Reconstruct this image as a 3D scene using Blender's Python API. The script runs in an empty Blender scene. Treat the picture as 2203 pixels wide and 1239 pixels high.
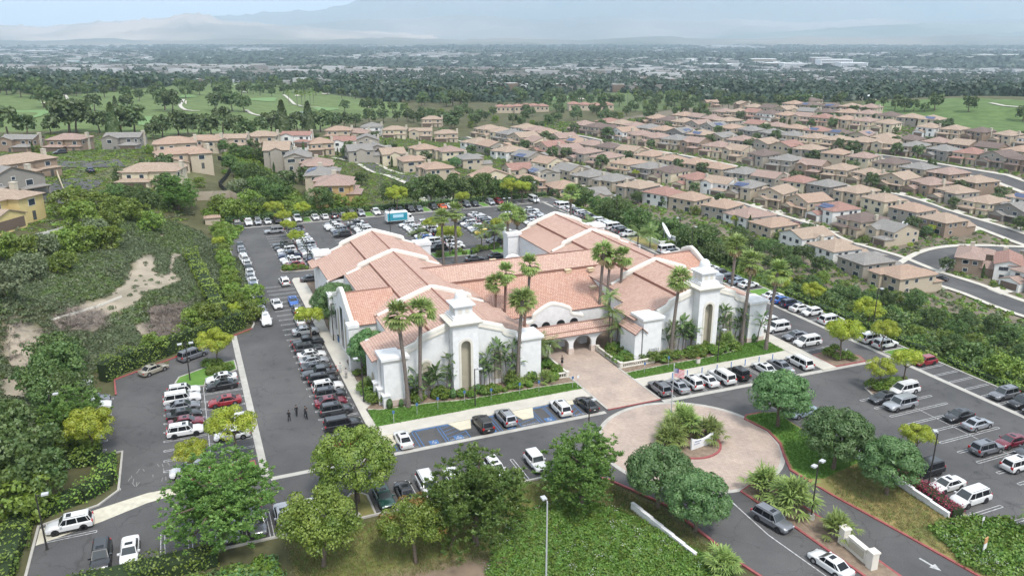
import bpy, math, random
import numpy as np
from mathutils import Vector, Matrix, noise as mnoise

SC = bpy.context.scene
COL = SC.collection

# ------------------------------------------------------------------ camera, sky, sun, exposure
cam_d = bpy.data.cameras.new('camera'); cam = bpy.data.objects.new('camera', cam_d); COL.objects.link(cam)
cam.location = (0, 0, 52.0)
cam.rotation_euler = (math.pi/2-math.atan(547.5/1700.0), 0, 0)
cam_d.sensor_width = 36.0; cam_d.lens = 1700.0/2203.0*36.0
cam_d.clip_start = 1.0; cam_d.clip_end = 90000.0
SC.camera = cam

world = bpy.data.worlds.new('World'); SC.world = world; world.use_nodes = True
wn, wl = world.node_tree.nodes, world.node_tree.links
bg = wn['Background']
sky = wn.new('ShaderNodeTexSky'); sky.sky_type = 'NISHITA'; sky.sun_disc = False
SUN_EL, SUN_ROT = math.radians(58), math.radians(150)
sky.sun_elevation = SUN_EL; sky.sun_rotation = SUN_ROT
sky.altitude = 300; sky.air_density = 1.0; sky.dust_density = 2.0; sky.ozone_density = 1.5
# thin even cloud layer over the blue: grey-white mixed into the sky
mixc = wn.new('ShaderNodeMix'); mixc.data_type = 'RGBA'; mixc.inputs['Factor'].default_value = 0.72
mixc.inputs['B'].default_value = (8.0, 8.5, 9.0, 1)
wl.new(sky.outputs['Color'], mixc.inputs['A']); wl.new(mixc.outputs['Result'], bg.inputs['Color'])
bg.inputs['Strength'].default_value = 0.108

sun_d = bpy.data.lights.new('sun', 'SUN'); sun = bpy.data.objects.new('sun', sun_d); COL.objects.link(sun)
sun_d.energy = 2.3; sun_d.angle = math.radians(12); sun_d.color = (1.0, 0.95, 0.88)
# sun stands to the right of and a little behind the camera
sd = Vector((math.cos(SUN_EL)*math.sin(SUN_ROT), math.cos(SUN_EL)*math.cos(SUN_ROT), math.sin(SUN_EL)))
sun.rotation_euler = sd.to_track_quat('Z', 'Y').to_euler()
sun.location = (0, 0, 500)

SC.view_settings.view_transform = 'Standard'; SC.view_settings.look = 'None'
SC.view_settings.exposure = 0.95; SC.view_settings.gamma = 1.0; SC.view_settings.use_curve_mapping = False
SC.render.engine = 'CYCLES'
try:
    SC.cycles.volume_bounces = 1; SC.cycles.max_bounces = 5; SC.cycles.diffuse_bounces = 3
    SC.cycles.glossy_bounces = 2; SC.cycles.transmission_bounces = 2; SC.cycles.transparent_max_bounces = 8
except Exception: pass
# ------------------------------------------------------------------ site frame and terrain heights
F_PX, CAM_H, HZ, CX, CY = 1700.0, 52.0, 72.0, 1101.5, 619.5
TH = math.atan((CY-HZ)/F_PX)
ST, CT = math.sin(TH), math.cos(TH)
ANG = math.radians(22.7)                     # the church and its car park are turned by this
CA, SA = math.cos(ANG), math.sin(ANG)
def ground(px, py, h=0.0):
    """point of the level plane z = h seen at a place of the photograph (2203 x 1239)"""
    u = (px-CX)/F_PX; v = (py-CY)/F_PX
    t = (CAM_H-h)/(ST+v*CT)
    return (u*t, (CT-v*ST)*t)
O0 = ground(1245, 872)
def W(u, v):
    return (O0[0]+u*CA-v*SA, O0[1]+u*SA+v*CA)
def L(x, y):
    x = x-O0[0]; y = y-O0[1]
    return (x*CA+y*SA, -x*SA+y*CA)
def proj(x, y, z):
    d = y*CT-(z-CAM_H)*ST
    return (CX+F_PX*x/d, CY+F_PX*(-y*ST-(z-CAM_H)*CT)/d)
# (px, py, height): survey points the terrain passes through
SURVEY = [(45,515,11),(150,480,11),(0,480,11.5),(150,345,10),(240,335,10),(60,400,11),(350,330,8),(350,425,6),(450,425,5),
 (560,300,0),(480,340,3),(300,610,5.5),(380,520,4),(200,560,8.5),(100,560,10),(100,640,8),(0,640,11),(100,720,4.5),(0,760,4.5),(30,850,2.5),(0,930,2),(250,720,3),
 (400,690,2),(380,470,4),(450,460,3.5),(520,450,1.5),(600,450,0),(0,1100,2),(60,1239,0),(300,1239,-1),(600,1239,-2),(900,1239,-3),
 (1150,1239,-5),(1350,1239,-5),(1500,1239,-2),
 (620,380,-3),(700,430,-4),(760,400,-6),(830,385,-8),(900,420,-8),(1000,420,-10),(1100,420,-12),(1180,400,-15),(740,345,-7),(860,370,-10),
 (950,330,-12),(1050,310,-15),(1250,330,-18),(1300,400,-20),(1400,450,-22),(1500,500,-23),(1600,540,-25),
 (1709,484,-26),(1860,535,-29),(2025,602,-30),(2203,665,-31),(1850,640,-28),(2050,700,-28),(2203,760,-26),
 (1500,420,-23),(1400,380,-21),(1700,400,-22),(1900,400,-22),(2203,460,-26),(2203,560,-30),
 (1300,290,-15),(1500,300,-15),(1700,320,-16),(1900,330,-15),(2203,350,-15),(1500,250,-14),(1700,245,-10),(1900,250,-8),(2203,270,-8),
 (2000,225,-3),(2150,215,-1),(1850,232,-8),(2203,225,0),
 (0,250,-1),(100,230,-3),(200,270,3),(300,260,0),(400,240,-8),(500,240,-10),(600,230,-14),(700,225,-18),(800,235,-20),(900,240,-20),(500,275,-5),(700,270,-14),
 (0,200,-6),(300,200,-12),(600,195,-22),(900,215,-25),(1100,235,-22),(1300,240,-20),(1100,215,-30),(1300,215,-30),(1500,222,-25),(1700,222,-25),
 (0,170,-45),(400,170,-55),(800,190,-50),(1200,195,-60),(1600,200,-60),(2000,195,-55),
 (0,140,-90),(500,140,-95),(1000,150,-95),(1500,160,-95),(2100,160,-90),
 (0,110,-95),(700,110,-95),(1400,110,-95),(2100,110,-95),(0,90,-95),(1100,90,-95),(2200,90,-95)]
_sv = np.array([ground(a,b,c)+(c,) for a,b,c in SURVEY])
_extra = np.array([(-60,0,-6),(0,0,-12),(60,0,-10),(0,40,-9),(-60,45,-3),(-110,70,2),(80,40,-6),(150,90,-14),(-150,120,11),(-200,200,12),(-250,330,4),
   (250,150,-32),(400,260,-32),(-40,-60,-14),(60,-80,-14),(-90,110,5)], float)
_sv = np.vstack([_sv,_extra])
def _key(x, y):
    r = np.sqrt(x*x+y*y)+25.0
    return np.arctan2(x, np.abs(y)+20.0)*1.3, np.log(r)
_kx, _ky = _key(_sv[:,0], _sv[:,1])
FLAT = [(-41.2,62.6,-16.4,142.0), (-69.2,-41.2,-16.4,36.0), (-60.0,-41.2,36.0,38.6), (-55.0,-41.2,38.6,42.0), (-50.0,-41.2,42.0,45.6), (-46.0,-41.2,45.6,48.5), (20.0,62.6,-78.0,-16.4), (-7.0,26.0,-62.0,-16.4)]
def flat_dist(u, v):
    d = None
    for a,b,c,e in FLAT:
        dx = np.maximum(np.maximum(a-u, u-b), 0); dy = np.maximum(np.maximum(c-v, v-e), 0)
        q = np.sqrt(dx*dx+dy*dy)
        d = q if d is None else np.minimum(d, q)
    return d
def field(x, y):
    x = np.asarray(x, float); y = np.asarray(y, float)
    sh = x.shape; x = x.ravel(); y = y.ravel()
    a, b = _key(x, y)
    out = np.empty(len(x))
    for i in range(0, len(x), 20000):
        aa = a[i:i+20000,None]-_kx[None]; bb = b[i:i+20000,None]-_ky[None]
        w = 1.0/(aa*aa+bb*bb+2e-4)**1.6
        out[i:i+20000] = (w*_sv[:,2][None]).sum(1)/w.sum(1)
    return out.reshape(sh)
def height(x, y):
    u, v = L(np.asarray(x,float), np.asarray(y,float))
    d = flat_dist(u, v)
    s = np.clip(d/20.0, 0, 1); s = s*s*(3-2*s)
    return field(x, y)*s
def hit(px, py, lo=60.0, hi=20000.0):
    """where the line of sight through a place of the photograph meets the terrain"""
    u = (px-CX)/F_PX; v = (py-CY)/F_PX
    dx, dy, dz = u, CT-v*ST, -ST-v*CT
    t = np.geomspace(lo, hi, 500)
    z = CAM_H+dz*t-height(dx*t, dy*t)
    k = np.argmax(z < 0)
    if z[k] >= 0: k = len(t)-1
    t0, t1 = t[max(k-1,0)], t[k]
    tt = np.linspace(t0, t1, 40)
    z = CAM_H+dz*tt-height(dx*tt, dy*tt)
    k = int(np.argmax(z < 0)) if (z<0).any() else 39
    t = tt[k]
    x, y = dx*t, dy*t
    return (float(x), float(y), float(height(np.array([x]), np.array([y]))[0]))
# ------------------------------------------------------------------ helpers
def tag(o, label=None, cat=None, group=None, kind=None):
    if label: o['label'] = label
    if cat: o['category'] = cat
    if group: o['group'] = group
    if kind: o['kind'] = kind
    return o
def thing(name, label, cat, loc=(0,0,0), rz=0.0, group=None):
    o = bpy.data.objects.new(name, None); COL.objects.link(o)
    o.empty_display_size = 0.3
    o.location = loc; o.rotation_euler = (0,0,rz)
    return tag(o, label, cat, group)
def link(name, me, parent=None, loc=(0,0,0), rz=0.0):
    o = bpy.data.objects.new(name, me); COL.objects.link(o)
    o.location = loc; o.rotation_euler = (0,0,rz)
    if parent: o.parent = parent
    return o
def setmat(o, m, i=0):
    """material carried by the object, so that shared mesh data can take many colours"""
    s = o.material_slots[i]; s.link = 'OBJECT'; s.material = m
def kids(o): return KIDS.get(o.name, [])
KIDS = {}
def index_kids():
    KIDS.clear()
    for o in bpy.data.objects:
        if o.parent: KIDS.setdefault(o.parent.name, []).append(o)
def copy_tree(o, parent=None, keep=False):
    c = o.copy(); COL.objects.link(c)
    if parent: c.parent = parent
    for ch in KIDS.get(o.name, []): copy_tree(ch, c)
    return c

class MB:
    """collects faces and builds one mesh"""
    def __init__(s): s.v=[]; s.f=[]; s.m=[]; s.uv=[]; s.T=None
    def add(s, pts, faces, m=0, uvs=None):
        b = len(s.v)
        if s.T is not None: pts = [tuple(s.T @ Vector(p)) for p in pts]
        s.v += [tuple(p) for p in pts]
        for i,f in enumerate(faces):
            s.f.append([b+k for k in f]); s.m.append(m)
            s.uv.append(uvs[i] if uvs else [(0,0)]*len(f))
        return s
    def quad(s, a, b, c, d, m=0, uv=None): return s.add([a,b,c,d], [(0,1,2,3)], m, [uv] if uv else None)
    def poly(s, pts, m=0): return s.add(pts, [tuple(range(len(pts)))], m)
    def box(s, x0,x1,y0,y1,z0,z1, m=0):
        p = [(x0,y0,z0),(x1,y0,z0),(x1,y1,z0),(x0,y1,z0),(x0,y0,z1),(x1,y0,z1),(x1,y1,z1),(x0,y1,z1)]
        return s.add(p, [(0,3,2,1),(4,5,6,7),(0,1,5,4),(1,2,6,5),(2,3,7,6),(3,0,4,7)], m)
    def prism(s, poly, z0, z1, m=0):
        n = len(poly)
        p = [(x,y,z0) for x,y in poly]+[(x,y,z1) for x,y in poly]
        fs = [tuple(range(n-1,-1,-1)), tuple(range(n,2*n))]+[(i,(i+1)%n,n+(i+1)%n,n+i) for i in range(n)]
        return s.add(p, fs, m)
    def cone(s, c, r0, r1, h, n=10, m=0, cap=True, axis='z'):
        p=[]
        for r,z in ((r0,0),(r1,h)):
            for i in range(n):
                a=2*math.pi*i/n
                q=(r*math.cos(a), r*math.sin(a), z)
                if axis=='y': q=(q[0],q[2],q[1])
                if axis=='x': q=(q[2],q[0],q[1])
                p.append((c[0]+q[0],c[1]+q[1],c[2]+q[2]))
        fs=[(i,(i+1)%n,n+(i+1)%n,n+i) for i in range(n)]
        if cap: fs += [tuple(range(n-1,-1,-1)), tuple(range(n,2*n))]
        return s.add(p, fs, m)
    def tube(s, path, rad, n=6, m=0):
        rings=[]; pts=[Vector(p) for p in path]
        b=[]
        for i,p in enumerate(pts):
            d=(pts[min(i+1,len(pts)-1)]-pts[max(i-1,0)]).normalized()
            up=Vector((0,0,1)) if abs(d.z)<.9 else Vector((1,0,0))
            a=d.cross(up).normalized(); c=d.cross(a)
            r=rad[i] if isinstance(rad,(list,tuple)) else rad
            for k in range(n):
                t=2*math.pi*k/n; b.append(tuple(p+a*(r*math.cos(t))+c*(r*math.sin(t))))
        fs=[]
        for i in range(len(pts)-1):
            for k in range(n):
                fs.append((i*n+k,i*n+(k+1)%n,(i+1)*n+(k+1)%n,(i+1)*n+k))
        fs.append(tuple(range(n-1,-1,-1))); fs.append(tuple(range((len(pts)-1)*n,len(pts)*n)))
        return s.add(b, fs, m)
    def mesh(s, name, mats, smooth=None):
        me = bpy.data.meshes.new(name); me.from_pydata(s.v, [], s.f)
        for mt in (mats if isinstance(mats,(list,tuple)) else [mats]): me.materials.append(mt)
        if len(me.polygons)==len(s.m):
            me.polygons.foreach_set('material_index', s.m)
            uvl = me.uv_layers.new(name='UVMap')
            flat=[c for f in s.uv for p in f for c in p]
            if len(flat)==2*len(me.loops): uvl.data.foreach_set('uv', flat)
        if smooth is not None:
            me.polygons.foreach_set('use_smooth', [True]*len(me.polygons))
            me.set_sharp_from_angle(angle=math.radians(smooth))
        me.update(); return me
    def build(s, name, mats, parent=None, loc=(0,0,0), rz=0.0, smooth=None):
        return link(name, s.mesh(name, mats, smooth), parent, loc, rz)

def quads_mesh(name, Q, mats, mi=None):
    """Q: (n,4,3) array of separate quads"""
    n = len(Q)
    me = bpy.data.meshes.new(name)
    me.vertices.add(n*4); me.vertices.foreach_set('co', np.ascontiguousarray(Q, dtype=np.float32).ravel())
    me.loops.add(n*4); me.loops.foreach_set('vertex_index', np.arange(n*4, dtype=np.int32))
    me.polygons.add(n); me.polygons.foreach_set('loop_start', np.arange(0, n*4, 4, dtype=np.int32))
    me.polygons.foreach_set('loop_total', np.full(n, 4, dtype=np.int32))
    for m in (mats if isinstance(mats,(list,tuple)) else [mats]): me.materials.append(m)
    if mi is not None: me.polygons.foreach_set('material_index', np.asarray(mi, dtype=np.int32))
    me.update(); me.validate(); return me
def grid_mesh(name, X, Y, Z, mat, cols=None):
    nv, nu = X.shape
    me = bpy.data.meshes.new(name)
    co = np.stack([X,Y,Z], -1).reshape(-1,3).astype(np.float32)
    me.vertices.add(len(co)); me.vertices.foreach_set('co', co.ravel())
    i = np.arange(nv*nu).reshape(nv,nu)
    q = np.stack([i[:-1,:-1], i[:-1,1:], i[1:,1:], i[1:,:-1]], -1).reshape(-1,4)
    me.loops.add(q.size); me.loops.foreach_set('vertex_index', q.ravel().astype(np.int32))
    me.polygons.add(len(q)); me.polygons.foreach_set('loop_start', np.arange(0,q.size,4,dtype=np.int32))
    me.polygons.foreach_set('loop_total', np.full(len(q),4,dtype=np.int32))
    me.polygons.foreach_set('use_smooth', np.ones(len(q),dtype=bool))
    me.materials.append(mat)
    if cols is not None:
        at = me.color_attributes.new('Col', 'FLOAT_COLOR', 'POINT')
        c4 = np.ones((len(co),4), dtype=np.float32); c4[:,:3] = cols.reshape(-1,3)
        at.data.foreach_set('color', c4.ravel())
    me.update(); return me

# ------------------------------------------------------------------ materials
def _nt(name):
    m = bpy.data.materials.new(name); m.use_nodes = True
    nt = m.node_tree; return m, nt.nodes, nt.links, nt.nodes['Principled BSDF']
def mat(name, col, rough=0.8, vary=0.0, scale=3.0, bump=0.0, bscale=20.0, metal=0.0, spec=0.3, col2=None, coat=0.0, coord='Object', detail=4):
    m, N, K, b = _nt(name)
    b.inputs['Roughness'].default_value = rough; b.inputs['Metallic'].default_value = metal
    b.inputs['Specular IOR Level'].default_value = spec
    b.inputs['Coat Weight'].default_value = coat; b.inputs['Coat Roughness'].default_value = 0.08
    c = tuple(col)+(1,)
    b.inputs['Base Color'].default_value = c
    if vary or bump or col2:
        tc = N.new('ShaderNodeTexCoord')
    if vary or col2:
        no = N.new('ShaderNodeTexNoise'); no.inputs['Scale'].default_value = scale; no.inputs['Detail'].default_value = detail
        no.inputs['Roughness'].default_value = 0.65
        K.new(tc.outputs[coord], no.inputs['Vector'])
        r = N.new('ShaderNodeValToRGB'); r.color_ramp.elements[0].position = 0.32; r.color_ramp.elements[1].position = 0.68
        c2 = col2 if col2 else tuple(min(1,x*(1+vary)) for x in col)
        c1 = col if col2 else tuple(x*(1-vary) for x in col)
        r.color_ramp.elements[0].color = tuple(c1)+(1,); r.color_ramp.elements[1].color = tuple(c2)+(1,)
        K.new(no.outputs['Fac'], r.inputs['Fac']); K.new(r.outputs['Color'], b.inputs['Base Color'])
    if bump:
        n2 = N.new('ShaderNodeTexNoise'); n2.inputs['Scale'].default_value = bscale; n2.inputs['Detail'].default_value = 3
        K.new(tc.outputs[coord], n2.inputs['Vector'])
        bp = N.new('ShaderNodeBump'); bp.inputs['Strength'].default_value = bump; bp.inputs['Distance'].default_value = 0.05
        K.new(n2.outputs['Fac'], bp.inputs['Height']); K.new(bp.outputs['Normal'], b.inputs['Normal'])
    return m
def tilemat(name, c1, c2, c3=None, tw=0.34, th=0.42, patch=0.25):
    """barrel roof tile: UV in metres, courses across the slope, colour differs from tile to tile"""
    m, N, K, b = _nt(name)
    b.inputs['Roughness'].default_value = 0.85; b.inputs['Specular IOR Level'].default_value = 0.2
    uv = N.new('ShaderNodeTexCoord')
    br = N.new('ShaderNodeTexBrick'); br.offset = 0.5
    br.inputs['Scale'].default_value = 1.0; br.inputs['Brick Width'].default_value = tw; br.inputs['Row Height'].default_value = th
    br.inputs['Mortar Size'].default_value = 0.045; br.inputs['Mortar Smooth'].default_value = 0.6; br.inputs['Bias'].default_value = 0.0
    br.inputs['Color1'].default_value = tuple(c1)+(1,); br.inputs['Color2'].default_value = tuple(c2)+(1,)
    br.inputs['Mortar'].default_value = tuple(x*0.38 for x in c1)+(1,)
    K.new(uv.outputs['UV'], br.inputs['Vector'])
    no = N.new('ShaderNodeTexNoise'); no.inputs['Scale'].default_value = patch; no.inputs['Detail'].default_value = 5; no.inputs['Roughness'].default_value = 0.7
    K.new(uv.outputs['UV'], no.inputs['Vector'])
    r = N.new('ShaderNodeValToRGB'); r.color_ramp.elements[0].position = 0.42; r.color_ramp.elements[1].position = 0.66
    K.new(no.outputs['Fac'], r.inputs['Fac'])
    mx = N.new('ShaderNodeMix'); mx.data_type = 'RGBA'; mx.inputs['B'].default_value = tuple(c3 if c3 else [x*0.8 for x in c1])+(1,)
    sc = N.new('ShaderNodeMath'); sc.operation = 'MULTIPLY'; sc.inputs[1].default_value = 0.45
    K.new(r.outputs['Color'], sc.inputs[0]); K.new(sc.outputs[0], mx.inputs['Factor'])
    K.new(br.outputs['Color'], mx.inputs['A']); K.new(mx.outputs['Result'], b.inputs['Base Color'])
    wv = N.new('ShaderNodeTexWave'); wv.wave_type='BANDS'; wv.bands_direction='X'; wv.inputs['Scale'].default_value = 0.314/tw; wv.inputs['Distortion'].default_value=0.4
    K.new(uv.outputs['UV'], wv.inputs['Vector'])
    w2 = N.new('ShaderNodeTexWave'); w2.wave_type='BANDS'; w2.bands_direction='Y'; w2.wave_profile='SAW'; w2.inputs['Scale'].default_value = 0.157/th; 
    K.new(uv.outputs['UV'], w2.inputs['Vector'])
    ad = N.new('ShaderNodeMath'); ad.operation='ADD'; K.new(wv.outputs['Fac'], ad.inputs[0]); K.new(w2.outputs['Fac'], ad.inputs[1])
    bp = N.new('ShaderNodeBump'); bp.inputs['Strength'].default_value = 0.9; bp.inputs['Distance'].default_value = 0.07
    K.new(ad.outputs[0], bp.inputs['Height']); K.new(bp.outputs['Normal'], b.inputs['Normal'])
    return m
def leafmat(name, c1, c2, scale=0.5, trans=0.25, rnd=0.25):
    """leaves: two greens in clumps, a little different on every plant, light passes through"""
    m, N, K, b = _nt(name)
    N.remove(b)
    out = N['Material Output']
    tc = N.new('ShaderNodeTexCoord'); no = N.new('ShaderNodeTexNoise'); no.inputs['Scale'].default_value = scale; no.inputs['Detail'].default_value = 6; no.inputs['Roughness'].default_value = 0.75
    K.new(tc.outputs['Object'], no.inputs['Vector'])
    r = N.new('ShaderNodeValToRGB'); r.color_ramp.elements[0].position = 0.36; r.color_ramp.elements[1].position = 0.64
    r.color_ramp.elements[0].color = tuple(c1)+(1,); r.color_ramp.elements[1].color = tuple(c2)+(1,)
    K.new(no.outputs['Fac'], r.inputs['Fac'])
    oi = N.new('ShaderNodeObjectInfo'); hs = N.new('ShaderNodeHueSaturation')
    mr = N.new('ShaderNodeMapRange'); mr.inputs['To Min'].default_value = 1-rnd; mr.inputs['To Max'].default_value = 1+rnd
    K.new(oi.outputs['Random'], mr.inputs['Value']); K.new(mr.outputs['Result'], hs.inputs['Value'])
    mh = N.new('ShaderNodeMapRange'); mh.inputs['To Min'].default_value = 0.5-0.06*rnd; mh.inputs['To Max'].default_value = 0.5+0.04*rnd
    K.new(oi.outputs['Random'], mh.inputs['Value']); K.new(mh.outputs['Result'], hs.inputs['Hue'])
    K.new(r.outputs['Color'], hs.inputs['Color'])
    d = N.new('ShaderNodeBsdfDiffuse'); t = N.new('ShaderNodeBsdfTranslucent'); g = N.new('ShaderNodeBsdfGlossy'); g.inputs['Roughness'].default_value = 0.5
    g.inputs['Color'].default_value = (0.6,0.65,0.6,1)
    for x in (d,t): K.new(hs.outputs['Color'], x.inputs['Color'])
    m1 = N.new('ShaderNodeMixShader'); m1.inputs[0].default_value = trans; K.new(d.outputs[0], m1.inputs[1]); K.new(t.outputs[0], m1.inputs[2])
    m2 = N.new('ShaderNodeMixShader'); m2.inputs[0].default_value = 0.05; K.new(m1.outputs[0], m2.inputs[1]); K.new(g.outputs[0], m2.inputs[2])
    K.new(m2.outputs[0], out.inputs['Surface'])
    return m
M = {}
M['white'] = mat('white_plaster', (0.62,0.62,0.62), 0.9, 0.08, 0.9, 0.05, 14)
M['trim'] = mat('cream_moulding', (0.56,0.53,0.47), 0.85, 0.05, 1.5)
M['cope'] = mat('cream_white_coping', (0.62,0.60,0.55), 0.85, 0.06, 0.8)
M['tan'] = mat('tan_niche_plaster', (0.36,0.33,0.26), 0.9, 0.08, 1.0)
M['pinkbase'] = mat('pink_stone_base', (0.50,0.42,0.37), 0.85, 0.1, 2.0)
M['tile'] = tilemat('terracotta_roof_tile', (0.46,0.29,0.235), (0.58,0.40,0.33), (0.44,0.31,0.235))
M['tile2'] = tilemat('redder_roof_tile', (0.46,0.26,0.20), (0.57,0.37,0.295), (0.40,0.225,0.155))
M['eave'] = mat('brown_fascia', (0.20,0.11,0.085), 0.7)
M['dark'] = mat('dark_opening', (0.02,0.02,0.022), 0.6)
M['glass'] = mat('window_glass', (0.035,0.045,0.06), 0.12, spec=0.6)
M['concrete'] = mat('concrete_walk', (0.43,0.405,0.355), 0.9, 0.1, 0.35, 0.1, 30)
M['gutter'] = mat('concrete_gutter', (0.36,0.345,0.315), 0.9, 0.14, 0.8, 0.1, 30)
M['redkerb'] = mat('red_painted_kerb', (0.26,0.075,0.075), 0.8, 0.2, 2.0)
M['bluepaint'] = mat('blue_road_paint', (0.055,0.125,0.26), 0.8, 0.25, 2.0)
M['whitepaint'] = mat('worn_white_paint', (0.36,0.36,0.36), 0.8, 0.45, 2.5)
M['pole'] = mat('dark_metal_pole', (0.035,0.033,0.03), 0.6)
M['lampgrey'] = mat('lamp_head_metal', (0.40,0.41,0.42), 0.5)
M['steel'] = mat('galvanised_steel', (0.42,0.43,0.44), 0.5, metal=0.3)
M['bark'] = mat('tree_bark', (0.13,0.10,0.08), 0.95, 0.35, 4.0, 0.5, 15)
M['palmbark'] = mat('palm_trunk_bark', (0.15,0.125,0.11), 0.95, 0.35, 5.0, 0.6, 12)
M['bark_red'] = mat('reddish_palm_bark', (0.17,0.105,0.085), 0.95, 0.35, 5.0, 0.6, 12)
M['lawn'] = mat('lawn_grass', (0.075,0.17,0.025), 0.95, scale=0.5, col2=(0.12,0.22,0.045), bump=0.6, bscale=60)
M['drylawn'] = mat('dry_lawn_grass', (0.13,0.145,0.045), 0.95, scale=0.16, col2=(0.27,0.205,0.085), bump=0.6, bscale=60, detail=6)
M['mulch'] = mat('bark_mulch_soil', (0.20,0.15,0.11), 0.95, 0.25, 1.5, 0.6, 30)
def asphalt():
    m, N, K, b = _nt('asphalt')
    b.inputs['Roughness'].default_value = 0.88; b.inputs['Specular IOR Level'].default_value = 0.3
    tc = N.new('ShaderNodeTexCoord')
    a = N.new('ShaderNodeTexNoise'); a.inputs['Scale'].default_value = 0.06; a.inputs['Detail'].default_value = 8; a.inputs['Roughness'].default_value = 0.65
    K.new(tc.outputs['Object'], a.inputs['Vector'])
    r = N.new('ShaderNodeValToRGB'); r.color_ramp.elements[0].position = 0.3; r.color_ramp.elements[1].position = 0.72
    r.color_ramp.elements[0].color = (0.050,0.050,0.052,1); r.color_ramp.elements[1].color = (0.108,0.104,0.102,1)
    K.new(a.outputs['Fac'], r.inputs['Fac'])
    # hairline cracks, lighter dusty scuffs
    v = N.new('ShaderNodeTexVoronoi'); v.feature = 'DISTANCE_TO_EDGE'; v.inputs['Scale'].default_value = 0.16
    dn = N.new('ShaderNodeTexNoise'); dn.inputs['Scale'].default_value = 0.7; dn.inputs['Detail'].default_value = 4
    K.new(tc.outputs['Object'], dn.inputs['Vector'])
    vm = N.new('ShaderNodeVectorMath'); vm.operation = 'MULTIPLY_ADD'; vm.inputs[1].default_value = (2.5,2.5,0)
    K.new(dn.outputs['Color'], vm.inputs[0]); K.new(tc.outputs['Object'], vm.inputs[2]); K.new(vm.outputs[0], v.inputs['Vector'])
    cr = N.new('ShaderNodeValToRGB'); cr.color_ramp.elements[0].position = 0.0; cr.color_ramp.elements[1].position = 0.012
    cr.color_ramp.elements[0].color = (0.55,0.55,0.55,1); cr.color_ramp.elements[1].color = (1,1,1,1)
    K.new(v.outputs['Distance'], cr.inputs['Fac'])
    mx = N.new('ShaderNodeMix'); mx.data_type='RGBA'; mx.blend_type='MULTIPLY'; mx.inputs['Factor'].default_value = 0.7
    K.new(r.outputs['Color'], mx.inputs['A']); K.new(cr.outputs['Color'], mx.inputs['B'])
    sp = N.new('ShaderNodeTexVoronoi'); sp.inputs['Scale'].default_value = 0.30; K.new(vm.outputs[0], sp.inputs['Vector'])
    sr = N.new('ShaderNodeValToRGB'); sr.color_ramp.elements[0].position = 0.03; sr.color_ramp.elements[1].position = 0.22
    sr.color_ramp.elements[0].color = (0.62,0.62,0.62,1); sr.color_ramp.elements[1].color = (1,1,1,1); K.new(sp.outputs['Distance'], sr.inputs['Fac'])
    ms = N.new('ShaderNodeMix'); ms.data_type='RGBA'; ms.blend_type='MULTIPLY'; ms.inputs['Factor'].default_value = 0.75
    K.new(mx.outputs['Result'], ms.inputs['A']); K.new(sr.outputs['Color'], ms.inputs['B']); mx = ms
    f = N.new('ShaderNodeTexNoise'); f.inputs['Scale'].default_value = 9; f.inputs['Detail'].default_value = 5
    K.new(tc.outputs['Object'], f.inputs['Vector'])
    r2 = N.new('ShaderNodeValToRGB'); r2.color_ramp.elements[0].position=0.3; r2.color_ramp.elements[1].position=0.7
    r2.color_ramp.elements[0].color=(0.8,0.8,0.8,1); r2.color_ramp.elements[1].color=(1.25,1.25,1.25,1)
    K.new(f.outputs['Fac'], r2.inputs['Fac'])
    m2 = N.new('ShaderNodeMix'); m2.data_type='RGBA'; m2.blend_type='MULTIPLY'; m2.inputs['Factor'].default_value = 0.8
    K.new(mx.outputs['Result'], m2.inputs['A']); K.new(r2.outputs['Color'], m2.inputs['B'])
    K.new(m2.outputs['Result'], b.inputs['Base Color'])
    return m
M['asphalt'] = asphalt()
def pavermat():
    m, N, K, b = _nt('interlocking_pavers')
    b.inputs['Roughness'].default_value = 0.9
    tc = N.new('ShaderNodeTexCoord')
    mp = N.new('ShaderNodeMapping'); mp.inputs['Rotation'].default_value = (0,0,ANG); K.new(tc.outputs['Object'], mp.inputs['Vector'])
    br = N.new('ShaderNodeTexBrick'); br.inputs['Scale'].default_value = 1.0; br.inputs['Brick Width'].default_value=0.4; br.inputs['Row Height'].default_value=0.2
    br.inputs['Mortar Size'].default_value=0.02; br.inputs['Color1'].default_value=(0.33,0.255,0.21,1); br.inputs['Color2'].default_value=(0.41,0.33,0.275,1); br.inputs['Mortar'].default_value=(0.24,0.2,0.17,1)
    K.new(mp.outputs[0], br.inputs['Vector'])
    no = N.new('ShaderNodeTexNoise'); no.inputs['Scale'].default_value=0.25; no.inputs['Detail'].default_value=5; K.new(tc.outputs['Object'], no.inputs['Vector'])
    r = N.new('ShaderNodeValToRGB'); r.color_ramp.elements[0].color=(0.86,0.86,0.88,1); r.color_ramp.elements[1].color=(1.12,1.1,1.08,1)
    r.color_ramp.elements[0].position=0.35; r.color_ramp.elements[1].position=0.65
    K.new(no.outputs['Fac'], r.inputs['Fac'])
    mx = N.new('ShaderNodeMix'); mx.data_type='RGBA'; mx.blend_type='MULTIPLY'; mx.inputs['Factor'].default_value=1
    K.new(br.outputs['Color'], mx.inputs['A']); K.new(r.outputs['Color'], mx.inputs['B']); K.new(mx.outputs['Result'], b.inputs['Base Color'])
    return m
M['paver'] = pavermat()
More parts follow.
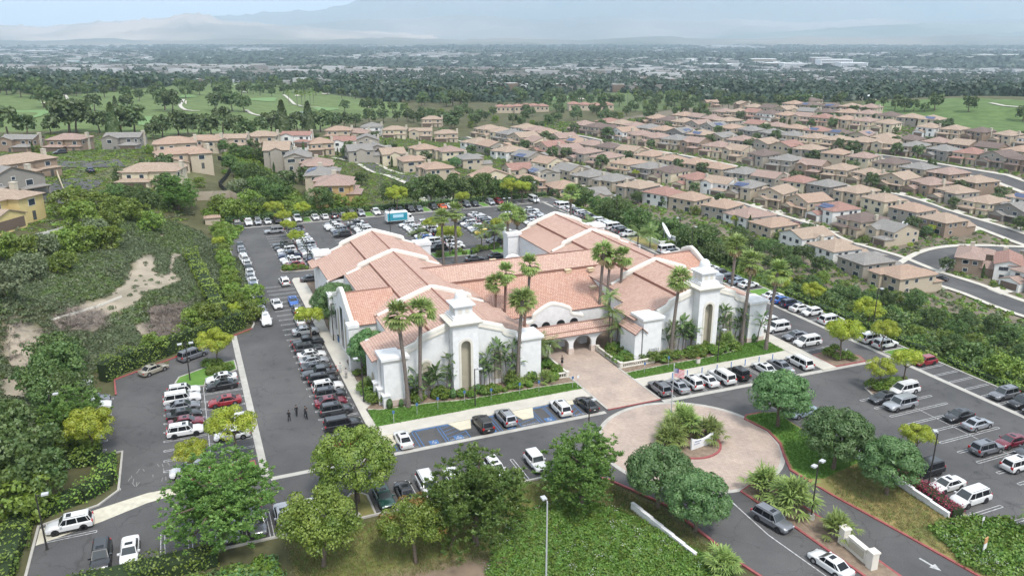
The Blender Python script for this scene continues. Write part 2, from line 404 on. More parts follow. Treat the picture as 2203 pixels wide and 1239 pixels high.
def groundmat():
    m, N, K, b = _nt('terrain')
    b.inputs['Roughness'].default_value = 0.95; b.inputs['Specular IOR Level'].default_value = 0.1
    at = N.new('ShaderNodeVertexColor'); at.layer_name = 'Col'
    tc = N.new('ShaderNodeTexCoord'); no = N.new('ShaderNodeTexNoise'); no.inputs['Scale'].default_value=0.12; no.inputs['Detail'].default_value=9; no.inputs['Roughness'].default_value=0.7
    K.new(tc.outputs['Object'], no.inputs['Vector'])
    r = N.new('ShaderNodeValToRGB'); r.color_ramp.elements[0].color=(0.72,0.74,0.7,1); r.color_ramp.elements[1].color=(1.25,1.22,1.2,1)
    r.color_ramp.elements[0].position=0.36; r.color_ramp.elements[1].position=0.64
    K.new(no.outputs['Fac'], r.inputs['Fac'])
    mx = N.new('ShaderNodeMix'); mx.data_type='RGBA'; mx.blend_type='MULTIPLY'; mx.inputs['Factor'].default_value=1
    K.new(at.outputs['Color'], mx.inputs['A']); K.new(r.outputs['Color'], mx.inputs['B']); K.new(mx.outputs['Result'], b.inputs['Base Color'])
    return m
M['terrain'] = groundmat()
LEAF = {
 'camphor': leafmat('dense_blue_green_leaves', (0.060,0.135,0.040), (0.150,0.260,0.095), 0.9),
 'lime': leafmat('yellow_green_leaves', (0.17,0.25,0.02), (0.40,0.43,0.045), 0.8, 0.3, 0.12),
 'olive': leafmat('olive_green_leaves', (0.080,0.145,0.020), (0.22,0.29,0.05), 0.6),
 'pine': leafmat('pine_needles', (0.060,0.135,0.028), (0.17,0.27,0.06), 0.7),
 'darkpine': leafmat('dark_slope_pine_needles', (0.042,0.095,0.025), (0.125,0.185,0.05), 0.5),
 'shrub': leafmat('grey_green_shrub_leaves', (0.085,0.115,0.055), (0.18,0.205,0.11), 0.7),
 'mat': leafmat('low_trailing_shrub_leaves', (0.060,0.088,0.038), (0.145,0.170,0.085), 0.3),
 'lush': leafmat('bright_ground_cover_leaves', (0.075,0.165,0.025), (0.18,0.31,0.055), 0.35, 0.3, 0.15),
 'hedge': leafmat('hedge_leaves', (0.065,0.14,0.020), (0.21,0.29,0.045), 0.5),
 'hillgreen': leafmat('hillside_green_leaves', (0.060,0.105,0.025), (0.150,0.195,0.060), 0.3),
 'limehedge': leafmat('clipped_yellow_green_leaves', (0.14,0.22,0.03), (0.26,0.34,0.06), 0.5),
 'autumn': leafmat('orange_tinged_leaves', (0.20,0.13,0.03), (0.30,0.20,0.06), 0.9),
 'red': leafmat('magenta_bougainvillea_leaves', (0.20,0.01,0.04), (0.32,0.03,0.09), 0.9),
 'palm': leafmat('fan_palm_leaves', (0.12,0.19,0.045), (0.29,0.36,0.11), 0.8),
 'deadpalm': leafmat('dead_palm_leaves', (0.30,0.22,0.11), (0.48,0.38,0.22), 0.8, 0.2, 0.1),
 'queen': leafmat('feather_palm_leaves', (0.10,0.18,0.045), (0.23,0.30,0.10), 0.8),
 'strelitzia': leafmat('bird_of_paradise_leaves', (0.06,0.125,0.04), (0.17,0.25,0.09), 0.8),
 'purple': leafmat('purple_grey_leaves', (0.07,0.045,0.055), (0.12,0.085,0.095), 0.8),
 'flower': leafmat('white_flowers', (0.45,0.47,0.42), (0.65,0.66,0.60), 0.8),
 'far': leafmat('distant_tree_leaves', (0.022,0.045,0.028), (0.060,0.090,0.050), 0.02),
 'park': leafmat('golf_course_tree_leaves', (0.040,0.080,0.025), (0.130,0.170,0.060), 0.25),
 'twig': leafmat('dry_grey_brush_twigs', (0.13,0.105,0.09), (0.24,0.20,0.17), 0.8, 0.05),
}
# ------------------------------------------------------------------ terrain
def pip(px, py, poly):
    px = np.asarray(px); py = np.asarray(py)
    ins = np.zeros(px.shape, bool); n = len(poly)
    for i in range(n):
        x1,y1 = poly[i]; x2,y2 = poly[(i+1)%n]
        c = ((y1>py)!=(y2>py)) & (px < (x2-x1)*(py-y1)/(y2-y1+1e-12)+x1)
        ins ^= c
    return ins
def seen(poly):
    """a region given by its corners in the photograph, laid on the terrain"""
    return [hit(a,b)[:2] for a,b in poly]
def lines(segs):
    out=[]
    for a,b,st in segs: out += list(np.arange(a,b-1e-6,st))
    return np.array(sorted(set(np.round(out,3))))
def geo(start, stop, first, g=1.10):
    r=[]; x=start; s=first
    while abs(x)<abs(stop):
        r.append(x); x += s*(1 if stop>start else -1); s*=g
    r.append(stop); return r
gu = sorted(set(np.round(np.concatenate([geo(-130,-26000,4,1.09)[::-1], lines([(-130,200,2.0),(200,560,5.0)]), geo(560,26000,6,1.09)]),2)))
gv = sorted(set(np.round(np.concatenate([geo(-80,-900,4,1.25)[::-1], lines([(-80,160,2.0),(160,900,5.0)]), geo(900,32000,6,1.07)]),2)))
GU, GV = np.meshgrid(gu, gv)
TX = O0[0]+GU*CA-GV*SA; TY = O0[1]+GU*SA+GV*CA
TZ = height(TX, TY)
TZ = np.where(flat_dist(GU,GV)<0.01, -0.06, TZ)
_dist = np.sqrt(TX**2+TY**2)
TZ -= np.clip((_dist-1500)/1500,0,1)*0.0
def C(*c): return np.array(c, float)
tcol = np.zeros(TX.shape+(3,)); tcol[:] = C(0.085,0.085,0.045)
def paint(mask, c): tcol[mask] = C(*c)
rng = np.random.default_rng(4)
far = _dist > 1000
paint(far, (0.055,0.070,0.042))
# neighbourhood soil and gardens
hood = pip(TX, TY, seen([(1060,300),(1300,262),(1560,225),(1800,222),(2000,265),(2230,300)])+[(700,300),(400,60),W(100,0),W(95,110),W(90,150)])
paint(hood, (0.15,0.13,0.10))
golfL = pip(TX, TY, seen([(0,196),(110,212),(200,200),(330,190),(460,178),(560,182),(720,205),(870,222),(880,250),(730,262),(600,285),(420,285),(330,300),(0,285)])+[(-620,600)])
paint(golfL, (0.105,0.145,0.055))
GOLFR=(lambda c:[hit(1850,241)[:2],hit(2000,263)[:2],hit(2120,301)[:2],hit(2203,318)[:2],(700,520)]+[(hit(a,b)[0]*1.1,hit(a,b)[1]*1.1) for a,b in c])([(2203,228),(2060,228),(1930,229),(1860,233)])
golfR = pip(TX, TY, GOLFR)
paint(golfR, (0.088,0.135,0.048))
golfM = pip(TX, TY, seen([(1130,236),(1200,206),(1330,200),(1500,205),(1530,232),(1300,240)]))
paint(golfM, (0.090,0.122,0.050))
fld = pip(TX, TY, seen([(0,92),(330,92),(480,108),(330,120),(0,128)])+[(-9000,6000)])
paint(fld, (0.14,0.12,0.09))
fld = pip(TX, TY, seen([(1130,84),(1600,80),(1670,92),(1500,98),(1130,100)]))
paint(fld, (0.17,0.145,0.11))
lushp = [W(-40,-60),W(-29,-33),W(-23,-24.5),W(-20,-21.5),W(-11.5,-20),W(-6,-29),W(-3.5,-36),W(-3,-60)]
paint(pip(TX,TY,lushp), (0.085,0.16,0.03))
paint(pip(TX,TY,[W(-44,-16.4),W(-8,-16.4),W(-7,-24),W(-22,-24),W(-34,-25),W(-44,-24)]), (0.14,0.15,0.05))
paint(pip(TX,TY,[W(-40,-25),W(-34,-25),W(-22,-24),W(-9,-23),W(-11,-26),W(-22,-28),W(-26,-36),W(-40,-33)]), (0.19,0.145,0.11))
paint(pip(TX,TY,[W(62.6,-80),W(66,-80),W(66,140),W(62.6,140)]), (0.12,0.13,0.055))
DIRT = [[(250,665),(280,700),(330,690),(390,720),(385,735),(320,735),(240,660)],[(120,700),(150,662),(230,636),(258,612),(285,565),(310,545),(340,552),(330,582),(350,590),(385,592),(398,606),(350,622),(310,632),(300,655),(250,672),(215,690),(160,715)],
 [(0,740),(40,700),(80,690),(100,720),(130,760),(100,790),(20,800)],[(320,480),(345,500),(360,515),(345,515)],[(365,540),(395,550),(380,560),(372,600),(362,600)],[(0,812),(60,820),(80,850),(40,862),(0,860)],
 [(70,975),(100,990),(130,1030),(100,1020)],[(400,680),(430,700),(440,680),(420,650)],[(0,1160),(50,1175),(40,1190),(0,1180)]]
for d in DIRT: paint(pip(TX,TY,seen(d)), (0.27,0.235,0.19))
paint(pip(TX,TY,seen([(110,680),(200,665),(235,690),(200,720),(120,710)])), (0.20,0.17,0.15))
paint(pip(TX,TY,seen([(0,300),(120,300),(300,300),(430,330),(440,400),(330,470),(220,450),(150,400),(100,470),(0,500)])), (0.11,0.115,0.06))
paint(pip(TX,TY,seen([(320,660),(400,650),(410,690),(385,745),(330,735),(310,700)])), (0.18,0.15,0.13))
terr = link('ground', grid_mesh('ground', TX, TY, TZ, M['terrain'], tcol)); tag(terr, kind='structure')

def sheet(name, poly, z, m, holes=None, kind='structure'):
    mb = MB(); mb.poly([(*W(u,v), z) for u,v in poly]); o = mb.build(name, m)
    # keep faces looking up
    if o.data.polygons[0].normal.z < 0: o.data.flip_normals()
    return tag(o, kind=kind)
def slab(name, poly, z, m, side=None):
    """raised pavement with its own edges"""
    a = sum(poly[i][0]*poly[(i+1)%len(poly)][1]-poly[(i+1)%len(poly)][0]*poly[i][1] for i in range(len(poly)))
    if a < 0: poly = poly[::-1]
    mb = MB(); mb.prism([W(u,v) for u,v in poly], -0.05, z)
    return tag(mb.build(name, m), kind='structure')
def kerb(name, pts, m, w=0.28, h=0.15, closed=False):
    P = [Vector((*W(u,v),0)) for u,v in pts]
    if closed: P.append(P[0])
    mb = MB(); L1=[];R1=[]
    for i,p in enumerate(P):
        a = P[i-1] if i else (P[-2] if closed else p); b = P[i+1] if i+1<len(P) else (P[1] if closed else p)
        d = (b-a).normalized(); n = Vector((-d.y,d.x,0))*w/2
        L1.append(p+n); R1.append(p-n)
    for i in range(len(P)-1):
        a,b,c,d = L1[i],L1[i+1],R1[i+1],R1[i]
        up = Vector((0,0,h)); dn=Vector((0,0,-0.05))
        mb.quad(a+up,d+up,c+up,b+up); mb.quad(a+dn,a+up,b+up,b+dn); mb.quad(d+up,d+dn,c+dn,c+up)
    return tag(mb.build(name, m), kind='structure')
def band(name, pts, w, z, m):
    P=[Vector((*W(u,v),z)) for u,v in pts]; mb=MB(); LL=[];RR=[]
    for i,p in enumerate(P):
        d=(P[min(i+1,len(P)-1)]-P[max(i-1,0)]).normalized(); n=Vector((-d.y,d.x,0))*w/2
        LL.append(p+n); RR.append(p-n)
    for i in range(len(P)-1): mb.quad(RR[i],RR[i+1],LL[i+1],LL[i])
    return tag(mb.build(name,m), kind='structure')
ASPH = [(-69,-15.6),(-69,-3.6),(-63.2,-1.6),(-61.2,1.0),(-61.2,11),(-68.6,11),(-68.6,29.6),(-62.9,30),(-63.4,36.2),(-44.9,48.8),(-41.2,51.6),(-40.6,54),(-41,142),(62.5,142),(62.5,-78),
        (27,-78),(24,-62),(3,-62),(-0.4,-43),(-1.4,-38.7),(-2.4,-27),(-6,-19.5),(-9.5,-16)]
sheet('car_park_asphalt', ASPH, 0.0, M['asphalt'])
kerb('concrete_kerb', [(-69,-15.6),(-9.5,-16)], M['gutter'])
kerb('concrete_kerb', [(-69,-15.6),(-69,-3.6),(-63.2,-1.6),(-61.2,1.0),(-61.2,11),(-68.6,11),(-68.6,29.6)], M['gutter'])
kerb('red_kerb', [(-62.9,30),(-63.4,36.2),(-44.9,48.8),(-41.2,51.6)], M['redkerb'])
kerb('concrete_kerb', [(-41.2,51.6),(-40.6,54),(-41,142),(62.5,142),(62.5,-78)], M['gutter'])
kerb('red_kerb', [(-9.5,-16),(-6,-19.5),(-2.4,-27),(-1.4,-38.7),(-0.4,-43),(3,-62)], M['redkerb'])
# concrete gutters
band('concrete_gutter', [(-44.6,-2.6),(-44.6,49)], 0.95, 0.006, M['gutter'])
band('concrete_gutter', [(-44.1,-3.3),(2.6,-3.4)], 0.8, 0.006, M['gutter'])
band('concrete_gutter', [(12.2,-3.6),(43,-4.1),(56.4,-4.3)], 0.9, 0.006, M['gutter'])
band('concrete_gutter', [(56.9,-78),(56.9,134.5)], 0.9, 0.006, M['gutter'])
band('concrete_gutter', [(-40.8,135.3),(58.5,135.3)], 0.7, 0.010, M['gutter'])
sheet('concrete_flume', [(-68.8,-4.2),(-63.0,-2.3),(-58,-0.9),(-53.6,-1.0),(-53.6,-2.3),(-58,-3.2),(-62.5,-5.2),(-68.8,-7.4)], 0.014, mat('sandy_flume_concrete',(0.46,0.43,0.35),0.9,0.15,1.2))
# walks
side_walk = [(-30.2,5.4),(-30.2,79.2),(-29.6,80.7),(-28.2,80.7),(-27.5,79.2),(-27.5,60),(-28.3,47.5),(-28.3,43.5),(-26.9,43.2),(-26.9,31),(-28.2,29.5),(-28.3,20.6),(-26.8,20.2),(-26.8,18.6),(-28.4,18.2),(-28.2,14.4),(-27.6,12.6),(-29.2,10.6),(-28.9,4.8),(-30.2,2.0)]
slab('side_pavement', side_walk, 0.13, M['concrete'])
slab('front_pavement', [(-30.1,1.9),(3.2,1.9),(3.2,4.75),(-28.8,4.75)], 0.127, M['concrete'])
slab('front_pavement', [(12.1,1.9),(42.3,1.9),(42.3,4.9),(12.1,4.75)], 0.127, M['concrete'])
slab('side_pavement', [(42.4,-4.0),(45.2,-4.0),(45.2,14.0),(42.4,14.0)], 0.13, M['concrete'])
for a in ([(-30.1,-2.9),(-24.7,1.85),(-30.1,1.85)], [(-19.6,1.85),(-18.6,-0.6),(-17.0,-0.6),(-16.2,1.85)], [(-10.4,1.85),(-9.4,-1.0),(-7.7,-1.0),(-6.6,1.85)],[(-2.1,1.85),(-1.6,0.6),(-0.5,0.6),(-0.1,1.85)]):
    slab('pavement_ramp', a, 0.10, mat('pale_ramp_concrete',(0.50,0.46,0.36),0.9,0.08,1.0) if 'ramp' not in M else M['ramp'])
slab('lamp_pad', [(-15.9,4.75),(-15.1,6.2),(-13.4,6.2),(-12.6,4.75)], 0.131, M['concrete'])
slab('lamp_pad', [(26.8,4.9),(27.6,6.2),(29.4,6.2),(30.2,4.9)], 0.131, M['concrete'])
# plaza and turning circle
slab('entrance_plaza', [(3.2,-2.9),(3.2,24),(12.1,24),(12.1,-2.9)], 0.12, M['paver'])
kerb('concrete_kerb', [(3.2,-2.9),(3.2,9.4)], M['gutter'], 0.3, 0.17); kerb('concrete_kerb', [(12.1,-2.9),(12.1,9.4)], M['gutter'], 0.3, 0.17)
kerb('red_kerb', [(3.2,-3.0),(12.1,-3.0)], M['redkerb'], 0.16, 0.125)
CIR = (8.4,-15.6)
def circ(r, n=72, c=CIR, a0=0, a1=2*math.pi): return [(c[0]+r*math.cos(a0+(a1-a0)*i/n), c[1]+r*math.sin(a0+(a1-a0)*i/n)) for i in range(n)]
sheet('turning_circle', circ(11.8), 0.012, M['paver'])
band('concrete_gutter', circ(12.0)+[circ(12.0)[0]], 0.6, 0.016, M['gutter'])
slab('round_island', circ(4.1,48), 0.14, M['mulch']); kerb('red_kerb', circ(4.15,48), M['redkerb'], closed=True)
band('median_line', [(-61.0,1),(-61,1.5)], 0.1, 0.004, M['whitepaint'])
# lawns and beds
slab('lawn_strip', [(-29.0,4.8),(3.05,4.8),(3.05,7.2),(-4,7.7),(-15,7.9),(-20,8.9),(-27.5,9.6),(-28.9,10.4)], 0.15, M['lawn'])
slab('planting_bed', [(-28.9,10.5),(-27.5,9.7),(-20,9.0),(-15,8.0),(-4,7.8),(3.05,7.3),(3.05,26),(-2,26),(-2,11.7),(-26.5,11.7),(-26.8,20),(-28.3,18)], 0.11, M['mulch'])
slab('planting_bed', [(-28.2,20.6),(-28.1,29.4),(-26.8,31),(-20,31),(-20,20.3),(-26.7,20.3)], 0.105, M['mulch'])
slab('planting_bed', [(-28.2,43.6),(-28.2,47.5),(-27.4,60),(-27.4,79),(-20,79),(-20,43.6)], 0.105, M['mulch'])
slab('lawn_strip', [(12.25,4.9),(42.3,4.95),(42.3,10.4),(35.5,10.4),(34.6,8.0),(28,7.4),(20,7.5),(12.25,7.2)], 0.15, M['lawn'])
slab('planting_bed', [(12.25,7.3),(20,7.6),(28,7.5),(34.5,8.1),(35.4,10.5),(42.3,10.5),(42.3,14),(43,26),(17,26),(12.25,26)], 0.11, M['mulch'])
for e in ([(-28.9,10.45),(-27.5,9.65),(-20,8.95),(-15,7.95),(-4,7.75),(3.05,7.25)], [(12.25,7.25),(20,7.55),(28,7.45),(34.55,8.05),(35.45,10.45)]):
    kerb('bed_edging', e, M['concrete'], 0.16, 0.2)
# islands in the car park
def island(pts, m, km=None, z=0.14):
    slab('planting_island', pts, z, m); kerb('red_kerb' if km is M['redkerb'] else 'concrete_kerb', pts, km or M['gutter'], closed=True, w=0.26, h=0.155)
island([(45.3,-3.7),(45.3,1.6),(49.4,1.6),(51.6,0.2),(52.2,-2.0),(51.6,-3.8)], M['mulch'], M['redkerb'])
island([(42.6,-13.8),(43.4,-11.8),(52.0,-11.6),(53.0,-12.8),(52.0,-14.0),(43.4,-14.2)], M['mulch'])
island([(57.5,-4.6),(57.5,-2.0),(62.4,-2.0),(62.4,-6.4),(58.6,-6.4)], M['lawn'])
island([(57.5,30.6),(57.5,34.4),(62.4,34.4),(62.4,30.6)], M['lawn'])
island([(57.5,69.8),(57.5,83.5),(62.4,83.5),(62.4,69.8)], M['drylawn'])
island([(-36.6,-15.9),(-36.6,-11.6),(-35.8,-10.6),(-34.8,-10.6),(-34.0,-11.6),(-34.0,-15.9)], M['drylawn'])
island([(-50.3,27.9),(-50.3,29.4),(-49.2,36),(-45.4,36.4),(-45.4,32.6),(-50.2,29.5)][::1] if False else [(-50.4,28.4),(-52.6,28.8),(-54.6,31.0),(-54.0,33.2),(-48.8,36.4),(-45.4,37.0),(-45.3,33.0),(-50.2,30.0)], M['lawn'])
island([(-51.5,-1.2),(-53.5,0.4),(-53.2,1.6) ,(-45.5,1.8),(-45.4,-2.0)], M['lawn'], M['redkerb'])
island([(-31.4,87.2),(-31.6,88.4),(-18.8,88.6),(-18.8,85.6),(-28,86.0)], M['mulch'])
island([(4.6,84.2),(4.6,88.8),(15.0,88.8),(15.6,86.2),(15.0,84.0)], M['lawn'])
island([(19.5,82.8),(19.5,88.2),(30.5,88.2),(30.5,82.8)], M['lawn'])
for x in (-17.8,0.6,18.4,29.3,37.6): island([(x-1.2,136.0),(x-1.2,141.8),(x+1.2,141.8),(x+1.2,136.0)], M['lawn'])
slab('drive_lawn', [(19.9,-12.9),(20.6,-12.2),(23.1,-12.4),(25.0,-13.0),(25.0,-21),(27.6,-24),(27.8,-46),(29,-52),(29,-76),(24.2,-62),(20.9,-56),(19.6,-49.8),(18.4,-41.8),(16.9,-33),(16.2,-26.4),(17.6,-23.8),(19.6,-20.5),(20.5,-17)], 0.145, M['drylawn'])
slab('green_lawn', [(20.1,-12.8),(20.7,-12.5),(23.0,-12.6),(24.8,-13.2),(24.8,-21.2),(25.8,-28.2),(18.5,-29.6),(16.7,-29.0),(16.5,-26.5),(17.9,-23.8),(19.9,-20.5),(20.7,-17)], 0.16, M['lawn'])
kerb('red_kerb', [(23.1,-12.3),(20.6,-12.1),(19.7,-12.9),(20.4,-17),(19.5,-20.5),(17.5,-23.8),(16.1,-26.4),(16.8,-33),(18.3,-41.8),(19.5,-49.8),(20.8,-56),(24,-62)], M['redkerb'])
slab('drive_median', [(7.4,-27.9),(9.2,-27.4),(11.0,-28.2),(11.6,-31),(12.0,-36),(12.0,-45),(12.4,-56),(10.2,-56),(9.0,-45.7),(8.3,-36)], 0.14, M['mulch'])
kerb('red_kerb', [(7.3,-27.9),(9.2,-27.3),(11.1,-28.1),(11.7,-31),(12.1,-36),(12.1,-45),(12.5,-56),(10.1,-56),(8.9,-45.7),(8.2,-36)], M['redkerb'], closed=True)
# painted stall lines
def marks():
    mb = MB(); z=0.006
    def ln(a,b,w=0.10):
        p=Vector((*W(*a),z)); q=Vector((*W(*b),z)); d=(q-p).normalized(); n=Vector((-d.y,d.x,0))*w/2
        mb.quad(p+n,p-n,q-n,q+n)
    def hair_u(u0,u1,v, open_hi=True):          # double line along u
        ln((u0,v-.2),(u1,v-.2)); ln((u0,v+.2),(u1,v+.2)); e=u0 if open_hi else u1; ln((e,v-.2),(e,v+.2))
    def hair_v(v0,v1,u, lo=True):
        ln((u-.2,v0),(u-.2,v1)); ln((u+.2,v0),(u+.2,v1)); e=v0 if lo else v1; ln((u-.2,e),(u+.2,e))
    for i in range(27): hair_u(-36.0,-30.4, 4.6+2.75*i)
    for i in range(9): hair_u(-56.2,-50.7, 3.5+2.75*i) ; hair_u(-50.5,-45.2, 5.9+2.75*i, False)
    ln((-50.6,2.5),(-50.6,28.2))
    for i in range(7): hair_u(-68.4,-63.2, 12.4+2.75*i, False)
    hair_u(-68.9,-63.0,-7.0,False)
    for i in range(19):
        u=-61.8+2.75*i
        if not -36.8<u<-33.8: hair_v(-15.6,-10.4,u,False)
    for u in np.arange(14.6,41,2.85): hair_v(-3.1,1.8,u)
    for i in range(13): hair_u(57.4,62.3,-1.4+2.75*i,True)
    for i in range(28):
        v=36.8+2.75*i
        if not 68<v<84: hair_u(57.4,62.3,v)
    for i in range(27): hair_u(57.4,62.3,-7.0-2.75*i)
    for i in range(6): hair_u(45.4,50.8,14.6-2.75*i,False)
    for i in range(19):
        v=-14.8-2.75*i; hair_u(39.4,44.9,v); hair_u(45.1,50.6,v,False)
    for i in range(15): hair_u(28.0,33.2,-31-2.75*i,False)
    ln((45,-14.8),(45,-66))
    for (a,b) in ((-30.9,-25.4),(-25.2,-19.9),(-14.6,-9.0),(-8.8,-3.4),(4.6,10),(10.2,15.3),(20.6,26.2),(26.4,32),(38.2,43.4),(43.6,49)):
        for i in range(16): hair_u(a,b,89.4+2.75*i)
    for u in (-25.3,-8.9,10.1,26.3,43.5): ln((u,89),(u,132))
    for i in range(36):
        u=-38.8+2.75*i; hair_v(136,141.5,u)
    # drive lane line and arrows
    ln((5.0,-28.5),(4.6,-36),0.14); ln((4.6,-36),(5.6,-46),0.14); ln((5.6,-46),(8.6,-60),0.14)
    mb2=MB()
    o=mb.build('stall_lines', M['whitepaint']); tag(o, kind='structure')
    def arrow(u,v,ang):
        m3=MB(); R=Matrix.Rotation(ang,4,'Z')
        for poly in ([(-.12,-1.2),(.12,-1.2),(.12,.2),(-.12,.2)],[(-.5,.2),(.5,.2),(0,1.2)]):
            m3.poly([tuple(R@Vector((x,y,0.007))) for x,y in poly])
        x,y=W(u,v); m3.build('lane_arrow', M['whitepaint'], None,(x,y,0),ANG)['kind']='structure'
    arrow(2.0,-44.6,math.radians(8)); arrow(16.6,-46.5,math.radians(188))
    # accessible stalls, painted blue
    mb=MB(); z=0.008
    for a,b in (((-28.0,-2.6),(-28.0,1.6)),((-24.9,-2.9),(-24.9,1.8)),((-24.4,-2.9),(-24.4,1.8)),((-21.3,-2.9),(-21.3,1.8)),((-20.9,-2.9),(-20.9,1.8)),((-17.9,-2.9),(-17.9,1.2)),((-13.6,-2.9),(-13.6,1.8)),((-13.2,-2.9),(-13.2,1.8)),
                ((-10.3,-2.9),(-10.3,1.8)),((-7.4,-2.9),(-7.4,1.2)),((-7.0,-2.9),(-7.0,1.2)),((-5.2,-2.9),(-5.2,1.8)),((-4.9,-2.9),(-4.9,1.8)),((-1.9,-2.9),(-1.9,1.8)),((-0.6,-2.9),(-0.6,0.6))):
        ln(a,b,0.13)
    for u0,u1 in ((-28.0,-25.2),(-20.9,-18.0),(-10.3,-7.5),(-1.9,-0.7)):
        for k in range(5):
            v=-2.9+0.95*k; ln((u0,v),(u1,v+0.9),0.11)
    ln((-24.8,1.7),(-18.0,1.7),0.35); ln((-16.2,1.7),(-10.4,1.7),0.35); ln((-6.6,1.7),(-2.0,1.7),0.35)
    tag(mb.build('blue_stall_lines', M['bluepaint']), kind='structure')
    for u in (-22.9,-19.4,-14.6,-11.8,-5.9,-3.4,0.9):
        v=-2.3
        s=MB(); s.quad((-.62,-.55,.010),(.62,-.55,.010),(.62,.55,.010),(-.62,.55,.010))
        x,y=W(u,v); s.build('blue_stall_square', M['bluepaint'],None,(x,y,0),ANG)['kind']='structure'
        s=MB(); z0=.014                                   # wheelchair symbol: head, back, seat, leg, wheel
        s.poly([(.0+.09*math.cos(t),.38+.09*math.sin(t),z0) for t in np.linspace(0,6.28,9)[:-1]])
        s.quad((-.05,.28,z0),(-.05,-.02,z0),(.05,-.02,z0),(.05,.28,z0)); s.quad((.05,.05,z0),(.05,-.04,z0),(.28,-.04,z0),(.28,.05,z0)); s.quad((.24,-.04,z0),(.2,-.34,z0),(.3,-.34,z0),(.34,-.04,z0))
        ts=np.linspace(math.radians(110),math.radians(350),11)
        for i in range(10):
            a,b=ts[i],ts[i+1]; s.quad(*[(r*math.cos(t)-.02,r*math.sin(t)-.12,z0) for r,t in ((.2,a),(.27,a),(.27,b),(.2,b))])
        s.build('wheelchair_symbol', M['whitepaint'],None,(x,y,0),ANG)['kind']='structure'
marks()
def text_mesh(s, size, m, depth=0.0, align='CENTER'):
    cu = bpy.data.curves.new('lettering','FONT'); cu.body = s; cu.size = size; cu.extrude = depth; cu.align_x = align; cu.align_y='CENTER'; cu.resolution_u = 3
    ob = bpy.data.objects.new('lettering', cu)
    me = bpy.data.meshes.new_from_object(ob); bpy.data.objects.remove(ob); bpy.data.curves.remove(cu)
    me.materials.clear(); me.materials.append(m); return me
_np = text_mesh('NO PARKING', 0.42, M['whitepaint'])
for u in (-26.4,-19.4,-8.9,-1.3):
    x,y=W(u,-2.6 if u<-9 or u>-5 else -2.6); o=link('road_lettering', _np, None,(x,y,0.015),ANG); o['kind']='structure'
# pale scuffs where the flume crosses
mb=MB()
rs=random.Random(3)
for i in range(26):
    u=-62+rs.random()*9; v=1.0+rs.random()*4.5; l=.3+rs.random()*.9; a=rs.uniform(1.2,1.9)
    p=Vector((*W(u,v),0.005)); d=Vector((math.cos(a+ANG),math.sin(a+ANG),0)); n=Vector((-d.y,d.x,0))*.05
    mb.quad(p-n,p+n,p+d*l+n,p+d*l-n)
tag(mb.build('tyre_scuffs', mat('pale_dusty_scuff',(0.19,0.185,0.175),.9)), kind='structure')

# streets draped on the hillside
def smooth_path(P, st):
    P=[np.array(p,float) for p in P]; out=[]
    for i in range(len(P)-1):
        p0=P[max(i-1,0)];p1=P[i];p2=P[i+1];p3=P[min(i+2,len(P)-1)]
        n=max(2,int(np.linalg.norm(p2-p1)/st))
        for k in range(n):
            t=k/n; out.append(0.5*((2*p1)+(-p0+p2)*t+(2*p0-5*p1+4*p2-p3)*t*t+(-p0+3*p1-3*p2+p3)*t**3))
    out.append(P[-1]); return np.array(out)
def offset_path(P, d):
    T=np.gradient(P,axis=0); T/=np.linalg.norm(T,axis=1)[:,None]+1e-9
    return P+np.stack([T[:,1],-T[:,0]],-1)*d
def drape(name, P, w, m, off=0.22, ww=None, kind='structure'):
    P=np.asarray(P); n=4
    cols=[offset_path(P, (k/n-.5)*w) for k in range(n+1)]
    mb=MB(); idx=[]; pts=[]
    Z=[height(c[:,0],c[:,1])+off for c in cols]
    for i in range(len(P)): pts += [(cols[k][i][0],cols[k][i][1],float(Z[k][i])) for k in range(n+1)]
    fs=[(i*(n+1)+k,(i+1)*(n+1)+k,(i+1)*(n+1)+k+1,i*(n+1)+k+1) for i in range(len(P)-1) for k in range(n)]
    mb.add(pts,fs); o=mb.build(name,m,smooth=40)
    if o.data.polygons[0].normal.z<0: o.data.flip_normals()
    return tag(o,kind=kind)
STREET = [hit(*p)[:2] for p in [(985,297),(1022,307),(1143,338),(1281,375),(1435,415),(1548,437),(1666,471),(1751,498)]]+[W(191,128),W(190.5,92.3),W(190.2,62),W(190,20)]
ST_P = smooth_path(STREET, 5.0)[::-1]        # from the near right end to the far left end
def street(name, P, w=9.5):
    drape(name, P, w, M['asphalt'], 0.26)
    for s in (-1,1):
        drape('street_pavement', offset_path(P, s*(w/2+1.3)), 2.4, M['concrete'], 0.40)
street('street', ST_P, 11.5)
LSTREET = smooth_path([hit(*p)[:2] for p in [(735,338),(790,352),(874,383),(915,405),(950,440)]],5.0)
street('street', LSTREET, 8.5)
CUL = smooth_path([hit(120,352)[:2],hit(240,350)[:2],hit(195,385)[:2],hit(120,440)[:2]],4.0)
drape('street', [hit(70,352)[:2],hit(130,355)[:2],hit(200,355)[:2],hit(262,352)[:2]], 11, M['asphalt'], 0.3); drape('street', CUL[len(CUL)//2:], 9, M['asphalt'], 0.34)
SIDE = smooth_path([W(193,104),W(215,112),W(243,110),W(262,96)],5.0); street('side_street', SIDE, 11)
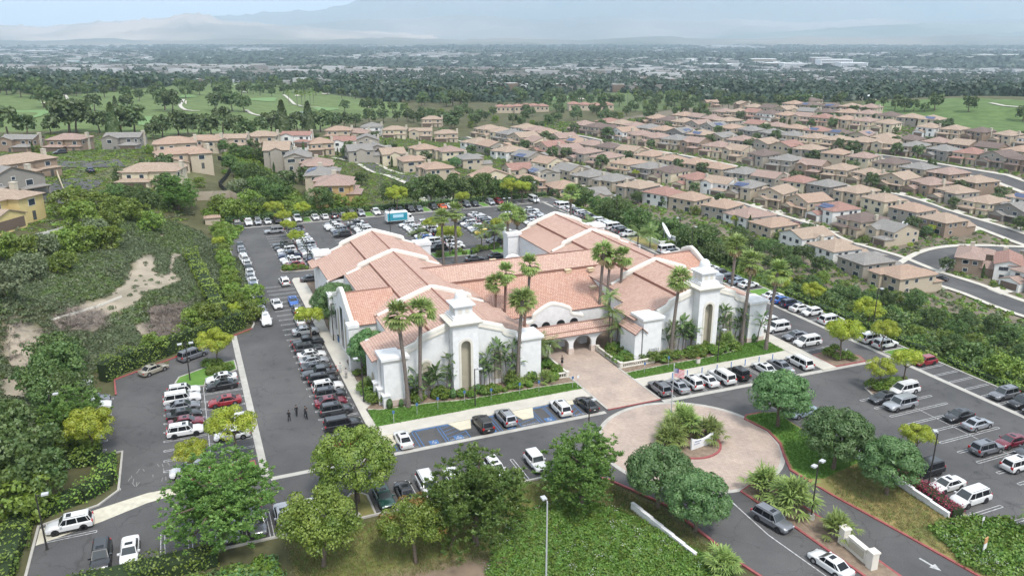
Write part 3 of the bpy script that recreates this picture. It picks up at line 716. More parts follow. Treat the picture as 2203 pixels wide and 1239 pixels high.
# ------------------------------------------------------------------ the church, in (u, v, h) of the site frame
church = thing('church', 'large white mission style church with two towers and pink tile roofs', 'church', (*W(0,0),0), ANG)
def cpart(name, mb, mats, parent=church, smooth=None): return mb.build(name, mats, parent, smooth=smooth)
SL = 0.34
WU = (-13.9, 29.5)                                  # ridge lines of the two wings
def roof_quad(mb, pts, m=0):
    """pts: eave-left, eave-right, ridge-right, ridge-left; UV in metres along the eave and up the slope"""
    a,b,c,d = [Vector(p) for p in pts]
    e=(b-a).normalized(); n=(b-a).cross(d-a).normalized(); s=n.cross(e)
    uv=[((p-a).dot(e)+a.x*e.x+a.y*e.y,(p-a).dot(s)) for p in (a,b,c,d)]
    mb.add([tuple(p) for p in (a,b,c,d)], [(0,1,2,3)], m, [uv])
    # underside and eave edge
    t=Vector((0,0,-0.16)); mb.add([tuple(a+t),tuple(b+t),tuple(b),tuple(a)],[(0,1,2,3)],1)
    mb.add([tuple(d+t),tuple(c+t),tuple(b+t),tuple(a+t)],[(0,1,2,3)],1)
    mb.add([tuple(a+t),tuple(a),tuple(d),tuple(d+t)],[(0,1,2,3)],1); mb.add([tuple(b),tuple(b+t),tuple(c+t),tuple(c)],[(0,1,2,3)],1)
def profile_wall(mb, prof, axis, at, thick, mwall=0, mcap=1, base=0.0, cap=0.34, over=0.22):
    """wall with a moulded parapet; prof = [(s, h)...] along the wall, at = position across; axis 'u' or 'v'"""
    def P(s,t,h): return (s,t,h) if axis=='u' else (t,s,h)
    n=len(prof); t0,t1=at-thick/2,at+thick/2
    for tt,flip in ((t0,False),(t1,True)):
        for i in range(n-1):
            (s0,h0),(s1,h1)=prof[i],prof[i+1]
            if abs(s1-s0)<1e-6: continue
            q=[P(s0,tt,base),P(s1,tt,base),P(s1,tt,h1),P(s0,tt,h0)]
            if flip != (axis=='v'): q=q[::-1]
            mb.add(q,[(0,1,2,3)],mwall)
    for s,h,fl in ((prof[0][0],prof[0][1],0),(prof[-1][0],prof[-1][1],1)):
        q=[P(s,t0,base),P(s,t0,h),P(s,t1,h),P(s,t1,base)]
        mb.add(q if fl==(axis=='v') else q[::-1],[(0,1,2,3)],mwall)
def coping(mb, prof, axis, at, thick, hgt=0.42, over=0.16, m=0, rnd=True):
    """rounded coping swept along the parapet"""
    def P(s,t,h): return (s,t,h) if axis=='u' else (t,s,h)
    w=thick/2+over
    sec=[(-w,-hgt),(-w,-hgt*0.35),(-w*0.8,0.06),(-w*0.3,0.16),(w*0.3,0.16),(w*0.8,0.06),(w,-hgt*0.35),(w,-hgt)]
    n=len(sec); pts=[]
    for i,(s,h) in enumerate(prof):
        a=prof[max(i-1,0)]; b=prof[min(i+1,len(prof)-1)]
        # normal of the profile line in the wall plane, so that vertical runs keep their thickness
        d=Vector((b[0]-a[0],b[1]-a[1])).normalized(); nn=Vector((-d.y,d.x))
        if nn.y<0: nn=-nn
        for t,z in sec: pts.append(P(s+nn.x*z, at+t, h+nn.y*z))
    fs=[(i*n+k,i*n+(k+1)%n,(i+1)*n+(k+1)%n,(i+1)*n+k) for i in range(len(prof)-1) for k in range(n)]
    fs+=[tuple(range(n)),tuple(range((len(prof)-1)*n,len(prof)*n))[::-1]]
    mb.add(pts,fs,m)
def gable_prof(c, steps=True):
    """stepped and curved mission gable: peak over the ridge, shoulders, low ends"""
    R=[(0.0,12.25),(0.9,12.05),(3.0,11.35),(5.4,10.5),(6.4,10.15),(6.85,9.9),(7.0,9.35),(7.2,9.1),(9.2,8.35)]
    return [(c-s,h) for s,h in R[::-1]]+[(c+s,h) for s,h in R[1:]]
# wing roofs, drawn in pieces between the notches of the outer edge
def wing_roof(c, mirror):
    up=MB(); lo=MB(); sg=-1 if not mirror else 1      # sg: outer side
    def slope(mb, side, v0, v1, s0, s1, drop):
        z0=11.8-drop-SL*s0; z1=11.8-drop-SL*s1
        a=(c+side*s1,v0,z1); b=(c+side*s1,v1,z1); d=(c+side*s0,v0,z0); e=(c+side*s0,v1,z0)
        if side<0: roof_quad(mb,(b,a,d,e))
        else: roof_quad(mb,(a,b,e,d))
    for v0,v1 in ((12.1,26.8),(27.2,51.8),(52.2,69.8)):
        for side in (-1,1):
            slope(up, side, v0, v1, 0, 4.7, 0)
            slope(lo, side, v0, v1, 4.6, 9.6 , 0.42)
    # outer strips with notches, inner strips with courtyards
    for v0,v1,s1 in ((12.1,20.2,13.7),(52.5,64.0,12.6),(64.02,69.8,13.9)) : slope(lo, sg, v0, v1, 9.55, s1, 0.42)
    for v0,v1,s1 in ((12.1,19.0,13.2),(19.0,24.5,11.2),(24.5,69.8,9.9)): slope(lo, -sg, v0, v1, 9.55, s1, 0.42)
    mb=MB()
    for a,b in ((up,'upper_roof'),(lo,'lower_roof')):
        cpart(b, a, [M['tile'],M['eave']])
    # ridge line of cap tiles and step fascia
    r=MB()
    r.tube([(c,12.1,11.86),(c,69.8,11.86)],0.13,6)
    for s in (-4.72,4.72):
        z=11.8-SL*4.7; r.box(c+s-0.06,c+s+0.06,12.1,69.8,z-0.4,z-0.02)
    cpart('ridge_tiles', r, mat('dark_red_ridge_tile',(0.27,0.13,0.10),0.85) if not bpy.data.materials.get('dark_red_ridge_tile') else bpy.data.materials['dark_red_ridge_tile'])
for i,c in enumerate(WU): wing_roof(c, i==1)
# transepts
for i,(c,sg) in enumerate(((WU[0],-1),(WU[1],1))):
    mb=MB(); ue=c+sg*13.2; ui=c+sg*4.9; zr=10.3; v=34.6
    for side,vv in ((-1,v-8.6),(1,v+8.6)):
        z1=zr-SL*8.6
        q=[(ue,vv,z1),(ui,vv,z1),(ui,v,zr),(ue,v,zr)]
        if (side<0)!=(sg<0): q=[q[1],q[0],q[3],q[2]]
        # order: eave-left to eave-right seen from outside
        if side>0: q=[q[1],q[0],q[3],q[2]]
        if sg>0: q=[q[1],q[0],q[3],q[2]]
        if (Vector(q[1])-Vector(q[0])).cross(Vector(q[3])-Vector(q[0])).z<0: q=[q[1],q[0],q[3],q[2]]
        roof_quad(mb,q)
    mb.tube([(ue,v,zr+.06),(ui,v,zr+.06)],0.12,6,1)
    cpart('transept_roof', mb, [M['tile2'],M['eave']])
    w=MB(); prof=[(25.6,7.6),(27.5,8.3),(30.5,9.6),(33.2,10.9),(34.6,11.3),(36.0,10.9),(37.6,10.2),(38.0,9.6),(40.6,8.6),(43.4,7.6)]
    profile_wall(w, prof, 'v', c+sg*13.45, 0.5)
    w.box(min(c+sg*13.2,c+sg*5),max(c+sg*13.2,c+sg*5),26.3,26.7,0,7.2); w.box(min(c+sg*13.2,c+sg*5),max(c+sg*13.2,c+sg*5),42.5,42.9,0,7.2)
    cpart('transept_wall', w, M['white'])
    k=MB(); coping(k, prof, 'v', c+sg*13.45, 0.5, 0.6, 0.12); cpart('coping', k, M['cope'])
    for vv in (25.9,43.0):
        k=MB(); x=c+sg*13.6; k.box(x-.8,x+.8,vv-.8,vv+.8,0,7.3); k.box(x-.95,x+.95,vv-.95,vv+.95,7.3,7.9); cpart('pier', k, M['white'])
    for j,(vv,z0,z1,ww) in enumerate(((29,2,5.6,.5),(31.6,1.2,6.6,.5),(34.6,0.6,7.8,.9),(37.6,1.2,6.6,.5),(40.2,2,5.6,.5))):
        k=MB(); x=c+sg*13.74; k.box(x-.03,x+.03,vv-ww,vv+ww,z0,z1); cpart('window', k, M['glass'] if j%2==0 else M['tan'])
# gable parapet walls across the wings
for c in WU:
    for v in (27.0,52.0,70.0):
        pr=gable_prof(c); w=MB(); profile_wall(w, pr, 'u', v, 0.36, base=6.0 if v<60 else 0); cpart('gable_wall', w, M['trim'])
        k=MB(); coping(k, pr, 'u', v, 0.42, 0.6, 0.12); cpart('coping', k, M['cope'])
    for s in (-1,1):
        k=MB(); x=c+s*10.9; k.box(x-1.6,x+1.6,68.4,71.2,0,7.9); k.box(x-1.8,x+1.8,68.2,71.4,7.9,8.6); cpart('pier', k, M['white'])
# body walls
def walls():
    w=MB()
    for c,sg in ((WU[0],-1),(WU[1],1)):
        o=c+sg*12.9; i=c-sg*12.4
        a,b=min(o,o-sg*.4),max(o,o-sg*.4)
        w.box(a,b,12.1,20.0,0.1,7.0)
        w.box(min(o,c+sg*9.4),max(o,c+sg*9.4),19.7,20.0,0.1,7.2)
        x=c+sg*9.4; w.box(x-.2,x+.2,20.0,26.2,0.1,8.1); w.box(x-.2,x+.2,42.9,52.6,0.1,8.1)
        w.box(min(o,x),max(o,x),52.7,53.0,0.1,7.2); o2=c+sg*12.2; w.box(o2-.2,o2+.2,53.0,69.8,0.1,7.1)
        w.box(min(c,i),max(c,i),69.2,69.5,0.1,7.5)
        w.box(i-.2,i+.2,12.1,18.9,0.1,7.0)
        j=c-sg*10.6; w.box(min(i,j),max(i,j),18.6,18.9,0.1,7.1); w.box(j-.2,j+.2,18.9,24.4,0.1,7.5); k=c-sg*9.4; w.box(k-.2,k+.2,24.4,69.2,0.1,8.0)
    w.box(-4.5,20,57.0,57.4,0.1,5.2); w.box(-3.5,19.2,25.6,26.0,0.1,4.9)
    return w
cpart('wall', walls(), M['white'])
# middle hall roof: ridge across between the wings, a step, then the long slope to the court
def hall():
    up=MB(); z=10.9
    roof_quad(up, ((-9.2,36.6,z-SL*4.9),(24.8,36.6,z-SL*4.9),(29,41.5,z),(-13.4,41.5,z)))
    roof_quad(up, ((24.8,57.6,z-SL*16.1),(-9.2,57.6,z-SL*16.1),(-13.4,41.5,z),(29,41.5,z)))
    up.tube([(-13.4,41.5,z+.05),(29,41.5,z+.05)],0.13,6,1)
    cpart('hall_upper_roof', up, [M['tile'],M['eave']])
    lo=MB(); z1=z-SL*4.9-0.42
    # valley edges turn inwards as the slope falls
    roof_quad(lo, ((-3.4,25.4,z1-SL*11.3),(19.0,25.4,z1-SL*11.3),(25.2,36.7,z1),(-9.6,36.7,z1)))
    cpart('hall_lower_roof', lo, [M['tile2'],M['eave']])
    f=MB(); f.box(-9.2,24.8,36.5,36.62,z1-.05,z-SL*4.9-.03); cpart('step_fascia', f, M['eave'])
    for x,y in ((-6.5,33.5),(-4.8,30.5),(16.0,36.0),(18.6,30.6),(4.0,44.5),(20.5,35.2)):
        zz = (z-SL*(y-41.5)) if y>41.5 else z1-SL*(36.7-y)
        if y==36.0 or y==35.2: zz=z1
        k=MB(); k.box(x-.55,x+.55,y-.4,y+.4,zz-.3,zz+.28); k.box(x-.65,x+.65,y-.5,y+.5,zz+.28,zz+.36); cpart('roof_vent', k, mat('sand_roof_vent',(0.52,0.42,0.28),0.8) if not bpy.data.materials.get('sand_roof_vent') else bpy.data.materials['sand_roof_vent'])
hall()
# little back gable
k=MB(); pr=[(11.6,2.4),(13.2,2.9),(14.2,4.0),(15.4,4.3),(16.6,4.0),(17.8,2.9),(19.4,2.4)]
profile_wall(k,[(a,b+1.2) for a,b in pr],'u',62.0,0.4); cpart('back_gable', k, M['white']); k=MB(); coping(k,[(a,b+1.2) for a,b in pr],'u',62.0,0.4,0.5,.15); cpart('coping',k,M['white'])
# facades
def arch_poly(cx, w, z0, z1, n=10):
    r=w/2; return [(cx-r,z0),(cx+r,z0)]+[(cx+r*math.cos(t),z1-r+r*math.sin(t)) for t in np.linspace(0,math.pi,n)]
for c,nm in ((WU[0],0),(WU[1],1)):
    VF=11.9
    left=[(-9.0,8.1),(-7.2,8.75),(-6.8,9.1),(-6.6,9.55),(-4.4,10.3),(-2.0,11.1)]
    pr=[(c+s,h) for s,h in left]+[(c-s,h) for s,h in left[::-1]]
    w=MB(); profile_wall(w, [(pr[0][0]-0.4,8.0)]+pr+[(pr[-1][0]+.4,8.0)], 'u', VF, 0.5); cpart('facade_wall', w, M['white'])
    for seg in (pr[:6],pr[6:]):
        k=MB(); coping(k, seg, 'u', VF, 0.5, 0.62, 0.10); cpart('coping', k, M['cope'])
        k=MB(); prs=[(a,b-0.62) for a,b in seg]; coping(k, prs, 'u', VF-0.05, 0.52, 0.34, 0.1); cpart('moulding', k, M['trim'])
    for s in (-1,1):                                    # corner piers
        x=c+s*10.7
        k=MB(); k.box(x-1.75,x+1.75,10.2,13.6,0,7.0); cpart('pier', k, M['white'])
        k=MB(); k.box(x-1.9,x+1.9,10.05,13.75,7.0,7.3); cpart('moulding', k, M['trim'])
        k=MB(); k.add([(x-2.1,9.85,7.3),(x+2.1,9.85,7.3),(x+2.1,13.95,7.3),(x-2.1,13.95,7.3),(x-2.1,9.85,7.7),(x+2.1,9.85,7.7),(x+2.1,13.95,7.7),(x-2.1,13.95,7.7),(x-1.2,10.8,8.05),(x+1.2,10.8,8.05),(x+1.2,13.0,8.05),(x-1.2,13.0,8.05)],
             [(0,1,5,4),(1,2,6,5),(2,3,7,6),(3,0,4,7),(4,5,9,8),(5,6,10,9),(6,7,11,10),(7,4,8,11),(8,9,10,11),(3,2,1,0)]); cpart('pier_cap', k, M['white'])
        k=MB(); k.box(x-1.82,x+1.82,10.12,13.68,0,1.0); cpart('plinth', k, M['pinkbase'])
        # arched panel between pier and tower
        px=c+s*5.7
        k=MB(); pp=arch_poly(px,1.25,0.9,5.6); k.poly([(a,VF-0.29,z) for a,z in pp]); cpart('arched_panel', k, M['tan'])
        k=MB(); P1=arch_poly(px,1.25,0.9,5.6,12)[1:]+[arch_poly(px,1.25,0.9,5.6)[0]]; P2=arch_poly(px,1.95,0.9,5.95,12)[1:]+[arch_poly(px,1.95,0.9,5.95)[0]]
        for i in range(len(P1)-1):
            a,b,cc,d=P1[i],P1[i+1],P2[i+1],P2[i]
            for (y0,) in ((VF-0.36,),): k.quad((a[0],y0,a[1]),(d[0],y0,d[1]),(cc[0],y0,cc[1]),(b[0],y0,b[1]))
            k.quad((d[0],VF-0.36,d[1]),(d[0],VF-0.25,d[1]),(cc[0],VF-0.25,cc[1]),(cc[0],VF-0.36,cc[1]))
        cpart('arch_surround', k, M['trim'])
    # tower with a deep arched niche
    x0,x1,y0,y1,H1=c-2.0,c+2.0,9.9,13.9,10.9
    ni=0.75; NZ=8.7; D=0.9
    k=MB()
    P=arch_poly(c,2*ni,0.0,NZ,14); arc=P[1:]           # right bottom, up over to the left top
    arc=arc+[P[0]]
    # front face with the opening
    k.quad((x0,y0,0),(c-ni,y0,0),(c-ni,y0,NZ-ni),(x0,y0,NZ-ni)); k.quad((c+ni,y0,0),(x1,y0,0),(x1,y0,NZ-ni),(c+ni,y0,NZ-ni))
    ts=np.linspace(0,math.pi,13)
    for i in range(12):
        a=(c+ni*math.cos(ts[i]),NZ-ni+ni*math.sin(ts[i])); b=(c+ni*math.cos(ts[i+1]),NZ-ni+ni*math.sin(ts[i+1]))
        def outer(t):
            xx=c+2.0*max(-1,min(1,math.cos(t)*1.5)); return (xx, H1 if math.sin(t)>0.6 else NZ-ni+(H1-NZ+ni)*math.sin(t)/0.6)
        o1,o2=outer(ts[i]),outer(ts[i+1])
        k.quad((b[0],y0,b[1]),(a[0],y0,a[1]),(o1[0],y0,o1[1]),(o2[0],y0,o2[1]))
    k.quad((x0,y1,0),(x0,y0,0),(x0,y0,H1),(x0,y1,H1)); k.quad((x1,y0,0),(x1,y1,0),(x1,y1,H1),(x1,y0,H1)); k.quad((x1,y1,0),(x0,y1,0),(x0,y1,H1),(x1,y1,H1))
    cpart('tower_shaft', k, M['white'])
    k=MB(); 
    for i in range(len(arc)-1):
        a,b=arc[i],arc[i+1]; k.quad((a[0],y0,a[1]),(b[0],y0,b[1]),(b[0],y0+D,b[1]),(a[0],y0+D,a[1]))
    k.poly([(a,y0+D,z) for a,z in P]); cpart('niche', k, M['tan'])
    k=MB(); P2=arch_poly(c,2*ni+0.7,0.0,NZ+.35,14); arc2=P2[1:]+[P2[0]]
    for i in range(len(arc)-1):
        a,b,cc,d=arc[i],arc[i+1],arc2[i+1],arc2[i]; yy=y0-0.07
        k.quad((a[0],yy,a[1]),(d[0],yy,d[1]),(cc[0],yy,cc[1]),(b[0],yy,b[1])); k.quad((d[0],yy,d[1]),(d[0],y0+.02,d[1]),(cc[0],y0+.02,cc[1]),(cc[0],yy,cc[1])); k.quad((b[0],yy,b[1]),(b[0],y0+.02,b[1]),(a[0],y0+.02,a[1]),(a[0],yy,a[1]))
    cpart('niche_surround', k, M['trim'])
    k=MB(); k.box(x0-.06,c-ni-.4,y0-.09,y1-1.6,0,1.0); k.box(c+ni+.4,x1+.06,y0-.09,y1-1.6,0,1.0); cpart('plinth', k, M['pinkbase'])
    cy=(y0+y1)/2
    def slab_(w0,z0,z1,w1=None):
        w1=w1 or w0
        k.add([(c-w0,cy-w0,z0),(c+w0,cy-w0,z0),(c+w0,cy+w0,z0),(c-w0,cy+w0,z0),(c-w1,cy-w1,z1),(c+w1,cy-w1,z1),(c+w1,cy+w1,z1),(c-w1,cy+w1,z1)],[(3,2,1,0),(4,5,6,7),(0,1,5,4),(1,2,6,5),(2,3,7,6),(3,0,4,7)])
    k=MB(); slab_(2.08,10.9,11.1); slab_(2.2,11.1,11.3); cpart('moulding', k, M['trim'])
    k=MB(); slab_(2.5,11.3,11.5); slab_(2.62,11.5,11.62); slab_(2.6,11.62,11.95,1.9); cpart('tower_cornice', k, M['trim'])
    k=MB(); slab_(1.9,11.95,12.2); slab_(1.75,12.2,12.45); cpart('lantern_base', k, M['white'])
    k=MB(); slab_(1.35,12.45,13.75); cpart('lantern', k, M['white'])
    for ax in ('f','b','l','r'):
        for dd in (-.55,.55):
            k=MB()
            for (a,z) in [(0,0)]:
                pp=arch_poly(dd,0.62,12.75,13.55,8); off=1.37
                if ax=='f': q=[(c+a_,cy-off,z_) for a_,z_ in pp]
                elif ax=='b': q=[(c-a_,cy+off,z_) for a_,z_ in pp]
                elif ax=='l': q=[(c-off,cy-a_,z_) for a_,z_ in pp]
                else: q=[(c+off,cy+a_,z_) for a_,z_ in pp]
                k.poly(q)
            cpart('lantern_arch', k, M['trim'])
    k=MB(); slab_(1.5,13.75,13.9); slab_(1.72,13.9,14.12); cpart('lantern_cornice', k, M['white'])
    k=MB(); 
    ring=[(1.5,14.12),(1.42,14.3),(1.05,14.55),(0.92,14.8),(0.9,15.1),(0.82,15.45),(0.62,15.75),(0.35,15.95),(0.05,16.02)]
    N_=16; pts=[]
    for r,z in ring:
        for j in range(N_):
            t=2*math.pi*(j+.5)/N_; e=1.0 if z>14.5 else 1.0/max(abs(math.cos(t)),abs(math.sin(t)))**0.8
            pts.append((c+r*e*math.cos(t),cy+r*e*math.sin(t),z))
    k.add(pts,[(i*N_+j,i*N_+(j+1)%N_,(i+1)*N_+(j+1)%N_,(i+1)*N_+j) for i in range(len(ring)-1) for j in range(N_)])
    cpart('tower_dome', k, M['white'], smooth=50)
# number on the right facade pier
o=link('house_number', text_mesh('32831', 0.85, mat('grey_metal_number',(0.36,0.36,0.36),0.5), 0.03), church, (WU[1]-10.3,10.12,1.9)); o.rotation_euler=(math.pi/2,0,0)
# little side porch between right wing and its pier, and open porch of the left wing
k=MB(); roof_quad(k, ((15.4,9.9,5.2),(15.4,15.5,5.2),(16.6,15.5,6.3),(16.6,9.9,6.3))); roof_quad(k, ((17.8,15.5,5.2),(17.8,9.9,5.2),(16.6,9.9,6.3),(16.6,15.5,6.3)))
cpart('side_porch_roof', k, [M['tile'],M['eave']])
k=MB(); k.box(15.6,16.9,10.4,10.7,0.1,5.0); k.box(15.6,15.8,10.7,15,0.1,5.1); k.add([(15.6,10.4,5.0),(16.9,10.4,5.0),(16.9,10.4,5.9),(16.6,10.4,6.15)],[(0,1,2,3)]); cpart('side_porch_wall', k, M['white'])
k=MB(); 
P=arch_poly(0,2.0,0.1,3.6,12); yy=15.4
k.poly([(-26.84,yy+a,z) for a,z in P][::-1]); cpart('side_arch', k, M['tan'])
for i,(uu,vv,hh) in enumerate(((-26.2,10.3,1.9),(-26.6,11.6,2.5),(-26.9,12.9,3.0))):
    k=MB(); k.box(uu-.45,uu+.45,vv-.45,vv+.45,0,hh); k.box(uu-.6,uu+.6,vv-.6,vv+.6,hh,hh+.2); cpart('garden_pier', k, M['white'])
# entrance gable wall with two arched openings
pr=[(1.7,4.15),(3.2,4.4),(3.5,4.65),(3.62,5.45),(3.95,5.8),(5.3,6.6),(6.6,7.15),(7.2,7.22),(7.8,7.15),(9.2,6.7),(10.6,6.05),(10.95,5.75),(11.05,5.05),(11.35,4.8),(13.0,4.35),(13.4,4.1)]
k=MB(); profile_wall(k, pr, 'u', 24.6, 0.5, base=0.1); cpart('entrance_gable', k, M['white'])
k=MB(); coping(k, pr, 'u', 24.6, 0.5, 0.42, 0.08); cpart('coping', k, M['cope'])
k=MB(); k.box(1.5,1.9,24.7,29,0.1,4.3); k.box(13.2,13.6,24.7,29,0.1,4.3); cpart('vestibule_wall', k, M['white'])
for x in (3.6,6.0,8.9,11.5):
    k=MB(); k.poly([(a,24.33,z) for a,z in arch_poly(x,1.7,0.12,3.9)]); cpart('entrance_arch', k, M['dark'])
# arcade in front of it
def arcade():
    k=MB(); y0,y1=17.6,18.1; zt=3.75
    piers=[(-1.6,-1.0),(2.9,3.7),(7.2,8.0),(11.5,12.3),(16.0,16.6)]
    for a,b in piers: k.box(a,b,y0,y1,0.1,zt)
    for i in range(4):
        a=piers[i][1]; b=piers[i+1][0]; r=(b-a)/2; c=(a+b)/2; z0=1.75; ry=1.5
        ts=np.linspace(0,math.pi,13)
        for j in range(12):
            p=(c+r*math.cos(ts[j]),z0+ry*math.sin(ts[j])); q=(c+r*math.cos(ts[j+1]),z0+ry*math.sin(ts[j+1]))
            for yy,f in ((y0,0),(y1,1)):
                Q=[(q[0],yy,q[1]),(p[0],yy,p[1]),(p[0],yy,zt),(q[0],yy,zt)]; k.add(Q if not f else Q[::-1],[(0,1,2,3)])
            k.quad((p[0],y0,p[1]),(q[0],y0,q[1]),(q[0],y1,q[1]),(p[0],y1,p[1]))
    cpart('arcade_wall', k, M['white'])
    for a,b in piers[1:4]:
        k=MB(); k.box(a-.1,b+.1,y0-.1,y1+.1,0.1,1.15); cpart('pier_plinth', k, M['pinkbase'])
    for a,b in piers[1:4]:
        k=MB(); k.box(a-.25,b+.25,21.3,22.2,0.1,3.6); cpart('rear_pier', k, M['white'])
    k=MB(); roof_quad(k, ((-1.9,17.0,3.75),(16.8,17.0,3.75),(16.8,19.9,4.75),(-1.9,19.9,4.75))); roof_quad(k, ((16.8,22.8,3.75),(-1.9,22.8,3.75),(-1.9,19.9,4.75),(16.8,19.9,4.75)))
    k.tube([(-1.9,18.0,4.16),(16.8,18.0,4.16)],.07,5,1); k.tube([(-1.9,19.9,4.82),(16.8,19.9,4.82)],.1,5,1)
    cpart('arcade_roof', k, [M['tile'],M['eave']])
arcade()
# balustrades: rail, base, posts and each baluster
def balustrade(label, pts, n):
    t=thing('balustrade', label, 'balustrade', (*W(*pts[0]),0.1), ANG)
    o=pts[0]
    me=MB(); me.cone((0,0,.14),.055,.085,.25,8); me.cone((0,0,.39),.085,.05,.33,8); me=me.mesh('baluster', M['trim'], 40)
    for i in range(len(pts)-1):
        a=Vector((pts[i][0]-o[0],pts[i][1]-o[1],0)); b=Vector((pts[i+1][0]-o[0],pts[i+1][1]-o[1],0)); d=(b-a); Ln=d.length; d.normalize(); nn=Vector((-d.y,d.x,0))
        for nm,z0,z1,hw in (('rail',.72,.88,.17),('base',0,.14,.17)):
            k=MB(); q=[a-nn*hw,a+nn*hw,b+nn*hw,b-nn*hw]; k.prism([(p.x,p.y) for p in q],z0,z1); k.build(nm, M['trim'], t)
        for j in range(int(Ln/0.36)):
            p=a+d*(0.25+j*0.36); link('baluster', me, t, (p.x,p.y,0))
        for p in ((a,b) if i==0 else (b,)):
            k=MB(); k.box(p.x-.24,p.x+.24,p.y-.24,p.y+.24,0,.95); k.box(p.x-.3,p.x+.3,p.y-.3,p.y+.3,.95,1.03); k.build('post', M['trim'], t)
balustrade('cream stone balustrade along the right side of the entrance plaza', [(12.5,17.3),(12.5,9.3),(18.6,9.3)], 0)
balustrade('cream stone balustrade along the left side of the entrance plaza', [(2.8,17.3),(2.8,9.5),(-2.6,9.8)], 0)
# ------------------------------------------------------------------ cars
def paint_m(name, col, metal=0.0, rough=0.28): return mat(name, col, rough, metal=metal, spec=0.5, coat=0.6)
PAINT = {'w':('white',paint_m('white_car_paint',(0.54,0.54,0.54))),'k':('black',paint_m('black_car_paint',(0.012,0.012,0.014))),
 'g':('dark grey',paint_m('dark_grey_car_paint',(0.06,0.063,0.07),0.4)),'s':('silver',paint_m('silver_car_paint',(0.34,0.35,0.37),0.5,0.32)),
 'm':('mid grey',paint_m('mid_grey_car_paint',(0.16,0.165,0.18),0.4)),'r':('red',paint_m('red_car_paint',(0.20,0.012,0.018))),
 'R':('maroon',paint_m('maroon_car_paint',(0.12,0.010,0.022))),'b':('blue',paint_m('blue_car_paint',(0.02,0.10,0.36),0.2)),
 'n':('navy blue',paint_m('navy_car_paint',(0.012,0.02,0.055),0.2)),'y':('yellow',paint_m('yellow_car_paint',(0.62,0.42,0.02))),
 'o':('bright orange',paint_m('orange_car_paint',(0.60,0.09,0.02))),'t':('beige',paint_m('beige_car_paint',(0.36,0.33,0.27),0.4)),
 'G':('dark green',paint_m('dark_green_car_paint',(0.012,0.05,0.04),0.2)),'l':('pale blue grey',paint_m('pale_blue_car_paint',(0.25,0.30,0.36),0.4))}
M['tyre']=mat('tyre_rubber',(0.02,0.02,0.02),0.85); M['rim']=mat('alloy_rim',(0.35,0.35,0.36),0.35,metal=0.5)
M['carglass']=mat('car_glass',(0.010,0.012,0.015),0.12,spec=0.25); M['windshield']=mat('windscreen_glass',(0.035,0.042,0.045),0.1,spec=0.45)
M['headlamp']=mat('headlamp_lens',(0.55,0.57,0.6),0.15,spec=0.6); M['tail']=mat('tail_lamp_lens',(0.35,0.01,0.012),0.2,spec=0.6)
M['blacktrim']=mat('black_plastic_trim',(0.02,0.02,0.022),0.6); M['plate']=mat('number_plate',(0.5,0.5,0.48),0.5)
# length, width, height, belt line, ground clearance, bonnet height, boot height, windscreen foot/top, roof end, rear glass foot (x from the middle, nose at +x)
TYPES = {
 'sedan':dict(L=4.75,W=1.82,H=1.45,belt=.93,gc=.22,hood=.86,boot=1.0,a=1.15,b=.35,c=-1.0,d=-1.75,tl=.16),
 'coupe':dict(L=4.55,W=1.85,H=1.32,belt=.88,gc=.18,hood=.80,boot=.95,a=.95,b=.15,c=-.75,d=-1.85,tl=.14),
 'hatchback':dict(L=4.15,W=1.75,H=1.5,belt=.95,gc=.2,hood=.88,boot=1.0,a=1.05,b=.45,c=-1.45,d=-1.98,tl=.2),
 'suv':dict(L=4.75,W=1.9,H=1.72,belt=1.02,gc=.28,hood=.98,boot=1.02,a=1.05,b=.45,c=-1.95,d=-2.28,tl=.3),
 'large suv':dict(L=5.2,W=2.02,H=1.86,belt=1.09,gc=.32,hood=1.06,boot=1.1,a=1.1,b=.6,c=-2.3,d=-2.52,tl=.32),
 'minivan':dict(L=5.1,W=1.98,H=1.76,belt=1.0,gc=.22,hood=.94,boot=1.0,a=1.55,b=.7,c=-2.15,d=-2.48,tl=.3),
 'van':dict(L=5.7,W=2.02,H=2.05,belt=1.15,gc=.28,hood=1.1,boot=1.15,a=1.75,b=1.15,c=-2.7,d=-2.8,tl=.34),
 'pickup truck':dict(L=5.6,W=1.98,H=1.86,belt=1.16,gc=.34,hood=1.10,boot=1.08,a=1.0,b=.45,c=-.85,d=-1.05,tl=.28),
 'jeep':dict(L=4.3,W=1.85,H=1.86,belt=1.12,gc=.4,hood=1.08,boot=1.12,a=.75,b=.5,c=-1.75,d=-1.85,tl=.2)}
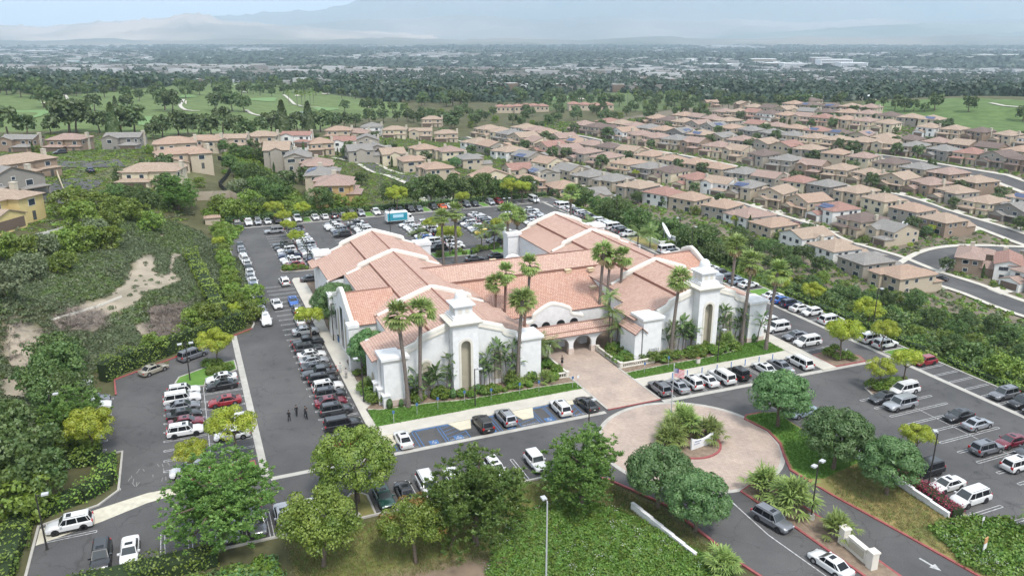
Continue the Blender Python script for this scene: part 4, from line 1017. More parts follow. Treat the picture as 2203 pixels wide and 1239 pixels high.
def car_shape(ty):
    p=TYPES[ty]; L_,Wd,H=p['L']/2,p['W']/2,p['H']
    parts=[]
    boxy = ty in ('jeep','van','large suv','pickup truck')
    nose_in = .10 if boxy else .20
    # lower body, lofted along x
    st=[]; bed = ty=='pickup truck'
    xs=[(-L_,.80 if not boxy else .93,p['gc']+.22,p['boot']-.16),(-L_+.10,.93 if not boxy else .98,p['gc']+.05,p['boot']-.03),(-L_+.45,.985,p['gc'],p['boot']),
        (p['d'],1.0,p['gc'],p['belt'] if not bed else p['boot']),(0,1.0,p['gc'],p['belt']),(p['a'],1.0,p['gc'],p['belt']-.02),((p['a']+L_)/2,.985,p['gc'],p['hood']),
        (L_-.42,.96,p['gc'],p['hood']-.06),(L_-.14,.88 if not boxy else .96,p['gc']+.03,p['hood']-.17),(L_,.66 if not boxy else .9,p['gc']+.16,p['hood']-.34)]
    mb=MB(); pts=[]
    for x,wf,zb,zt in xs:
        w=Wd*wf; zm=zb+(zt-zb)*.55
        half=[(w*.86,zb),(w*.985,zb+.10),(w,zm),(w*.965,zt-.10),(w*.86,zt-.015),(w*.45,zt+(.03 if x>p['a']-.1 or x<p['d']+.1 else 0))]
        ring=half+[(-a,b) for a,b in half[::-1]]
        pts+=[(x,y,z) for y,z in ring]
    n=12
    fs=[(i*n+k,i*n+(k+1)%n,(i+1)*n+(k+1)%n,(i+1)*n+k) for i in range(len(xs)-1) for k in range(n)]+[tuple(range(n))[::-1],tuple(range((len(xs)-1)*n,len(xs)*n))]
    mb.add(pts,fs,0)
    # cabin
    wb=Wd*.90; wr=Wd*(.74 if not boxy else .82); zb=p['belt']-.04; zr=H
    base=[(p['a'],wb*.96),(p['b']*.6,wb),((p['c']+p['d'])/2+.1,wb*.985),(p['d'],wb*.93)]
    roof=[(p['b'],wr*.95),(p['b']*.3,wr),((p['c'])+.25,wr*.985),(p['c'],wr*.93)]
    V=[]
    for (x,y) in base: V+=[(x,y,zb),(x,-y,zb)]
    for (x,y) in roof: V+=[(x,y,zr-.06),(x,-y,zr-.06)]
    for i,(x,y) in enumerate(roof): V+=[(x+(-.12 if i==0 else .1 if i==3 else 0),y*.86,zr),(x+(-.12 if i==0 else .1 if i==3 else 0),-y*.86,zr)]
    B=lambda i,s:2*i+(0 if s>0 else 1)
    F=[]
    for i in range(3):
        for s in (1,-1):
            q=(B(i,s),B(i+1,s),8+B(i+1,s),8+B(i,s)); F.append(q if s<0 else q[::-1])
            q=(8+B(i,s),8+B(i+1,s),16+B(i+1,s),16+B(i,s)); F.append(q if s<0 else q[::-1])
        F.append((16+B(i,1),16+B(i,-1),16+B(i+1,-1),16+B(i+1,1))[::-1])
    F.append((B(0,1),8+B(0,1),8+B(0,-1),B(0,-1))[::-1]); F.append((8+B(0,1),16+B(0,1),16+B(0,-1),8+B(0,-1))[::-1]); F.append((B(3,1),8+B(3,1),8+B(3,-1),B(3,-1))); F.append((8+B(3,1),16+B(3,1),16+B(3,-1),8+B(3,-1)))
    mb.add(V,F,0)
    # wheel arches, sills
    wx=p['L']*.29; wr_=.35 if p['H']>1.6 else .32
    for sx in (1,-1):
        for s in (1,-1):
            c=(sx*wx,s*(Wd-.02),wr_+.02); mb.cone((c[0],c[1]-(.0 if s>0 else .03),c[2]),wr_+.075,wr_+.075,.03,14,1,axis='y')
    if ty in ('suv','jeep','large suv'):
        for s in (1,-1): mb.box(-wx+.4,wx-.4,s*Wd-.03,s*Wd+.012,p['gc']-.02,p['gc']+.13,1)
    if bed:
        mb.box(-L_+.16,p['d']-.06,-Wd*.80,Wd*.80,p['boot']-.10,p['boot']+.022,1)
    body=mb.mesh('car_body',[PAINT['w'][1],M['blacktrim']],35)
    parts.append(('body',body,'paint'))
    def lerp(a,b,t): return tuple(a[i]+(b[i]-a[i])*t for i in range(3))
    def panel(a,b,c,d,off,m,nm,u0=.06,u1=.94,v0=.08,v1=.93):
        # inset quad on a,b (foot) c,d (top)
        a,b,c,d=[Vector(x) for x in (a,b,c,d)]
        def at(u,v): return (a.lerp(b,u)).lerp(d.lerp(c,u),v)
        q=[at(u0,v0),at(u1,v0),at(u1,v1),at(u0,v1)]; n=(q[1]-q[0]).cross(q[3]-q[0]).normalized()*off
        k=MB(); k.quad(*[tuple(x+n) for x in q]); parts.append((nm,k.mesh(nm,m),None))
    P_=lambda i:Vector(V[i])
    panel(P_(B(0,-1)),P_(B(0,1)),P_(8+B(0,1)),P_(8+B(0,-1)),.015,M['windshield'],'windscreen',.05,.95)
    if ty!='pickup truck' or True: panel(P_(B(3,1)),P_(B(3,-1)),P_(8+B(3,-1)),P_(8+B(3,1)),.015,M['carglass'],'rear_window',.08,.92,.12,.9)
    nside = 2 if ty in('sedan','coupe','hatchback','pickup truck') else 3
    for s in (1,-1):
        # full side from windscreen pillar to rear pillar in nside pieces
        f0,t0,f1,t1 = Vector(V[B(0,s)]),Vector(V[8+B(0,s)]),Vector(V[B(3,s)]),Vector(V[8+B(3,s)])
        m0b,m0t,m1b,m1t = Vector(V[B(1,s)]),Vector(V[8+B(1,s)]),Vector(V[B(2,s)]),Vector(V[8+B(2,s)])
        segs=[((f0,m0b,m0t,t0),.12,.97)] ; 
        mid=[(m0b.lerp(m1b,i/(nside-1)),m0b.lerp(m1b,(i+1)/(nside-1)),m0t.lerp(m1t,(i+1)/(nside-1)),m0t.lerp(m1t,i/(nside-1))) for i in range(nside-1)]
        segs+= [(q,.04,.96) for q in mid]
        segs.append(((m1b,f1,t1,m1t),.05,.72))
        for (q,u0,u1) in segs:
            a,b,c,d=q
            if s<0: panel(b,a,d,c,.014,M['carglass'],'side_window',1-u1,1-u0,.10,.90)
            else: panel(a,b,c,d,.014,M['carglass'],'side_window',u0,u1,.10,.90)
    # wheels
    k=MB(); k.cone((0,-.11,0),wr_,wr_,.22,16,0,axis='y'); tyre=k.mesh('tyre',M['tyre'],40)
    k=MB(); k.cone((0,-.125,0),wr_*.62,wr_*.62,.25,10,0,axis='y')
    rim=k.mesh('rim',M['rim'],40)
    for sx in (1,-1):
        for s in (1,-1): parts.append(('wheel',tyre,(sx*wx,s*(Wd-.115),wr_),rim))
    # lamps, mirrors, plates
    for s in (1,-1):
        k=MB(); hz=p['hood']-.26; x=L_-.10; k.box(x-.16,x+.02,s*Wd*.62-.17,s*Wd*.62+.17,hz-.07,hz+.07); parts.append(('headlight',k.mesh('headlight',M['headlamp']),None))
        k=MB(); x=-L_+.055; z=p['boot']-.24 if ty in('sedan','coupe','hatchback') else p['boot']-.1; k.box(x-.05,x+.12,s*Wd*.78-.15,s*Wd*.78+.14,z-p['tl']/2,z+p['tl']/2); parts.append(('tail_light',k.mesh('tail_light',M['tail']),None))
        k=MB(); k.box(p['a']-.42,p['a']-.22,min(s*Wd*.92,s*(Wd+.17)),max(s*Wd*.92,s*(Wd+.17)),p['belt']-.02,p['belt']+.14); parts.append(('wing_mirror',k.mesh('wing_mirror',PAINT['w'][1]),'paint'))
    k=MB(); k.box(-L_-.012,-L_+.05,-.16,.16,p['boot']-.42,p['boot']-.3); parts.append(('number_plate',k.mesh('number_plate',M['plate']),None))
    k=MB(); x=L_-.02; k.box(x-.03,x+.022,-Wd*.42,Wd*.42,p['gc']+.2,p['gc']+.42); parts.append(('grille',k.mesh('grille',M['blacktrim']),None))
    if ty in ('suv','large suv','minivan'):
        for s in (1,-1):
            k=MB(); k.tube([(p['b']-.1,s*wr*.88,H+.03),(p['c']+.2,s*wr*.88,H+.03)],.022,5); parts.append(('roof_rail',k.mesh('roof_rail',M['blacktrim']),None))
    if ty in ('sedan','suv'):
        k=MB(); k.box(p['b']-.75,p['b']-.25,-.38,.38,H-.01,H+.012); parts.append(('sunroof',k.mesh('sunroof',M['carglass']),None))
    if ty=='jeep':
        k=MB(); k.cone((-L_-.2,0,1.0),.36,.36,.2,14,axis='x'); parts.append(('spare_wheel',k.mesh('spare_wheel',M['tyre'],40),None))
    return parts
SHAPES={t:car_shape(t) for t in TYPES}
HEAD={'E':0,'N':math.pi/2,'W':math.pi,'S':-math.pi/2}
CODE={'s':'sedan','c':'coupe','h':'hatchback','u':'suv','U':'large suv','m':'minivan','V':'van','p':'pickup truck','j':'jeep'}
ORD=['','first','second','third','fourth','fifth','sixth','seventh','eighth','ninth','tenth','eleventh','twelfth','thirteenth','fourteenth','fifteenth','sixteenth','seventeenth','eighteenth','nineteenth','twentieth','twenty-first','twenty-second','twenty-third','twenty-fourth','twenty-fifth','twenty-sixth','twenty-seventh','twenty-eighth','twenty-ninth','thirtieth','thirty-first','thirty-second','thirty-third','thirty-fourth','thirty-fifth','thirty-sixth','thirty-seventh','thirty-eighth','thirty-ninth','fortieth']+['forty-'+w for w in ('first','second','third','fourth','fifth','sixth','seventh','eighth','ninth')]+['fiftieth']+['fifty-'+w for w in ('first','second','third','fourth','fifth','sixth','seventh','eighth','ninth')]
jit=random.Random(11)
NAMES={'suv':'SUV','large suv':'large SUV','jeep':'boxy off-roader'}
def car(ty,colk,x,y,z,rz,label,group,near=True,pitch=0,detail=2):
    ty=CODE.get(ty,ty); cn,pm=PAINT[colk]
    t=thing('parked_car' if ty not in('pickup truck','van','minivan') else 'parked_'+ty.replace(' ','_'), label, 'car' if ty not in('pickup truck','van','minivan') else ty.split()[0] if ty!='pickup truck' else 'pickup truck',(x,y,z),rz,group)
    t.rotation_euler=(0,-pitch,rz)
    for p in SHAPES[ty]:
        if detail<1 and p[0] in ('wing_mirror','number_plate','grille','roof_rail','sunroof'): continue
        if p[0]=='wheel':
            w=link('wheel',p[1],t,p[2]); 
            if detail>1: link('rim',p[3],w)
            continue
        o=link(p[0],p[1],t)
        if p[2]=='paint': setmat(o,pm,0)
    return t
def cname(ty,ck): 
    ty=CODE.get(ty,ty); return PAINT[ck][0]+' '+NAMES.get(ty,ty)
def row(desc, group, seq, fixed, axis, head, lo=0, detail=2, end='near'):
    """a row of parked cars; seq = list of (position, code) with code = type+colour(+heading)"""
    n=0
    for s,code in seq:
        n+=1
        ty,ck=code[0],code[1]; h=HEAD[code[2]] if len(code)>2 else HEAD[head]
        a=s+jit.uniform(-.12,.12); b=fixed+jit.uniform(-.28,.28)
        u,v=(b,a) if axis=='u' else (a,b)
        x,y=W(u,v)
        car(ty,ck,x,y,0.0,ANG+h+jit.uniform(-.025,.025),'%s, %s from the %s end of %s'%(cname(ty,ck),ORD[n],end,desc),group,detail=detail)
def seq(s0,codes,st=2.75):
    out=[]; s=s0
    for c in codes.split():
        if c!='.': out.append((s,c))
        s+=st
    return out
row('the row along the side walkway','cars along the side walkway',[(1.3,'sr'),(6.3,'Uk'),(11.3,'ug')]+seq(14.1,'sR ug uw uk pgW sg ss sw ug pk'),-33.3,'u','E')
row('the kerb beside the side pavement','cars at the side pavement kerb',[(45,'swE'),(51.2,'swN'),(57.2,'ugN'),(63,'sbS')],-32.3,'u','E')
row('the left lot middle row','cars in the left lot',[(1.6,'uwW'),(12.7,'uw'),(15.4,'sR'),(18.2,'sk'),(20.9,'sm'),(23.6,'Uw'),(26.4,'uw')],-53.4,'u','E')
row('the left lot gutter-side row','cars in the left lot by the gutter',[(9.4,'sw'),(12.4,'UwW'),(20.4,'srW'),(26.4,'sk'),(29.2,'swW')],-47.8,'u','W')
row('the left lot edge row','cars at the left lot edge',[(12.8,'sk'),(15.6,'sm'),(23.0,'sw'),(25.8,'Uw'),(28.4,'sm')],-65.8,'u','E')
row('the lower left corner','cars in the lower left corner',[(-62.2,'ukS'),(-59.5,'swS')],-13.0,'v','S')
row('the bottom parking row','cars in the bottom row',[(-49.5,'ss'),(-46.6,'um'),(-43.7,'ss'),(-40.9,'sw'),(-38.0,'sm'),(-32.5,'sG'),(-29.9,'skN'),(-27.1,'Uw'),(-23.6,'sw'),(-18.2,'uw'),(-12.8,'jw')],-13.2,'v','S',end='left')
row('the blue accessible stalls','cars in the accessible stalls',[(-26.6,'sw'),(-15.4,'uk'),(-11.9,'us'),(-3.4,'uw'),(0.9,'sk')],-0.7,'v','N',end='left')
row('the row right of the plaza','cars right of the plaza',[(13.5,'um'),(16.5,'ss'),(19.3,'uw'),(22.0,'sw'),(24.8,'Uw'),(27.8,'jk'),(33.2,'sw'),(36.3,'sm'),(40.2,'mw')],-0.8,'v','N',end='left')
row('the right lot double row, left side','cars in the right lot',[(-32.6,'um'),(-37.0,'uw'),(-18.9,'UsW'),(-16.2,'sgW')][::-1],42.6,'u','E')
row('the right lot double row, right side','cars in the right lot, right side',[(-15.3,'mwW'),(-24.6,'skW'),(-27.4,'ss'),(-32.5,'sRW'),(-35.3,'sgW')],47.7,'u','E',end='far')
row('the bougainvillea row','cars beside the bougainvillea',[(-33.6,'UkW'),(-37.0,'swW'),(-39.9,'mwW')],30.5,'u','W',end='far')
row('the lawn corner','cars at the lawn corner',[(-15.3,'slW')],27.8,'u','W')
row('the long right edge row','cars in the long right edge row',[(-27.8,'ukW'),(-25.2,'ukW'),(-22.3,'umW'),(-8.4,'hr W'.replace(' ',''))]+[(-0.3,'uw'),(2.5,'Uw'),(8.2,'ss'),(12.7,'mw'),(17.5,'hwW'),(20.2,'sw'),(23.0,'un'),(25.7,'sb'),(28.6,'sw'),(36.6,'sw'),(39.3,'sl'),(42.1,'ug'),(45.4,'uk'),(50.5,'sw'),(53.4,'sm'),(56.2,'sg'),(59,'sw'),(61.7,'sw'),(64.6,'ug'),(67.4,'Vw')],59.7,'u','E',detail=1)
row('the far right edge row','cars in the far right edge row',seq(85.5,'pw uk ms Vw Uw uw Uw sg ug us mw um uw sw Vw mw'),59.5,'u','E',detail=1)
row('the right wing aisle','cars beside the right wing',[(5.6,'mwW'),(8.7,'smW'),(13.2,'Uw'),(16.2,'uw')],47.6,'u','W')
row('the back left block, left side','cars in the back left block',seq(89.9,'sr uw sw pnW ss uw ug pg')+[(125.6,'Us')],-28.2,'u','W',detail=1)
row('the back left block, right side','cars in the back left block, right side',seq(90.4,'sw un sm uw ss ss us sw sw ss sw sg sm ug sg'),-22.7,'u','W',detail=1)
row('the second back block, left side','cars in the second back block',seq(114.6,'uk sn us pw pw us'),-12,'u','W',detail=1)
row('the second back block, right side','cars in the second back block, right side',seq(114,'sw uw uw sw pg sw'),-5.9,'u','W',detail=1)
row('the third back block, left side','cars in the third back block',seq(91.5,'uk us Vw sw sb sw uk sw uw sw uw'),7.3,'u','W',detail=1)
row('the third back block, right side','cars in the third back block, right side',seq(91.6,'sw uw uk sw sw uk sw uw sw uw uw'),12.5,'u','E',detail=1)
row('the fourth back block, left side','cars in the fourth back block',seq(91,'uk sg . uk')+[(102.6,'hy')]+seq(105.4,'ss uw sm uw uk sw ug'),23.6,'u','W',detail=1)
row('the fourth back block, right side','cars in the fourth back block, right side',seq(91,'uk uw sw sw sw us un ug ug us mw ss sw'),29.4,'u','E',detail=1)
row('the fifth back block, left side','cars in the fifth back block',seq(95,'us sw uw sm sk sw um sw ug us uw')+[(128.6,'Uk')],40.9,'u','W',detail=1)
row('the fifth back block, right side','cars in the fifth back block, right side',seq(95,'sw us uw sk sw ss uw sm sw us pw'),46.4,'u','E',detail=1)
row('the farthest parking row','cars in the farthest row',[(-36.9,'pk'),(-34.1,'pw'),(-31.4,'us'),(-28.7,'sw'),(-26,'pk'),(-23.4,'pw'),(-20.4,'pw'),(-15.3,'sw'),(-12.5,'swN'),(-9.9,'mgN'),(-7.2,'ssN'),(-4.5,'um'),(-1.6,'us'),(2.9,'pwS'),(8,'sm'),(10.6,'sg'),(13.6,'Uk'),(16.4,'sm'),(21.1,'uk'),(24.0,'co'),(26.2,'cw'),(29,'sR'),(31.8,'um'),(34.6,'sg'),(40,'us'),(42.9,'ur')],138.9,'v','S',detail=1,end='left')
row('the far corner by the pines','van at the far corner',[(54.3,'Vw')],137.2,'v','S',detail=1)
row('the shaded left edge row','cars under the left edge trees',[(53.6,'uwS'),(59.4,'ss'),(66.3,'sg'),(69.4,'sw'),(72.8,'sk'),(76.6,'sl'),(80,'sw'),(83.4,'ss'),(87.2,'sw'),(91,'sk'),(95.2,'sw'),(98.6,'uw'),(101.9,'sw'),(105.4,'sm'),(109,'ss'),(113,'sg')],-38.4,'u','S',detail=1)
for (u,v,ty,ck,h,lb) in ((-32.0,77.3,'u','w','N','white SUV driving past the head of the side walkway'),(-35.4,62.5,'s','w','S','white sedan driving down the left aisle'),(-26.3,77.2,'s','g','E','dark grey sedan parked behind the left wing'),
     (12.5,78.6,'s','g','E','dark grey sedan parked behind the hall, left one'),(18.5,78.9,'s','g','E','dark grey sedan parked behind the hall, right one')):
    car(ty,ck,*W(u,v),0,ANG+HEAD[h]+(.05 if h in 'NS' else 0),lb,'cars out of the rows')
car('s','t',*W(-57.7,37.0),0,ANG+math.radians(35),'beige sedan parked along the red kerb by the hedge','cars out of the rows')
car('m','m',*W(-51.7,41.0),0,ANG+math.radians(33),'grey minivan parked along the red kerb behind the lamp post','cars out of the rows')
car('u','w',*W(-65.7,-5.4),0,ANG+math.pi+.03,'white three-row SUV alone at the sandy flume, lower left','cars out of the rows')
x,y=W(4.2,-36.3); 
car('u','m',*W(6.3,-34.6),0,ANG+math.radians(-78),'grey SUV driving down the exit road beside the red kerb','cars on the driveway')
car('s','w',*W(6.6,-43.0),0,ANG+math.radians(97),'white sedan on the driveway at the bottom edge','cars on the driveway')
# box truck
def truck():
    t=thing('box_truck','white box truck with a teal mural on its side in the back lot','truck',(*W(6.0,124.6),0),ANG)
    k=MB(); k.box(-3.6,2.6,-1.2,1.2,.9,3.4); k.build('cargo_box',M['white'],t)
    k=MB(); k.box(-3.4,2.4,-1.235,-1.21,1.05,3.2); k.build('side_mural',mat('teal_mural',(0.02,0.19,0.27),0.6,col2=(0.04,0.30,0.38),scale=.7),t)
    k=MB(); k.box(-1.8,1.3,-1.26,-1.24,1.9,2.8); k.build('mural_panel',mat('pale_blue_lettering_panel',(0.35,0.55,0.66),0.6),t)
    k=MB(); k.box(2.7,4.4,-1.1,1.1,.6,1.5); k.box(2.7,3.7,-1.05,1.05,1.5,2.5); k.build('cab',M['white'],t)
    k=MB(); k.box(3.0,3.72,-1.07,1.07,1.65,2.3); k.build('cab_window',M['carglass'],t)
    k=MB(); k.box(-3.6,4.0,-.5,.5,.5,.88); k.build('chassis',M['blacktrim'],t)
    for x in (-2.4,3.5):
        for s in (-1,1): k=MB(); k.cone((x,s*1.0-.15,.45),.45,.45,.3,14,axis='y'); k.build('wheel',M['tyre'],t)
truck()
# ------------------------------------------------------------------ plants
R_ = np.random.default_rng(21)
def unit(n, r=R_):
    v = r.normal(size=(n,3)); return v/np.linalg.norm(v,axis=1)[:,None]
def leaf_quads(P, N, size, elong=1.5, wild=0.7, r=R_):
    """one quad per point, roughly facing N"""
    n=len(P); N=N+unit(n,r)*wild; N/=np.linalg.norm(N,axis=1)[:,None]+1e-9
    a=np.cross(N,unit(n,r)); a/=np.linalg.norm(a,axis=1)[:,None]+1e-9; b=np.cross(N,a)
    s=(size*(0.65+0.7*r.random(n)))[:,None] if np.ndim(size)==0 else size[:,None]
    a=a*s*elong; b=b*s
    return np.stack([P-a*.5,P+b*.5-a*.05,P+a*.5,P-b*.5-a*.05],1)
def puffs(C, rad, per, size, elong=1.5, wild=0.7, squash=0.85, upper=0.35, r=R_):
    """leaf clumps: C centres, rad radii"""
    C=np.asarray(C,float); rad=np.broadcast_to(rad,(len(C),)); n=len(C)*per
    d=unit(n,r); d[:,2]=np.where((d[:,2]<0)&(r.random(n)<upper*2),-d[:,2],d[:,2])
    k=np.repeat(np.arange(len(C)),per)
    rr=rad[k]*(0.72+0.33*r.random(n)**0.6)
    P=C[k]+d*rr[:,None]*np.array([1,1,squash])
    return leaf_quads(P,d,size,elong,wild,r)
def dome(n, rx, rz, z0, r=R_, low=-0.25, fill=0.35):
    d=unit(n*3,r); d=d[d[:,2]>low][:n]
    q=1-fill*r.random(len(d))**1.5
    return np.stack([d[:,0]*rx*q, d[:,1]*rx*q, z0+d[:,2]*rz*q],1)
def trunk_mb(h, r0, r1, branches, rs, lean=0.3, spread=2.0, top=None):
    k=MB(); p=[(0,0,-.3),(rs.uniform(-.1,.1),rs.uniform(-.1,.1),h*.4),(rs.uniform(-lean,lean),rs.uniform(-lean,lean),h)]
    k.tube(p,[r0,(r0+r1)/2,r1],7)
    return k,p
def limb_mb(base, end, r0):
    k=MB(); b=Vector(base); e=Vector(end); m=b.lerp(e,.5)+Vector((0,0,(e-b).length*.06)); k.tube([b,m,e],[r0,r0*.7,r0*.3],5); return k
TREES={}
def make_tree(name, crown_q, bark, th, tr, limbs=None, leafm=None, split=None):
    """registers meshes of a tree kind: trunk, limbs, crown"""
    rs=random.Random(hash(name)%1000 if False else len(TREES)+5)
    k,p=trunk_mb(th,tr,tr*.6,0,rs); tm=k.mesh('trunk',bark,60)
    lm=[]
    for e in (limbs or []): lm.append(limb_mb((p[-1][0]*.9,p[-1][1]*.9,th*.93),e,tr*.5).mesh('limb',bark,60))
    crowns=[]
    for (q,m) in crown_q: crowns.append(quads_mesh('crown',q,m))
    TREES[name]=(tm,lm,crowns)
def tree(kind, name, label, x, y, z, s=1.0, rz=None, group=None, cat='tree', sz=None, limbs=True):
    tm,lm,cr=TREES[kind]
    t=thing(name,label,cat,(x,y,z),rz if rz is not None else jit.uniform(0,6.28),group)
    t.scale=(s,s,sz or s)
    if tm: link('trunk',tm,t)
    if limbs:
        for m in lm: link('limb',m,t)
    for i,c in enumerate(cr): link('crown' if i==0 else 'leaf_clump' if i==1 else 'fruit_clump',c,t)
    return t
def ring_limbs(n,r,z,rs): return [(r*math.cos(6.28*i/n+rs.random()),r*math.sin(6.28*i/n+rs.random()),z*rs.uniform(.85,1.1)) for i in range(n)]
rs=random.Random(8)
# round dense camphor-like trees
for i in (0,1):
    r=np.random.default_rng(30+i)
    C=dome(105,2.85,2.2,3.7,r,-0.55,.12); 
    q=puffs(C,0.55+.3*r.random(len(C)),190,0.135,1.3,.38,r=r); q2=puffs(dome(40,1.9,1.4,3.6,r),.9,40,.3,r=r)
    make_tree('round%d'%i,[(np.concatenate([q,q2]),LEAF['camphor'])],M['bark'],2.4,.24,ring_limbs(6,1.7,3.6,rs))
# yellow green trees with cloud-like clumps
for i in (0,1,2):
    r=np.random.default_rng(40+i)
    C=dome(34,1.9,1.25,3.6,r,-.5,.5)
    q=puffs(C,.62,230,.115,1.3,.4,r=r)
    make_tree('lime%d'%i,[(q,LEAF['lime'])],M['bark'],2.5,.13,ring_limbs(6,1.2,3.4,rs))
# broad olive green tree in front of the car park
r=np.random.default_rng(50)
C=dome(95,3.5,2.6,4.5,r,-.6,.25); q=puffs(C,.85,210,.15,1.3,.42,r=r)
make_tree('broad',[(q,LEAF['olive'])],M['bark'],3.0,.3,ring_limbs(7,2.2,4.4,rs))
# pines: open crowns of needle tufts on visible limbs
def pine(seed, rx, zt, n, z0):
    r=np.random.default_rng(seed); d=dome(n,rx,(zt-z0)*.62,z0+(zt-z0)*.42,r,-.75,.75)
    lump=np.array([math.sin(p[0]*1.4+seed)+math.cos(p[1]*1.7+seed*2)+math.sin(p[2]*1.6) for p in d]); d=d[lump>-0.75]
    tufts=[]
    for c in d:
        m=7; cc=c+r.normal(size=(m,3))*np.array([.42,.42,.3]); tufts.append(cc)
    T=np.concatenate(tufts); per=14; n2=len(T)*per
    dr=unit(n2,r); dr[:,2]=np.abs(dr[:,2])*.9+.1*dr[:,2]; k=np.repeat(np.arange(len(T)),per)
    L0=.30*(0.7+.6*r.random(n2))[:,None]; A=T[k]; B=A+dr*L0; w=np.cross(dr,unit(n2,r)); w/=np.linalg.norm(w,axis=1)[:,None]+1e-9; w*=.05
    return np.stack([A-w*.6,A+w*.6,B+w,B-w],1), d
for i,(rx,zt,n,z0) in enumerate(((4.0,8.0,300,1.4),(4.8,8.4,380,1.5),(3.7,7.6,240,1.6))):
    q,d=pine(60+i,rx,zt,n,z0)
    lm=[tuple(p) for p in d[::max(1,len(d)//14)]]
    make_tree('pine%d'%i,[(q,LEAF['pine'])],M['bark'],4.2,.32,lm)
# tree with orange tints
r=np.random.default_rng(70); C=dome(75,2.9,2.2,4.2,r,-.5,.5); hue=C[:,0]*.5+C[:,1]*.3+r.normal(size=len(C))*.8
make_tree('tinted',[(puffs(C[hue<.75],.75,170,.14,1.4,.8,r=r),LEAF['olive']),(puffs(C[hue>=.75]*np.array([1.03,1.03,1.03]),.62,140,.13,1.3,.8,r=r),LEAF['autumn'])],M['bark'],3,.22,ring_limbs(6,1.8,4,rs))
r=np.random.default_rng(71); C=dome(90,2.9,2.3,3.9,r,-.6,.6)
make_tree('loose',[(puffs(C,.75,170,.14,1.5,.8,r=r),LEAF['olive'])],M['bark'],2.6,.2,ring_limbs(6,1.8,3.8,rs))
# slope trees, medium detail
for i in range(4):
    r=np.random.default_rng(80+i); C=dome(75,3.0+.3*i,2.7,4.6,r,-.8,.55); C[:,0]*=1+.2*math.sin(i)
    make_tree('slope%d'%i,[(puffs(C,.85,55,.27,1.5,.8,r=r),LEAF['darkpine'])],M['bark'],3.6,.22,ring_limbs(4,1.6,4.4,rs))
for i in range(3):
    r=np.random.default_rng(90+i); C=dome(38,2.5,2.1,2.3,r,-.9,.5)
    make_tree('bush%d'%i,[(puffs(C,.8,55,.26,1.5,.8,r=r),LEAF['shrub' if i==2 else 'olive'])],M['bark'],1.6,.12,ring_limbs(3,1,2,rs))
for i in range(3):
    r=np.random.default_rng(100+i); C=dome(26,3.4,2.9,4.6,r,-.7,.4)
    make_tree('park%d'%i,[(puffs(C,1.15,26,.7,1.3,.7,r=r),LEAF['park'])],M['bark'],3.2,.3,[])
r=np.random.default_rng(110); n=900; t=r.random(n); ang=r.random(n)*6.28; rad=(1-t)**.8*1.9+.1
P=np.stack([rad*np.cos(ang),rad*np.sin(ang),1.2+t*7.6],1); make_tree('conifer',[(leaf_quads(P,P*[1,1,0]+[0,0,.3],.75,1.3,.7,r),LEAF['park'])],M['bark'],2,.2,[])
n=700; t=r.random(n); ang=r.random(n)*6.28; rad=.55*np.sin(np.clip(t*1.05+.06,0,1)*3.14)**.5
P=np.stack([rad*np.cos(ang),rad*np.sin(ang),.2+t*6.5],1); make_tree('cypress',[(leaf_quads(P,P*[1,1,0],.42,1.5,.5,r),LEAF['darkpine'])],M['bark'],1,.1,[])
# clipped shrubs
def ball(rad,n,size,sq=1.0,seed=0):
    r=np.random.default_rng(seed); d=unit(n,r); d=d[d[:,2]>-.6]; return leaf_quads(d*rad*np.array([1,1,sq])*(.85+.2*r.random(len(d)))[:,None]+[0,0,rad*sq*.75],d,size,1.4,.5,r)
make_tree('boxball',[(ball(.6,700,.13,1,1),LEAF['hedge'])],M['bark'],.3,.05,[])
make_tree('column',[(ball(.45,900,.13,2.0,2),LEAF['camphor'])],M['bark'],.3,.05,[])
r=np.random.default_rng(3); C=dome(22,.95,.7,.6,r,-.3,.5); make_tree('shrub',[(puffs(C,.35,45,.13,1.6,.8,r=r),LEAF['hedge'])],M['bark'],.4,.05,[])
C=dome(22,.95,.6,.55,r,-.3,.5); make_tree('lushshrub',[(puffs(C,.35,45,.15,1.6,.8,r=r),LEAF['lush'])],M['bark'],.4,.05,[])
# palms
def blade(A, dr, Ln, w, droop, seg=3, up=Vector((0,0,1))):
    """thin drooping blade as a strip of quads"""
    out=[]; p=np.array(A,float); d=np.array(dr,float); side=np.cross(d,[0,0,1.0]); side/=np.linalg.norm(side)+1e-9
    prev=w*.5
    for i in range(seg):
        q=p+d*Ln/seg; wn=w*(1-(i+1)/seg)+.01 if i==seg-1 else w
        out.append([p-side*prev/2,p+side*prev/2,q+side*wn/2,q-side*wn/2]); prev=wn
        p=q; d=d+np.array([0,0,-droop/seg]); d/=np.linalg.norm(d)
    return out
def fan_leaf(base, dr, stalk, Ln, rs, n=9, w=.10):
    """a fan: stalk then a spread of blades in the plane of the leaf"""
    d=Vector(dr).normalized(); up=Vector((0,0,1)); side=d.cross(up); side=side.normalized() if side.length>.05 else Vector((1,0,0)); nn=side.cross(d)
    e=Vector(base)+d*stalk; out=blade(base,d,stalk,.06,.1,1)
    for i in range(n):
        a=math.radians(-80+160*i/(n-1)); dd=(d*math.cos(a)+side*math.sin(a)+nn*rs.uniform(-.12,.12)).normalized()
        out+=blade(e,dd,Ln*rs.uniform(.85,1.1)*(1-.2*abs(a)),w,1.0,3)
    return out
